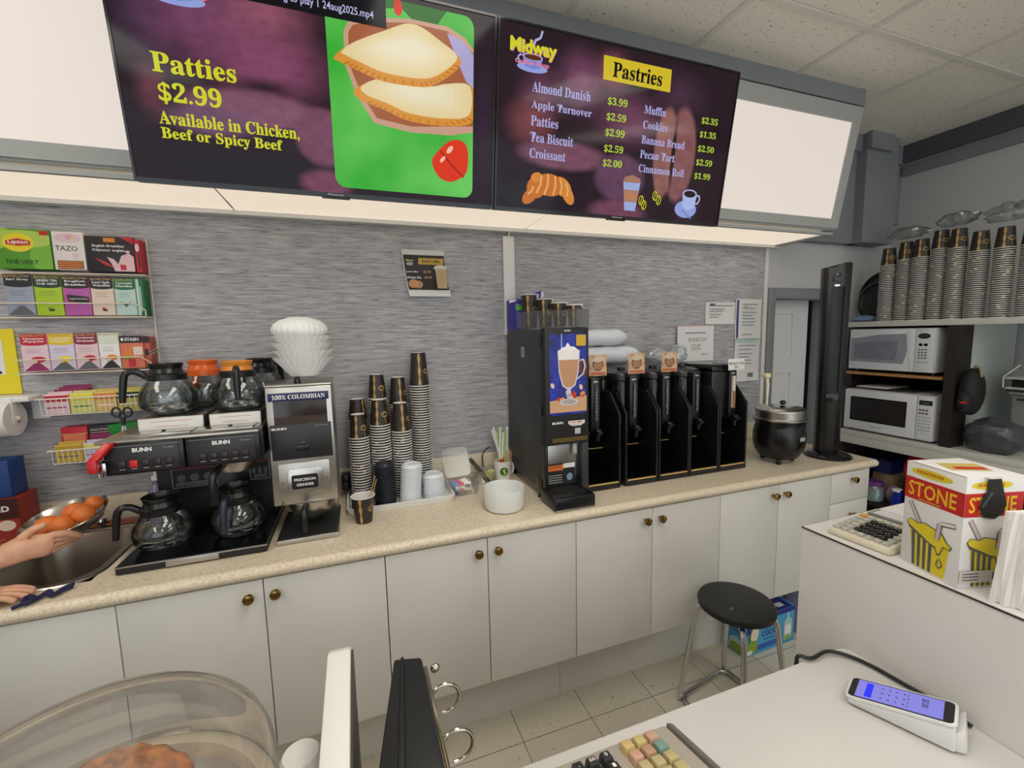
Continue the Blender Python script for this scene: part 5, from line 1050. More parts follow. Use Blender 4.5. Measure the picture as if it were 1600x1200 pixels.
crumple('clear_bag', 'smaller crumpled clear bag on the dispensers, against the soup sign', 'plastic bag', (.885, -.12, 1.480), (.045, .04, .045), clear('bag_film', (240, 242, 244), .35, .1, .35), 8, 28, .3, None, 1.4385)
ms = B(); Mm = frame((.962, -.02, 1.425), (1, -.0, 0), (0, .012, 1)); ms.box(0, .262, 0, .205, 0, .0015, PAPER, 0, Mm)
ms.text('xxxxxxxxxxxxx', .055, .158, .15, .008, INKB, Mm, .002) if False else [ms.rect(.055 + .0115 * k, .063 + .0115 * k, .160, .167, INKB, Mm, .002) for k in range(13)]
ms.text('MUSHROOM', .078, .112, .130, .024, GRPH, Mm, .002, -.004).text('SOUP', .100, .075, .064, .024, GRPH, Mm, .002, -.004).line([(.095, .068), (.172, .070)], .003, GRPH, Mm, .002).text('$5.99', .175, .030, .048, .013, INKR, Mm, .002, .0)
ms.line([(.0, .2045), (.262, .2045)], .004, m('red_edge', (226, 150, 150), .6), Mm, .002)
ms.thing('paper_sign', 'white handwritten mushroom soup sign standing behind the dispensers', 'sign')

# ---------------------------------------------------------------- soup kettle
KX, KY = 1.293, -.414
kt = root('soup_kettle', 'round black soup kettle with steel lid at the end of the counter', 'soup kettle', (KX, KY, .911))
KM = at(KX, KY, .911)
B().lathe([(.055, .018), (.092, .032), (.112, .065), (.1215, .105), (.1215, .150), (.114, .185), (.110, .200), (.114, .212), (.116, .222)], m('kettle_black', (16, 16, 17), .25), 48, KM).part('body', kt)
B().lathe([(.114, .222), (.124, .225), (.125, .232), (.113, .236), (.114, .268), (.117, .271), (.116, .277), (.09, .280)], STEEL, 48, KM, False, False).part('insert_rim', kt)
B().lathe([(.1145, .278), (.106, .286), (.06, .294), (0, .297)], m('lid_steel', (206, 204, 200), .15, 1.0), 48, KM, True, False).part('lid', kt)
B().ball((KX + .004, KY - .012, 1.222), (.015, .015, .013), BLKP, 16).part('lid_knob', kt)
for k in range(3): B().lathe([(.010, 0), (.012, .004), (.009, .028)], BLKP, 14, KM @ at(.078 * cos(-2.4 + 2.1 * k), .078 * sin(-2.4 + 2.1 * k), 0)).part('foot', kt)
kl = B(); Rk = .1222
for i in range(6):
    a, a2 = radians(-92) + .06 * i, radians(-92) + .06 * (i + 1); kl.add([(KX + Rk * cos(t), KY + Rk * sin(t), .911 + zz) for t, zz in ((a, .128), (a2, .128), (a2, .148), (a, .148))], [(0, 1, 2, 3)], LGREY)
kl.part('badge', kt)
ldl = B().tube([(KX - .060, KY + .028, 1.209), (KX - .064, KY + .025, 1.26), (KX - .070, KY + .02, 1.32), (KX - .079, KY + .02, 1.36)], [.005, .006, .008, .009], m('ladle_cream', (228, 222, 200), .4), 10).box(KX - .096, KY * 0 + KX - .064, KY + .004, KY + .036, 1.352, 1.376, m('ladle_tip', (226, 214, 170), .4), .006)
ldl.thing('ladle', 'cream-handled ladle standing in the soup kettle', 'ladle')

# ---------------------------------------------------------------- tower fan
tf = root('tower_fan', 'tall black tower fan standing on the end of the counter', 'tower fan', (1.615, -.44, .911))
FMx = at(1.602, -.448, .911) @ Matrix.Rotation(radians(-38), 4, 'Z')
B().lathe([(.108, .0), (.110, .006), (.102, .016), (.07, .028), (.05, .034)], BLKG, 44, at(1.608, -.458, .911)).part('base', tf)
pr2 = [(-.098, -.045), (-.075, -.072), (-.03, -.082), (.03, -.078), (.085, -.055), (.108, -.02), (.105, .03), (.06, .065), (-.06, .065), (-.1, .03)]
sc_ = .56
B().hull([(x * sc_, y * sc_, .03) for x, y in pr2], [(x * sc_ * 1.12, y * sc_ * 1.12, 1.0 + .02 * (x > .02)) for x, y in pr2], m('fan_black', (17, 17, 19), .3), .004, FMx).part('column', tf)
gl = B()
for k in range(7):
    xa = -.026 + .0085 * k
    gl.hull([(xa, -.0475, .36), (xa + .0035, -.0475, .36), (xa + .0035, -.040, .36), (xa, -.040, .36)], [(xa * 1.1, -.0525, .90), (xa * 1.1 + .0038, -.0525, .90), (xa * 1.1 + .0038, -.044, .90), (xa * 1.1, -.044, .90)], BLKM, 0, FMx)
gl.part('grille', tf)
cpn = B().box(-.028, .008, -.0545, -.045, .925, .965, BLKG, .002, FMx); cpn.disc(-.008, .905, .013, .005, CHROME, FMx @ frame((0, -.0545, 0), (1, 0, 0), (0, 0, 1))); cpn.box(-.03, .028, -.050, -.04, .30, .345, BLKG, .002, FMx); cpn.part('control_panel', tf)

# ---------------------------------------------------------------- shelving along the right wall
SHW = m('shelf_white', (206, 204, 198), .45); DKW = m('dark_walnut', (40, 32, 30), .5, var=.15, vscale=20, stretch=(1, 1, 8)); WDS = m('shelf_oak', (170, 124, 76), .5, var=.12, vscale=25, stretch=(8, 1, 8))
su = root('shelving_unit', 'white and dark wood shelving unit along the right wall', 'shelving', (2.5, -.9, 0))
B().box(2.233, 2.797, -1.9, -.095, 1.602, 1.634, SHW, .002).part('shelf', su)
B().box(2.233, 2.797, -1.9, -.095, .905, .936, SHW, .002).box(2.237, 2.262, -1.9, -.095, .850, .905, SHW, .002).part('shelf', su)
B().box(2.25, 2.78, -.613, -.112, 1.302, 1.318, WDS).part('shelf', su, 'thin oak shelf under the upper microwave')
B().box(2.242, 2.37, -.672, -.622, .936, 1.602, DKW).part('divider', su)
B().box(2.37, 2.79, -.672, -.622, .936, 1.602, m('greenish_white_panel', (190, 198, 192), .5)).part('divider', su, 'pale painted rear of the divider')
B().box(2.30, 2.79, -.112, -.095, .936, 1.602, DKW).part('side_panel', su)
B().box(2.775, 2.792, -.622, -.112, .936, 1.602, DKW).part('back_panel', su)
B().box(2.30, 2.797, -1.9, -.095, .46, .486, DKW).part('shelf', su, 'dark low shelf full of clutter')
B().box(2.26, 2.797, -.112, -.095, 0, .905, DKW).part('side_panel', su); B().box(2.26, 2.797, -1.9, -1.88, 0, .905, DKW).part('side_panel', su); B().box(2.78, 2.797, -1.88, -.112, 0, .905, DKW).part('back_panel', su)
def FL(x, y, z): return facing_left(x, y, z)    # u runs towards the viewer (-y), v up
MWW = m('microwave_white', (214, 216, 222), .35)
def feet(t, x0, x1, y0, y1, z0, z1):
    for x in (x0, x1):
        for y in (y0, y1): B().lathe([(.012, z0), (.012, z1)], BLKP, 12, at(x, y, 0)).part('foot', t)
mw = root('microwave', 'upper white microwave with a grey rounded window, on the oak shelf', 'microwave', (2.43, -.33, 1.318))
B().box(2.26, 2.60, -.570, -.125, 1.336, 1.590, MWW, .006).part('case', mw); feet(mw, 2.29, 2.57, -.55, -.15, 1.3183, 1.338)
M = FL(2.252, -.125, 1.336); d = B(); d.box(0, .352, .002, .250, 0, .008, MWW, .004, M)
d.poly([(.008, .050), (.300, .045), (.312, .09), (.318, .14), (.316, .185), (.305, .222), (.16, .216), (.008, .192)], m('window_grey', (142, 144, 156), .25), M, .0086)
d.poly([(.03, .066), (.262, .066), (.270, .18), (.15, .178), (.03, .160)], m('window_grey_dark', (122, 124, 138), .25, var=.06, vscale=50), M, .009)
d.text('Panasonic', .015, .030, .040, .005, LGREY, M, .0086); d.part('door', mw)
B().hull([(2.243, -.455, 1.345), (2.2435, -.470, 1.345), (2.2435, -.470, 1.575), (2.243, -.430, 1.575)], [(2.252, -.455, 1.345), (2.252, -.478, 1.345), (2.252, -.478, 1.575), (2.252, -.43, 1.575)], MWW, .002).part('handle', mw)
c = B().box(.354, .443, .002, .250, 0, .008, MWW, .004, M); c.disc(.394, .208, .030, .016, m('display_dark', (40, 42, 46), .2), M, .0086); c.text('Panasonic', .375, .236, .038, .004, GRPH, M, .0086)
for r in range(3):
    for k in range(2): c.box(.372 + .024 * k, .388 + .024 * k, .152 - .0 * r, .166, .008, .009, LGREY, 0, M)
for r in range(4):
    for k in range(3): c.rect(.370 + .015 * k, .381 + .015 * k, .080 + .016 * r, .087 + .016 * r, GRPH, M, .0086)
c.rect(.364, .388, .058, .061, GRPH, M, .0086).rect(.396, .42, .058, .061, GRPH, M, .0086); c.part('control_panel', mw)
mw = root('microwave', 'lower white microwave with a black window, on the white shelf', 'microwave', (2.43, -.34, .936))
B().box(2.26, 2.62, -.590, -.117, .948, 1.205, MWW, .006).part('case', mw); feet(mw, 2.29, 2.57, -.57, -.14, .9363, .95)
M = FL(2.252, -.117, .948); d = B(); d.box(0, .392, .002, .255, 0, .008, MWW, .004, M)
d.poly(rr(.036, .346, .058, .212, .006, 3), m('window_black', (18, 16, 16), .15), M, .0086).rect(.046, .336, .068, .202, m('window_mesh', (30, 26, 26), .4), M, .009); d.text('Panasonic', .160, .028, .060, .009, GRPH, M, .0086, .01); d.part('door', mw)
c = B().box(.394, .473, .002, .255, 0, .008, MWW, .004, M); c.rect(.404, .466, .205, .233, m('display_dark', (40, 42, 46), .2), M, .0086); c.text('12:00', .420, .212, .030, .010, m('display_digits', (120, 130, 130), .4), M, .009)
for r in range(7):
    for k in range(4 if r > 1 else 3): c.rect(.405 + .0155 * k, .417 + .0155 * k, .058 + .019 * (6 - r), .064 + .019 * (6 - r) + (.004 if r < 2 else 0), LGREY if r > 1 else GRPH, M, .0086)
c.rect(.404, .464, .012, .040, m('window_grey', (142, 144, 156), .25), M, .0085).rect(.405, .463, .013, .039, MWW, M, .0087); c.part('control_panel', mw)
for k, (y0, y1, mt, nm) in enumerate(((-.33, -.16, PAPER, 'white paper sheet'), (-.47, -.20, m('dark_folder', (44, 42, 40), .5), 'dark folder'), (-.55, -.36, m('grey_magazine', (150, 146, 136), .5), 'grey magazine'))):
    B().box(2.28 + .02 * k, 2.5, y0, y1, 1.2066 + .0065 * (2 - k), 1.2126 + .0065 * (2 - k), mt, .001).thing('paper_sheet', nm + ' lying on the lower microwave', 'papers')
# cup stacks stored on the top shelf
SR = .0108
me_s = cup_mesh(.0395, .030, .104, True, radians(-165), radians(-120)); me_l = cup_mesh(.0395, .030, .104, True, radians(-165), radians(-120), full='strip')
ys = [-.262, -.345, -.425, -.507, -.590, -.680, -.775, -.868]; hs = [32, 34, 34, 37, 36, 33, 33, 33]
for i in (4, 5):
    nm = ('fourth' if i == 4 else 'third') + ' shelf stack from the right edge'
    for k in range(hs[i]): link(me_s if k == hs[i] - 1 else me_l, 'paper_cup', (2.335, ys[i], 1.6345 + SR * k), 'upside-down black paper cup in the ' + nm, 'paper cup', 'paper cups in the ' + nm, 0 if k == hs[i] - 1 else random.uniform(-2.6, 2.6))
sb = B()
for i in (0, 1, 2, 3, 6, 7):
    for k in range(hs[i]):
        src = me_s if k == hs[i] - 1 else me_l; ox = 2.335 + (.012 * (i % 2))
        mats = list(src.materials); byk = {}
        for q in src.polygons: byk.setdefault(q.material_index, []).append(tuple(q.vertices))
        ca, sa = (1, 0) if k == hs[i] - 1 else (lambda q: (cos(q), sin(q)))(random.uniform(-2.6, 2.6))
        base = [(v.co.x * ca - v.co.y * sa + ox, v.co.x * sa + v.co.y * ca + ys[i], v.co.z + 1.6345 + SR * k) for v in src.vertices]
        n0 = len(sb.v); sb.v += base
        for kk, fs in byk.items():
            if mats[kk] not in sb.m: sb.m.append(mats[kk])
            sb.f += [tuple(a + n0 for a in q) for q in fs]; sb.k += [sb.m.index(mats[kk])] * len(fs)
sb.thing('paper_cup', 'remaining bagged stacks of black paper cups along the top shelf', 'paper cups', 'paper cups stored on the top shelf', 'stuff')
FILM2 = clear('bag_film_clear', (225, 232, 228), .30, .12, .10, (190, 200, 196))
for k, (y, z, ry, rz_, nm) in enumerate(((-.34, 2.150, .13, .035, 'left'), (-.56, 2.172, .12, .040, 'middle'), (-.78, 2.150, .13, .055, 'right'))):
    crumple('plastic_film', 'crumpled clear film lying over the ' + nm + ' shelf cup stacks', 'plastic film', (2.36, y, z), (.05, ry * .72, rz_), FILM2, 20 + k, 30, .35, 'clear films over the shelf cup stacks', z - .028)
# black oval trays leaning in the corner
TB2 = m('tray_black', (30, 30, 32), .35)
for k, (y, r, x, ti, nm) in enumerate(((-.158, .150, 2.50, 5, 'larger black oval tray leaning at the back of the top shelf'), (-.150, .116, 2.455, 6, 'smaller black oval tray leaning in front on the top shelf'))):
    Mt = at(x, y, 1.638 + r * 1.06) @ Matrix.Rotation(radians(-90 + ti), 4, 'Y') @ Matrix.Diagonal((1.06, .98, 1, 1))
    t = B().lathe([(r * .86, .0), (r * .93, .004), (r, .016), (r + .004, .016), (r * .95, .002), (r * .86, -.003)], TB2, 44, Mt, True, True)
    t.lathe([(r + .003, .0165), (r + .0045, .0175), (r + .0055, .0165)], m('tray_edge', (150, 150, 150), .3), 44, Mt, False, False)
    t.thing('oval_tray', nm, 'tray')
crumple('plastic_bag', 'pale blue crumpled plastic at the foot of the black trays', 'plastic bag', (2.37, -.12, 1.653), (.028, .075, .022), m('blue_film', (130, 150, 190), .35), 31, 24, .3, None, 1.6345)
# right-hand bay: bag, backpack, bin, printer tray, wire stand
crumple('rubbish_bag', 'filled grey plastic bag at the right end of the white shelf', 'plastic bag', (2.335, -.805, 1.020), (.095, .114, .098), m('bag_grey', (66, 68, 74), .28), 41, 40, .11, None, .9365)
bp = root('backpack', 'black backpack hanging against the dark shelf divider', 'backpack', (2.36, -.70, 1.07))
b = B().ball((2.29, -.724, 1.25), (.075, .044, .128), m('bag_black', (14, 14, 16), .7), 22); b.part('body', bp)
B().ball((2.23, -.728, 1.20), (.045, .030, .06), m('bag_black', (14, 14, 16), .7), 18).part('pocket', bp)
B().tube([(2.285, -.724, 1.365), (2.275, -.735, 1.39), (2.275, -.755, 1.375), (2.28, -.76, 1.33)], .006, m('strap_tan', (150, 140, 110), .6), 8).part('strap', bp); B().box(2.183, 2.19, -.75, -.725, 1.195, 1.205, m('tag_red', (190, 40, 30), .5)).part('tag', bp)
bn = root('storage_bin', 'clear plastic storage drawer at the right edge of the shelf', 'storage bin', (2.6, -.97, .936))
B().box(2.48, 2.76, -1.12, -.80, .9365, 1.235, clear('bin_plastic', (206, 212, 212), .25, .15, .45, (190, 194, 194)), .012).part('bin', bn); B().box(2.455, 2.765, -1.125, -.795, 1.235, 1.25, m('bin_top', (170, 174, 176), .4), .004).part('lid', bn); B().box(2.449, 2.455, -.90, -.83, 1.205, 1.215, BLACK, .002).part('handle', bn)
pr_ = root('printer', 'flat grey device with white edges on the clear storage drawer', 'printer', (2.6, -.97, 1.25))
B().box(2.44, 2.76, -1.13, -.79, 1.2505, 1.262, m('device_dark', (34, 32, 34), .4)).box(2.437, 2.76, -1.13, -.785, 1.262, 1.272, m('device_white', (196, 198, 200), .4), .002).box(2.46, 2.74, -1.10, -.80, 1.272, 1.315, m('device_dark', (34, 32, 34), .4), .003).box(2.435, 2.76, -1.13, -.785, 1.315, 1.325, m('device_white', (196, 198, 200), .4), .002).part('body', pr_)
B().tube([(2.436, -.780, 1.27), (2.436, -.778, 1.325), (2.44, -.835, 1.392)], .003, m('white_wire', (224, 222, 214), .35), 6).part('support_wire', pr_)
for k in range(3): B().box(2.47 + .05 * k, 2.66 + .02 * k, -1.05 + .04 * k, -.86 + .02 * k, 1.3253 + .005 * k, 1.3298 + .005 * k, (PAPER, m('dark_folder', (44, 42, 40), .5), PAPER)[k]).thing('paper_sheet', ('white paper under the dark folder on the flat device', 'dark folder on the flat grey device', 'white paper topmost on the flat grey device')[k], 'papers')
ws = root('wire_stand', 'brown wire stand with a dark block at the right edge of the bay', 'stand', (2.55, -.95, 1.34))
B().tube([(2.50, -.87, 1.3405), (2.50, -.87, 1.46), (2.50, -.885, 1.478), (2.50, -1.02, 1.485), (2.50, -1.035, 1.47), (2.50, -1.035, 1.3405)], .004, m('brown_wire', (70, 44, 34), .5), 8).part('wire_frame', ws); B().box(2.505, 2.56, -1.02, -.915, 1.3405, 1.47, m('dark_block', (50, 46, 46), .5), .004).part('block', ws)
crumple('maroon_cloth', 'maroon cloth bundled at the front right of the white shelf', 'cloth', (2.31, -1.02, .952), (.05, .05, .018), m('maroon_fabric', (110, 20, 56), .8), 51, 22, .2, None, .9365)
wh = root('wall_hook', 'small metal hook high on the wall of the right-hand bay', 'hook', (2.79, -.98, 1.56)); B().box(2.792, 2.7995, -1.00, -.985, 1.535, 1.585, LGREY).part('plate', wh); B().tube([(2.792, -.992, 1.575), (2.765, -.992, 1.57), (2.76, -.992, 1.545), (2.775, -.992, 1.535)], .004, STEEL, 8).part('hook', wh)
# clutter under the white shelf
jr = root('candy_jar', 'clear jar with turquoise contents and purple lid under the shelf', 'jar', (2.34, -.29, .486))
B().lathe([(.05, .0), (.055, .006), (.055, .085), (.045, .10)], clear('jar_clear', (220, 230, 230), .2, .08, .2), 26, at(2.345, -.265, .4865), True, True).part('jar', jr); B().lathe([(.048, .004), (.048, .06)], m('turquoise', (40, 150, 140), .5, var=.4, vscale=40), 24, at(2.345, -.265, .4865)).part('contents', jr); B().lathe([(.050, .1005), (.050, .122), (.046, .126)], m('purple_cap', (110, 60, 140), .4), 24, at(2.345, -.265, .4865)).part('lid', jr)
crumple('clear_bag', 'clear bag of pinkish goods beside the turquoise jar under the shelf', 'plastic bag', (2.40, -.345, .545), (.05, .035, .055), clear('pink_film', (226, 206, 226), .3, .1, .4, (200, 180, 206)), 61, 22, .15, None, .4865)
b = B().hull([(2.31, -.425, .4865), (2.38, -.425, .4865), (2.38, -.375, .4865), (2.31, -.375, .4865)], [(2.33, -.420, .60), (2.36, -.420, .60), (2.36, -.38, .60), (2.33, -.38, .60)], m('pack_blue', (28, 40, 150), .35), .008); b.box(2.315, 2.36, -.418, -.382, .585, .603, WHITE, .003); b.thing('snack_packet', 'blue packet with white top under the shelf', 'packet')
crumple('snack_bag', 'red and silver snack bag hanging at the back under the shelf', 'snack bag', (2.37, -.47, .737), (.04, .060, .095), m('pack_red', (190, 30, 34), .3), 71, 24, .10, None, None)
bx2 = B().box(2.33, 2.50, -.53, -.44, .4865, .636, m('dark_crate', (50, 50, 56), .5), .006); bx2.thing('crate', 'dark grey crate holding up the red snack bag under the shelf', 'crate')
B().box(2.42, 2.62, -.33, -.20, .4865, .66, m('tan_sack', (130, 110, 80), .8, var=.2, vscale=20), .02).thing('sack', 'tan sack at the back of the low shelf', 'sack'); B().box(2.40, 2.58, -.32, -.18, .661, .745, m('navy_box', (20, 30, 90), .5), .003).thing('carton', 'dark blue carton on top of the tan sack under the shelf', 'carton')

# ---------------------------------------------------------------- floor: stool and cartons
st = root('bar_stool', 'round black stool with bent chrome legs, standing before the white cabinets', 'stool', (.635, -.785, 0))
SX, SY, SH, SRR = .635, -.785, .50, .147
s_ = B().lathe([(SRR - .012, SH - .030), (SRR - .002, SH - .024), (SRR, SH - .010), (SRR - .004, SH - .002), (SRR - .014, SH)], m('seat_black', (22, 22, 23), .42, bump=.05, bscale=90), 48, at(SX, SY, 0))
s_.part('seat', st)
TAN = m('worn_foam', (190, 140, 96), .8)
w_ = B(); w_.ball((SX + .1405 * cos(-.55), SY + .1405 * sin(-.55), SH - .010), (.010, .010, .009), TAN, 10).part('worn_edge', st, 'chipped tan patch on the seat edge')
w_ = B(); w_.disc(-.06, -.035, .012, .006, m('worn_grey', (96, 92, 70), .7), at(SX, SY, SH + .0006), n=10, tilt=.4); w_.part('worn_spot', st); w_ = B(); w_.disc(-.045, .035, .016, .006, m('worn_dark', (46, 44, 42), .7), at(SX, SY, SH + .0006), n=10, tilt=-.4); w_.part('worn_spot', st)
FT = [(.469, -.662), (.777, -.598), (.801, -.908), (.493, -.972)]
for fx, fy in FT:
    dx, dy = fx - SX, fy - SY
    B().tube([(SX + dx * .25, SY + dy * .25, SH - .036), (SX + dx * .55, SY + dy * .55, SH - .037), (SX + dx * .68, SY + dy * .68, SH - .050), (SX + dx * .74, SY + dy * .74, SH - .085), (fx, fy, .030), (fx, fy, .0125)], .011, CHROME, 12).part('leg', st)
rg_ = []
for k in range(4):
    (ax, ay), (bx_, by_) = FT[k], FT[(k + 1) % 4]
    for q in (.10, .5, .90): rg_.append((ax + (bx_ - ax) * q, ay + (by_ - ay) * q, .0125))
B().tube(rg_, .011, CHROME, 12, closed=True).part('base_ring', st)
CB = m('coconut_blue', (70, 160, 206), .45); CBD = m('coconut_navy', (24, 40, 140), .45)
vb = root('drink_carton', 'blue coconut water carton on the floor behind the stool', 'carton', (1.11, -.50, 0)); M = Matrix.Translation((.93, -.578, .001)) @ Matrix.Rotation(radians(2), 4, 'Z')
b = B().box(0, .345, 0, .108, 0, .192, CB, .002, M); b.rect(.02, .33, .0, .104, CBD, M @ at(0, .002, .1923) , 0)
F = M @ frame((0, -.0006, 0), (1, 0, 0), (0, 0, 1)); b.rect(0, .345, .168, .192, CBD, F)
b.text('VITA', .115, .118, .085, .040, CBD, F, .0004, .03).text('COCO', .112, .082, .10, .030, CBD, F, .0004, .03); b.text('coconut water', .125, .062, .075, .010, CBD, F, .0004)
b.rect(.08, .25, .020, .046, m('coconut_mid', (40, 90, 180), .45), F, .0003); b.disc(.058, .110, .034, .054, m('coconut_green', (70, 110, 50), .5), F, .0003, tilt=-.2); b.disc(.064, .110, .026, .044, m('coconut_flesh', (228, 220, 190), .5), F, .0006, tilt=-.2); b.disc(.048, .045, .036, .036, m('coconut_lime', (140, 170, 50), .5), F, .0009); b.rect(.012, .048, .010, .034, WHITE, F, .0012)
b.poly([(.27, .02), (.325, .02), (.325, .12), (.305, .14), (.305, .165), (.29, .165), (.29, .14), (.27, .12)], m('carton_pale', (170, 206, 214), .5), F, .0003); b.rect(.275, .320, .05, .10, WHITE, F, .0006); b.disc(.298, .03, .026, .012, m('coconut_lime', (140, 170, 50), .5), F, .0009)
b.rect(.008, .036, .12, .16, CBD, F, .0005); b.rect(.25, .295, .02, .05, WHITE, M @ at(0, 0, .1928))
G_ = M @ frame((-.0006, .108, 0), (0, -1, 0), (0, 0, 1)); b.poly([(.01, .01), (.11, .01), (.10, .07), (.06, .09), (.02, .07)], m('carton_pale', (170, 206, 214), .5), G_); b.disc(.06, .03, .04, .025, m('coconut_lime', (140, 170, 50), .5), G_, .0003); b.text('VITA COCO', .015, .11, .09, .02, CBD, G_, .0003, .02)
b.part('carton', vb)
pb = B().box(1.335, 1.70, -.558, -.47, .001, .245, m('carton_lilac', (180, 170, 200), .5), .002); Fp = front(1.335, -.5586, 0); pb.rect(0, .36, .12, .2, m('carton_violet', (90, 74, 130), .5), Fp); pb.text('SPARKLING', .03, .14, .2, .035, WHITE, Fp, .0004, .02); pb.rect(.0, .36, .02, .1, PAPER, Fp, .0002)
pb.thing('drink_carton', 'lilac carton on the floor to the right of the blue one', 'carton')

# ---------------------------------------------------------------- service counter in the foreground
EDGE = m('edge_dark', (40, 36, 34), .5)
sc1 = root('service_counter', 'tall white laminate counter block with thin dark edge at the right', 'counter', (.55, -2.0, 0))
b = B().box(.272, .80, -3.2, -1.308, 0, 1.098, MELD).part('body', sc1)
B().box(.2705, .80, -3.2, -1.3065, 1.0965, 1.0995, EDGE).box(.273, .7985, -3.198, -1.309, 1.0985, 1.1005, MELD).part('top', sc1)
sc2 = root('low_counter', 'low white laminate counter across the bottom of the photo', 'counter', (-1.2, -1.9, 0))
o = [(-3.0, -2.5), (.271, -2.5), (.271, -1.445), (.262, -1.432), (.245, -1.427), (-3.0, -1.427)]
B().prism(o, .815, .855, MELD, None, .002).part('top', sc2); B().box(-2.98, .268, -2.45, -1.46, 0, .815, MELD).part('body', sc2)
# payment terminal
TW = m('terminal_white', (222, 222, 222), .3)
pt_ = root('payment_terminal', 'white wedge payment terminal with a lit blue screen on the low counter', 'payment terminal', (.17, -1.60, .8555))
MT = frame((.106, -1.539, .8555), (.3947, -.9188, 0), (.9188, .3947, 0))   # u along the length, v across, w up
b = B()
b.hull([(.0, .0, .002), (.154, .0, .002), (.160, .074, .002), (.004, .068, .002)], [(-.002, -.002, .013), (.150, -.002, .050), (.152, .068, .050), (-.002, .068, .013)], TW, .006, MT)
b.hull([(.150, .004, .002), (.168, .012, .002), (.168, .070, .002), (.150, .074, .002)], [(.150, .006, .034), (.162, .014, .050), (.162, .068, .050), (.150, .070, .034)], TW, .004, MT)
b.part('body', pt_)
SL = frame(MT @ Vector((-.001, 0, .0165)), MT.to_3x3() @ Vector((.150, 0, .037)), MT.to_3x3() @ Vector((0, 1, 0)))
s_ = B(); s_.prism(rr(-.003, .158, -.002, .069, .010), -.003, .0015, TW, SL, .001); s_.part('screen_frame', pt_)
s_ = B(); s_.poly(rr(.001, .154, .002, .065, .008), m('glass_black', (10, 10, 14), .06), SL, .002); s_.part('screen_glass', pt_)
s_ = B(); s_.rect(.012, .140, .005, .062, m('terminal_screen', (60, 60, 130), .1, emit=.60, ecol=(140, 138, 224)), SL, .0024); s_.rect(.026, .037, .010, .056, m('terminal_blue', (10, 20, 160), .1, emit=.7, ecol=(20, 40, 230)), SL, .0028)
TXm = m('terminal_ink', (30, 30, 70), .2, emit=.2, ecol=(50, 50, 110))
MV = SL @ Matrix.Translation((.114, .022, .0028)) @ Matrix.Rotation(radians(-90), 4, 'Z')
s_.text('$0.00', -.030, -.006, .026, .012, TXm, MV, 0, .01)
for i in range(4):
    for j in range(3): s_.rect(.050 + .011 * i, .053 + .011 * i, .016 + .016 * j, .019 + .016 * j, TXm, SL, .0028)
for j in range(4): s_.rect(.090, .091, .010 + .012 * j, .017 + .012 * j, TXm, SL, .0028)
s_.part('screen', pt_)
B().tube(curve_pts([(.120, -1.420, .80), (.124, -1.419, .845), (.130, -1.4195, .864), (.150, -1.435, .8635), (.205, -1.436, .866), (.246, -1.480, .862), (.258, -1.556, .862), (.262, -1.600, .862), (.258, -1.66, .862)]), .0042, BLKP, 10).thing('black_cable', 'black cable running over the low counter edge to the payment terminal', 'cable')
# calculator
cal = root('calculator', 'beige desk calculator with black number keys beside the straw carton', 'calculator', (.42, -1.40, 1.1005))
ax_ = Vector((.216, .012, 0)).normalized(); ay_ = Vector((0, 0, 1)).cross(ax_)
MC = Matrix(((ax_.x, ay_.x, 0, .297), (ax_.y, ay_.y, 0, -1.490), (0, 0, 1, 1.1008), (0, 0, 0, 1)))   # x = from the keys' front edge to the display
CBG = m('calc_beige', (206, 196, 172), .5)
B().hull([(0, 0, 0), (.20, 0, 0), (.20, .135, 0), (0, .135, 0)], [(.004, .003, .016), (.198, .003, .030), (.198, .132, .030), (.004, .132, .016)], CBG, .006, MC).part('case', cal)
def ct_(x): return .0165 + .014 * x / .2
for i in range(6):
    for j in range(7):
        x, y = .010 + .021 * i, .010 + .0172 * j
        blk = 1 <= i <= 4 and 1 <= j <= 4
        if i == 5 and j == 6: mt = m('key_amber', (206, 150, 60), .5)
        else: mt = BLKP if blk else m('key_grey', (176, 174, 164), .5)
        MK = MC @ at(x, y, ct_(x)); k = B()
        if blk: k.lathe([(.0085, -.002), (.0085, .004), (.006, .006)], mt, 14, MK @ at(.008, .0065, 0)); k.line([(.006, .0055), (.010, .0075)], .001, LGREY, MK, .0064)
        else: k.box(0, .016, 0, .013, -.002, .005, mt, .0015, MK)
        k.part('key', cal)
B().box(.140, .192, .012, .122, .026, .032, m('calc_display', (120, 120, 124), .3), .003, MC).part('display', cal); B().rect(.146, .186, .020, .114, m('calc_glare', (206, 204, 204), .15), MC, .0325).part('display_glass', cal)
# straw carton
sb_ = root('straw_carton', 'white red and yellow straw carton with a torn black opening', 'carton', (.36, -1.55, 1.1008))
e1 = Vector((.278 - .312, -1.612 + 1.4995, 0)); e2 = Vector((.115, -.032, 0)); P1 = Vector((.312, -1.4995, 1.1008)); w1 = e1.length; w2 = e2.length; HB = .219
SWH = m('carton_white', (222, 220, 218), .5); SRD = m('carton_red', (186, 26, 28), .5); SYL = m('carton_yellow', (216, 196, 36), .5); SGY = m('carton_gold', (226, 182, 30), .5); SDK = m('carton_grey', (84, 82, 84), .5); SMID = m('carton_straw', (196, 180, 182), .5)
F1 = frame(P1, e1, (0, 0, 1)); F2 = frame(P1 + e1, e2, (0, 0, 1))
b = B(); c4 = [P1, P1 + e1, P1 + e1 + e2, P1 + e2]; b.hull([tuple(p) for p in c4], [(p.x, p.y, p.z + HB) for p in c4], SWH, .001)
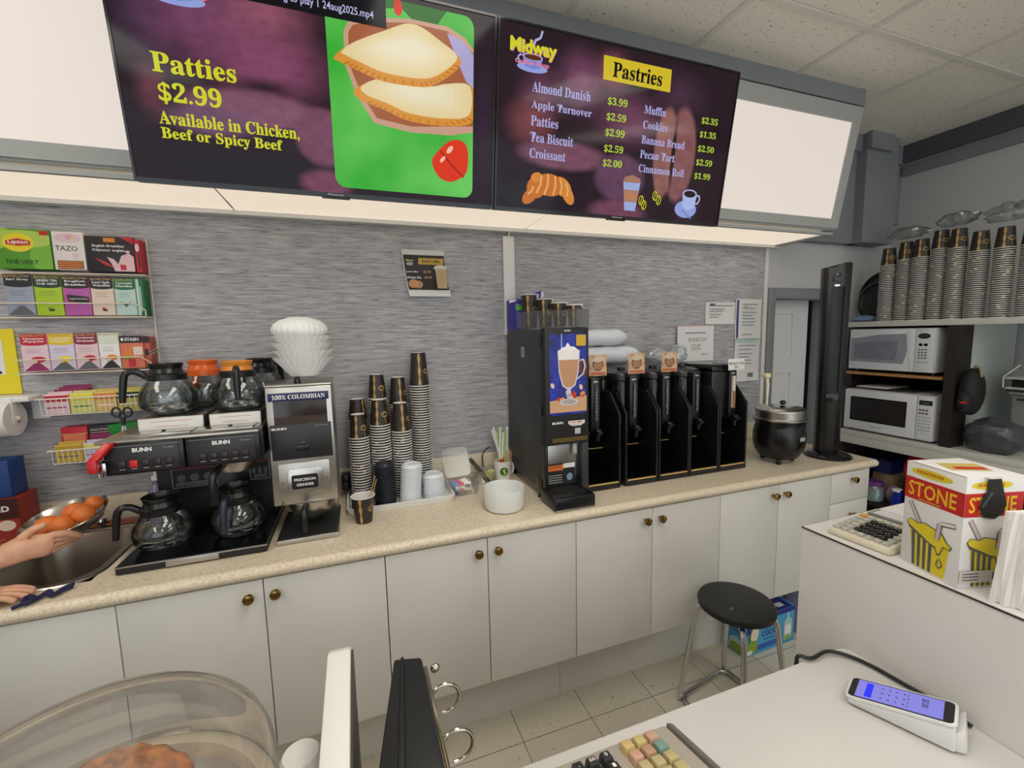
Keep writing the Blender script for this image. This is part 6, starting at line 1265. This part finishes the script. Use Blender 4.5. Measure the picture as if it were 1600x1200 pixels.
def straw_art(b, F, w, cut=1.0, full=True):
    z = .0004
    b.rect(0, w, .142, .188, SRD, F, z); b.text('STONE', .008, .150, w - .022, .031, SGY, F, z + .0003, .015); b.line([(.03, .146), (.075, .146)], .0015, SYL, F, z + .0003)
    b.disc(.052, .203, .042, .0085, SYL, F, z); [b.line([(.024 + .005 * i, .2005), (.026 + .005 * i, .2065)], .0022, SRD, F, z + .0003) for i in range(11)]
    b.line([(.014, .136), (.042, .088)], .010, SDK, F, z); b.line([(.014, .136), (.042, .088)], .007, SMID, F, z + .0003)
    b.line([(.074, .078), (.078, .112)], .010, SDK, F, z + .0012); b.line([(.074, .078), (.078, .112)], .007, SMID, F, z + .0015); b.line([(.078, .112), (.106, .118)], .010, SDK, F, z); b.line([(.078, .113), (.105, .118)], .006, SWH, F, z + .0003)
    b.poly([(.018, .078), (.098, .072), (.092, -.0 + .004), (.030, .004)], SYL, F, z)
    for k in range(4): b.poly([(.022 + .012 * k, .076), (.029 + .012 * k, .076), (.033 + .011 * k, .004), (.027 + .011 * k, .004)], SDK, F, z + .0003)
    b.poly([(.010, .092), (.018, .100), (.034, .097), (.048, .102), (.066, .098), (.084, .094), (.094, .080), (.104, .074), (.100, .066), (.088, .068), (.082, .050), (.076, .046), (.072, .058), (.058, .062), (.044, .068), (.028, .074), (.016, .080)], SDK, F, z + .0006)
    b.poly([(.012, .093), (.019, .099), (.034, .095), (.048, .100), (.066, .096), (.082, .092), (.092, .079), (.101, .074), (.098, .068), (.087, .070), (.081, .053), (.077, .050), (.073, .062), (.058, .066), (.044, .073), (.028, .080), (.016, .086)], SYL, F, z + .0009)
    b.line([(.080, .040), (.076, .028), (.082, .022), (.088, .030), (.082, .042)], .002, SDK, F, z + .0009)
straw_art(b, F1, w1); straw_art(b, F2, w2)
b.rect(0, w2 * .98, .012, .036, m('carton_label', (196, 194, 186), .5), F2, .002)
for k in range(3): b.rect(.006, .04, .017 + .006 * k, .019 + .006 * k, SDK, F2, .0024)
b.rect(.068, .10, .018, .031, SDK, F2, .0024)
TP = Matrix(((e2.normalized().x, -e1.normalized().x, 0, c4[1].x), (e2.normalized().y, -e1.normalized().y, 0, c4[1].y), (0, 0, 1, 1.1008 + HB + .0005), (0, 0, 0, 1)))
b.poly([(.02, .045), (.09, .030), (.105, .075), (.035, .092)], m('carton_picture', (190, 170, 90), .5), TP); b.poly([(.035, .050), (.09, .038), (.094, .052), (.040, .064)], SRD, TP, .0003)
b.line([(.001, .001), (.001, .11)], .002, EDGE, TP, .0003); b.part('box', sb_)
hole = [(.040, .215), (.066, .216), (.074, .19), (.082, .165), (.076, .148), (.060, .138), (.036, .142), (.026, .160), (.030, .178), (.040, .194)]
k_ = B().poly(hole, m('hole_black', (12, 12, 12), .6), F2, .003); k_.line([(.032, .162), (.050, .190)], .005, m('hole_sheen', (70, 74, 80), .3), F2, .0034); k_.part('opening', sb_, 'ragged black opening torn in the front')
fl_ = B().hull([tuple(F2 @ Vector(p)) for p in ((.034, .2185, .0), (.066, .2185, .0), (.066, .2195, .0), (.034, .2195, .0))], [tuple(F2 @ Vector(p)) for p in ((.030, .2205, .014), (.062, .2205, .016), (.062, .2215, .016), (.030, .2215, .014))], SWH); fl_.part('flap', sb_)
# napkins standing in a row
NP = m('napkin_white', (226, 224, 220), .85, bump=.1, bscale=60)
for k in range(11):
    b = B(); o1 = .0095 * k; n_ = 7; base = Vector((.284 + .0030 * k, -1.654 - .0075 * k, 1.1008)); dx = Vector((.963, -.27, 0)); dn = Vector((-.27, -.963, 0))
    for i in range(n_):
        z0, z1 = .170 * i / n_, .170 * (i + 1) / n_; f0 = .018 * sin(2.0 * z0 / .17) * -1 + .022 * (z0 / .17) ** 2; f1 = .018 * sin(2.0 * z1 / .17) * -1 + .022 * (z1 / .17) ** 2
        q = lambda a, zz, ff, tt: tuple(base + dx * (a + .016 * (zz / .17) ** 1.4 + .004 * sin(k * 2.3 + zz * 20)) + dn * tt + Vector((0, 0, zz + .002 * sin(k * 1.9))))
        b.hull([q(0, z0, f0, 0), q(.11, z0, f0, 0), q(.11, z0, f0, .0062), q(0, z0, f0, .0062)], [q(0, z1, f1, 0), q(.11, z1, f1, 0), q(.11, z1, f1, .0062), q(0, z1, f1, .0062)], NP)
    b.v = [(x, y, max(z, 1.101)) for x, y, z in b.v]
    b.thing('paper_napkin', 'folded white napkin standing in the row beside the straw carton', 'napkin', 'napkins in a row at the right edge')
# cash register, seen over its back edge
cr = root('cash_register', 'beige-grey cash register at the bottom edge with coloured keys', 'cash register', (-.52, -1.75, .8555))
CG = m('register_grey', (176, 168, 156), .5); CGD = m('register_dark', (112, 108, 104), .5)
RX0, RX1 = -.62, -.318
b = B().hull([(RX0, -1.500, .8556), (RX1 + .02, -1.500, .8556), (RX1 + .02, -1.95, .8556), (RX0, -1.95, .8556)], [(RX0, -1.515, .937), (RX1, -1.515, .937), (RX1, -1.95, 1.03), (RX0, -1.95, 1.03)], CG, .006); b.part('case', cr)
b = B().hull([(RX1 + .002, -1.507, .868), (RX1 + .034, -1.507, .868), (RX1 + .034, -1.95, .868), (RX1 + .002, -1.95, .868)], [(RX1 + .001, -1.517, .942), (RX1 + .014, -1.517, .936), (RX1 + .014, -1.95, 1.03), (RX1 + .001, -1.95, 1.036)], CGD, .003); b.part('side_trim', cr)
RS = frame((RX1, -1.517, .9375), (-1, 0, 0), (0, -.435, .095))     # u leftwards, v towards the viewer
def RM(u, v, w=0): return RS @ at(u, v, w)
kc = [['key_pink', 'key_yellow', 'key_orange'], ['key_teal', 'key_rose', 'key_salmon'], ['key_straw', 'key_straw', 'key_straw'], ['key_straw', 'key_straw', 'key_straw']]
KC = dict(key_pink=(196, 160, 140), key_yellow=(196, 182, 124), key_orange=(206, 178, 118), key_teal=(120, 152, 142), key_rose=(184, 146, 122), key_salmon=(200, 160, 136), key_straw=(186, 172, 126))
for r in range(4):
    for c in range(3):
        k = B(); mt = m(kc[r][c], KC[kc[r][c]], .45); mtd = m('key_side_ochre', (190, 160, 80), .5)
        M = RM(.034 + .023 * c, .012 + .024 * r)
        k.hull([(0, 0, -.001), (.020, 0, -.001), (.020, .021, -.001), (0, .021, -.001)], [(.0018, .0018, .012), (.0182, .0018, .012), (.0182, .0192, .012), (.0018, .0192, .012)], mt, .001, M); k.part('key', cr)
for r, row in enumerate((('0', '00', '.'), ('1', '2', '3'), ('4', '5', '6'))):
    for c, t in enumerate(row):
        M = RM(.122 + .024 * c, .018 + .024 * r); k = B().hull([(0, 0, -.001), (.021, 0, -.001), (.021, .022, -.001), (0, .022, -.001)], [(.003, .003, .013), (.018, .003, .013), (.018, .019, .013), (.003, .019, .013)], m('key_charcoal', (44, 46, 50), .4), .002, M)
        MT2 = M @ Matrix.Translation((.0105, .011, .0136)) @ Matrix.Rotation(pi, 4, 'Z')
        wd = .010 if len(t) > 1 else .005 if t != '.' else .002
        k.text(t, -wd / 2, -.0035 if t != '.' else -.0045, wd, .0075 if t != '.' else .002, WHITE, MT2, 0, .01); k.part('key', cr)
# white divider panel and black binder standing on the low counter
b = B(); dv = root('divider_panel', 'white upright divider panel with a rounded top corner at the bottom', 'divider', (-.83, -1.6, .8555))
prof = [(-1.437, .856), (-1.437, 1.150), (-1.445, 1.168), (-1.465, 1.178), (-1.95, 1.180), (-1.95, .856)]
DVM = Matrix(((0, 0, 1, 0), (1, 0, 0, 0), (0, 1, 0, 0), (0, 0, 0, 1)))
B().prism(prof, -.838, -.808, m('divider_white', (222, 220, 216), .35), DVM, .003).part('panel', dv); B().prism([(y - .004, z - .003) if z > .86 else (y - .004, z) for y, z in prof], -.8078, -.8056, m('divider_shade', (70, 66, 64), .5), DVM).part('shaded_face', dv)  # dark sheet on the right face puts its shade into the colour
bd_ = root('ring_binder', 'black ring binder standing with its spine up and rings to the right', 'binder', (-.75, -1.7, .8555))
BKL = m('binder_black', (22, 22, 25), .42, bump=.08, bscale=120)
b = B().hull([(-.778, -1.462, .8565), (-.690, -1.470, .8565), (-.668, -1.73, .8565), (-.800, -1.73, .8565)], [(-.752, -1.470, 1.150), (-.715, -1.480, 1.150), (-.716, -1.73, 1.152), (-.800, -1.73, 1.152)], BKL, .004); b.part('cover', bd_)
b = B().hull([(-.744, -1.471, 1.146), (-.738, -1.471, 1.146), (-.762, -1.728, 1.148), (-.774, -1.728, 1.148)], [(-.743, -1.474, 1.1525), (-.739, -1.474, 1.1525), (-.764, -1.728, 1.1565), (-.772, -1.728, 1.1565)], BKL, .001); b.part('spine_ridge', bd_)
RMt = m('ring_metal', (190, 180, 166), .15, 1.0)
B().hull([(-.702, -1.485, 1.05), (-.697, -1.485, 1.05), (-.690, -1.72, 1.05), (-.695, -1.72, 1.05)], [(-.7135, -1.485, 1.138), (-.7085, -1.485, 1.138), (-.708, -1.72, 1.138), (-.713, -1.72, 1.138)], RMt, .001).part('ring_plate', bd_)
for yq in (-1.515, -1.590, -1.665):
    B().tube([(-.706 + .019 - .019 * cos(t * 1.0) + .003, yq, 1.108 + .019 * sin(t)) for t in [pi * .78 - pi * 1.5 * k / 16 for k in range(17)]] if False else [(-.690 + .020 * cos(t), yq, 1.106 + .021 * sin(t)) for t in [2.6 - 4.4 * k / 18 for k in range(19)]], .0024, RMt, 8).part('ring', bd_)
B().ball((-.698, -1.492, 1.136), (.007, .005, .007), RMt, 12).part('ring_lever', bd_)
# cake stand under a clear dome with pastry
DXc, DYc = -1.0195, -1.650
cs = root('cake_stand', 'cream-rimmed cake stand on the low counter at bottom left', 'cake stand', (DXc, DYc, .8555))
STM = m('stand_grey', (168, 164, 158), .35); CRM = m('stand_cream', (240, 226, 204), .45)
B().lathe([(.085, .8558), (.09, .864), (.035, .91), (.028, 1.08), (.05, 1.115), (.134, 1.130), (.134, 1.136), (.0, 1.136)], STM, 44, at(DXc, DYc, 0)).part('stand', cs)
B().lathe([(.134, 1.122), (.151, 1.124), (.152, 1.150), (.134, 1.152), (.131, 1.138), (.134, 1.122)], CRM, 64, at(DXc, DYc, 0), False, False).part('rim', cs)
dm = root('cake_dome', 'large clear cake dome over the stand at the bottom left', 'dome', (DXc, DYc, 1.152))
DG = clear('dome_plastic', (249, 248, 246), .13, .05, .05, (214, 212, 208))
R_, ZB, HH = .1483, 1.201, .0675
B().lathe([(R_, 1.1535), (R_, ZB), (R_ * .985, ZB + HH * .2), (R_ * .955, ZB + HH * .4), (R_ * .9, ZB + HH * .57), (R_ * .8, ZB + HH * .76), (R_ * .65, ZB + HH * .89), (R_ * .45, ZB + HH * .96), (R_ * .2, ZB + HH), (0, ZB + HH * 1.005)], DG, 72, at(DXc, DYc, 0), False, False).part('cover', dm)
B().lathe([(R_ - .001, 1.1525), (R_ + .002, 1.1525), (R_ + .002, 1.158), (R_, 1.160)], clear('dome_edge', (200, 198, 190), .4, .05, .2, (180, 176, 168)), 72, at(DXc, DYc, 0), False, False).part('rim', dm)
PST = m('pastry_brown', (146, 92, 50), .6, var=.4, vscale=60, bump=.5, bscale=70)
for k, (x, y, rz_, s, nm) in enumerate(((-1.030, -1.585, .35, .98, 'larger brown pastry under the dome, at the left'), (-.945, -1.632, -.5, .72, 'smaller brown pastry under the dome, at the right'))):
    b = B(); pts = []; rad = []
    for i in range(17):
        t = i / 16 * 2 - 1; pts.append((x + s * (.062 * t * cos(rz_) + .028 * t * t * sin(rz_)), y + s * (.062 * t * sin(rz_) - .028 * t * t * cos(rz_)), 1.137 + s * .034)); rad.append(s * (.036 * (1 - .62 * t * t) * (1 + .09 * (i % 2))))
    b.tube(pts, rad, PST, 22); b.v = [(q[0], q[1], max(q[2], 1.1365)) for q in b.v]; b.thing('pastry', nm, 'pastry', ang=60)
B().lathe([(.027, .8558), (.030, .87), (.031, 1.045), (.029, 1.068), (.021, 1.084), (.0, 1.088)], m('canister_white', (222, 220, 216), .35), 36, at(-.873, -1.508, 0)).thing('white_canister', 'small white rounded canister between the cake dome and the divider', 'canister')

# ---------------------------------------------------------------- person at the sink (mostly outside the frame)
pe = root('person', 'person at the left edge whose hands hold a steel bowl over the sink', 'person', (-2.2, -.9, 0))
SKIN = m('skin', (212, 160, 132), .5, var=.05, vscale=25)
V = []; E_ = []; RAD = []
def chain(pts, start=None):
    prev = start; out = []
    for (x, y, z, r) in pts:
        V.append((x + 2.2, y + .9, z)); RAD.append(r); i = len(V) - 1; out.append(i)
        if prev is not None: E_.append((prev, i))
        prev = i
    return out
pel = chain([(-2.2, -.93, .90, .125)])[0]
tor = chain([(-2.2, -.92, 1.02, .118), (-2.2, -.91, 1.16, .130), (-2.2, -.90, 1.29, .120), (-2.2, -.89, 1.37, .062), (-2.2, -.875, 1.42, .052)], pel)
chain([(-2.19, -.865, 1.47, .070), (-2.185, -.855, 1.54, .088), (-2.185, -.86, 1.60, .084), (-2.185, -.865, 1.645, .055)], tor[-1])
for s in (-1, 1):
    chain([(-2.2 + s * .09, -.93, .80, .088), (-2.2 + s * .10, -.925, .47, .056), (-2.2 + s * .10, -.93, .40, .054), (-2.2 + s * .10, -.95, .10, .036), (-2.2 + s * .10, -.93, .05, .038), (-2.2 + s * .11, -.83, .035, .030)], pel)
def finger(start, pts): chain(pts, start)
ra_ = chain([(-2.10, -.895, 1.335, .066), (-2.02, -.88, 1.315, .060), (-1.985, -.79, 1.18, .050), (-1.965, -.715, 1.065, .046), (-1.90, -.655, 1.035, .047), (-1.80, -.560, 1.018, .038), (-1.742, -.512, 1.018, .030), (-1.708, -.494, 1.026, .033), (-1.676, -.486, 1.032, .036), (-1.655, -.480, 1.034, .034)], tor[2])
w0, pm_ = ra_[-3], ra_[-1]
for k, (dz, ln) in enumerate(((.022, 1.0), (.004, 1.0), (-.013, .95), (-.028, .8))):      # fingers curl in under the bowl
    finger(pm_, [(-1.634 - .004 * k, -.470 + .004 * k, 1.031 + dz, .0125), (-1.612 - .006 * k, -.450 + .010 * k, 1.030 + dz * .8, .0108), (-1.600 - .008 * k, -.428 + .012 * k, 1.020 + dz * .45, .0098), (-1.598 - .010 * k, -.405 + .014 * k, 1.008 + dz * .25, .0088)])
finger(w0, [(-1.702, -.474, 1.052, .015), (-1.688, -.462, 1.069, .0125), (-1.672, -.4505, 1.0765, .0108), (-1.654, -.442, 1.0785, .0094)])
la_ = chain([(-2.30, -.895, 1.335, .066), (-2.37, -.87, 1.315, .060), (-2.26, -.81, 1.17, .046), (-2.14, -.765, 1.03, .042), (-2.04, -.70, 1.00, .040), (-1.88, -.605, .960, .031), (-1.815, -.575, .945, .026), (-1.775, -.563, .940, .028), (-1.745, -.556, .936, .027)], tor[2])
w1, pm2 = la_[-2], la_[-1]
for k, (dy, ln) in enumerate(((.026, .9), (.009, 1.0), (-.009, .95), (-.026, .75))):
    finger(pm2, [(-1.722, -.553 + dy, .937, .0105), (-1.722 + .032 * ln, -.552 + dy, .938, .0090), (-1.722 + .056 * ln, -.552 + dy * 1.05, .931, .0083), (-1.722 + .074 * ln, -.552 + dy * 1.05, .922, .0076)])
finger(w1, [(-1.765, -.532, .940, .012), (-1.742, -.512, .934, .0100), (-1.722, -.500, .926, .0088), (-1.708, -.494, .921, .0080)])
me = bpy.data.meshes.new('body'); me.from_pydata(V, E_, [])
me.materials.append(SKIN)
bo_ = bpy.data.objects.new('body', me); COL.objects.link(bo_); bo_.parent = pe; bo_.location = (0, 0, 0)
md = bo_.modifiers.new('skin', 'SKIN'); md.use_smooth_shade = True; md.branch_smoothing = .3
if not me.skin_vertices: 
    import bpy as _b
    lay = None
sv = me.skin_vertices[0].data if me.skin_vertices else None
if sv is None:
    bmx = bmesh.new(); bmx.from_mesh(me); bmx.verts.layers.skin.verify(); bmx.to_mesh(me); bmx.free(); sv = me.skin_vertices[0].data
for i, r in enumerate(RAD): sv[i].radius = (r, r); sv[i].use_root = (i == pel)
ss = bo_.modifiers.new('smooth', 'SUBSURF'); ss.levels = 2; ss.render_levels = 2
V_ = lambda p: tuple(p)
# face, hair and clothes
hx, hy, hz = -2.185, -.86, 1.555
B().ball((hx, hy - .012, hz + .035), (.098, .102, .105), m('hair_dark', (34, 24, 20), .6), 24).ball((hx, hy - .09, hz + .02), (.05, .045, .05), m('hair_dark', (34, 24, 20), .6), 16).part('hair', pe)
for s in (-1, 1):
    B().ball((hx + s * .032, hy + .080, hz + .005), (.012, .008, .008), m('eye_white', (236, 234, 230), .2), 12).ball((hx + s * .032, hy + .086, hz + .005), (.005, .003, .005), BLACK, 10).part('eye', pe)
    B().ball((hx + s * .088, hy - .005, hz - .005), (.010, .018, .030), SKIN, 12).part('ear', pe)
B().hull([(hx - .010, hy + .080, hz + .002), (hx + .010, hy + .080, hz + .002), (hx + .014, hy + .082, hz - .035), (hx - .014, hy + .082, hz - .035)], [(hx - .003, hy + .090, hz + .002), (hx + .003, hy + .090, hz + .002), (hx + .007, hy + .106, hz - .030), (hx - .007, hy + .106, hz - .030)], SKIN, .004).part('nose', pe)
B().ball((hx, hy + .082, hz - .058), (.024, .008, .007), m('lips', (176, 96, 90), .45), 14).part('mouth', pe)
SHT = m('shirt_dark', (40, 42, 50), .8); TRS = m('trousers_dark', (34, 34, 40), .8)
prs = [(.150, .86), (.160, .95), (.150, 1.05), (.165, 1.18), (.168, 1.29), (.140, 1.365), (.075, 1.405)]
B().lathe([(r, z) for r, z in prs], SHT, 36, at(-2.2, -.905, 0) @ Matrix.Diagonal((1.06, .92, 1, 1)), False, False).part('shirt', pe)
for s, a in ((1, [(-2.06, -.89, 1.33), (-2.01, -.87, 1.305), (-1.985, -.79, 1.19)]), (-1, [(-2.34, -.885, 1.33), (-2.37, -.87, 1.305), (-2.27, -.815, 1.185)])): B().tube(a, [.084, .078, .066], SHT, 18).part('sleeve', pe)
for s in (-1, 1):
    B().tube([(-2.2 + s * .075, -.93, .93), (-2.2 + s * .09, -.93, .80), (-2.2 + s * .10, -.925, .46), (-2.2 + s * .10, -.945, .09)], [.115, .108, .076, .062], TRS, 20).part('trouser_leg', pe)
    B().box(-2.2 + s * .10 - .048, -2.2 + s * .10 + .048, -1.0, -.76, .001, .085, BLKP, .025).part('shoe', pe)
B().tube([(-1.758 + .041 * cos(t) * .66, -.524 + .041 * cos(t) * -.75, 1.018 + .041 * sin(t)) for t in [2 * pi * k / 20 for k in range(20)]], .0035, CHROME, 8, closed=True).part('bracelet', pe)
# steel bowl of oranges in the hand
BM = Matrix.Translation((-1.665, -.340, 1.065)) @ Matrix.Rotation(radians(-9), 4, 'Y') @ Matrix.Rotation(radians(14), 4, 'X') @ Matrix.Scale(.875, 4)
b = B().lathe([(.045, -.062), (.075, -.055), (.100, -.036), (.117, -.008), (.1225, .0), (.1215, .002), (.115, -.006), (.098, -.033), (.073, -.051), (.044, -.058), (0, -.058)], m('bowl_steel', (196, 190, 182), .18, 1.0), 56, BM, True, False)
bw = b.thing('steel_bowl', 'shallow steel bowl tilted over the sink in a hand', 'bowl')
OM = m('orange_peel', (226, 122, 52), .4, bump=.25, bscale=160)
for k, (u, v_, w, r, nm) in enumerate(((-.048, -.015, -.016, .034, 'orange at the left in the steel bowl, nearest the thumb'), (.012, .034, -.014, .034, 'orange at the back of the steel bowl'), (.050, .0, -.010, .030, 'orange at the right end of the steel bowl'), (.002, -.040, -.012, .031, 'orange at the front of the steel bowl'), (.066, .052, -.002, .024, 'smallest orange by the far rim of the steel bowl'))):
    c_ = BM @ Vector((u, v_, w)); o = B().ball(tuple(c_), (r, r, r * .94), OM, 24).thing('orange', nm, 'orange', 'oranges in the steel bowl')
# cloth and strap on the counter edge
crumple('white_towel', 'white crumpled towel on the counter under the lower hand', 'towel', (-1.76, -.598, .9205), (.07, .012, .010), m('towel_white', (206, 202, 198), .9), 81, 26, .2, None, .9108)
b = B()
for dz, dy in ((0, 0), (.004, .007)):
    b.tube(curve_pts([(-1.570, -.535 + dy, .9185 + dz), (-1.582, -.552 + dy, .919 + dz), (-1.596, -.574 + dy, .9195), (-1.612, -.560 + dy, .921 + dz), (-1.624, -.574 + dy, .9195), (-1.640, -.592, .919), (-1.652, -.580 + dy, .921 + dz), (-1.640, -.570 + dy, .9195), (-1.628, -.592, .923), (-1.650, -.602, .9195), (-1.662, -.6075, .9165)]), .0052, m('strap_navy', (24, 26, 70), .7), 8)
b.thing('blue_strap', 'dark blue twisted strap lying at the sink front', 'strap')
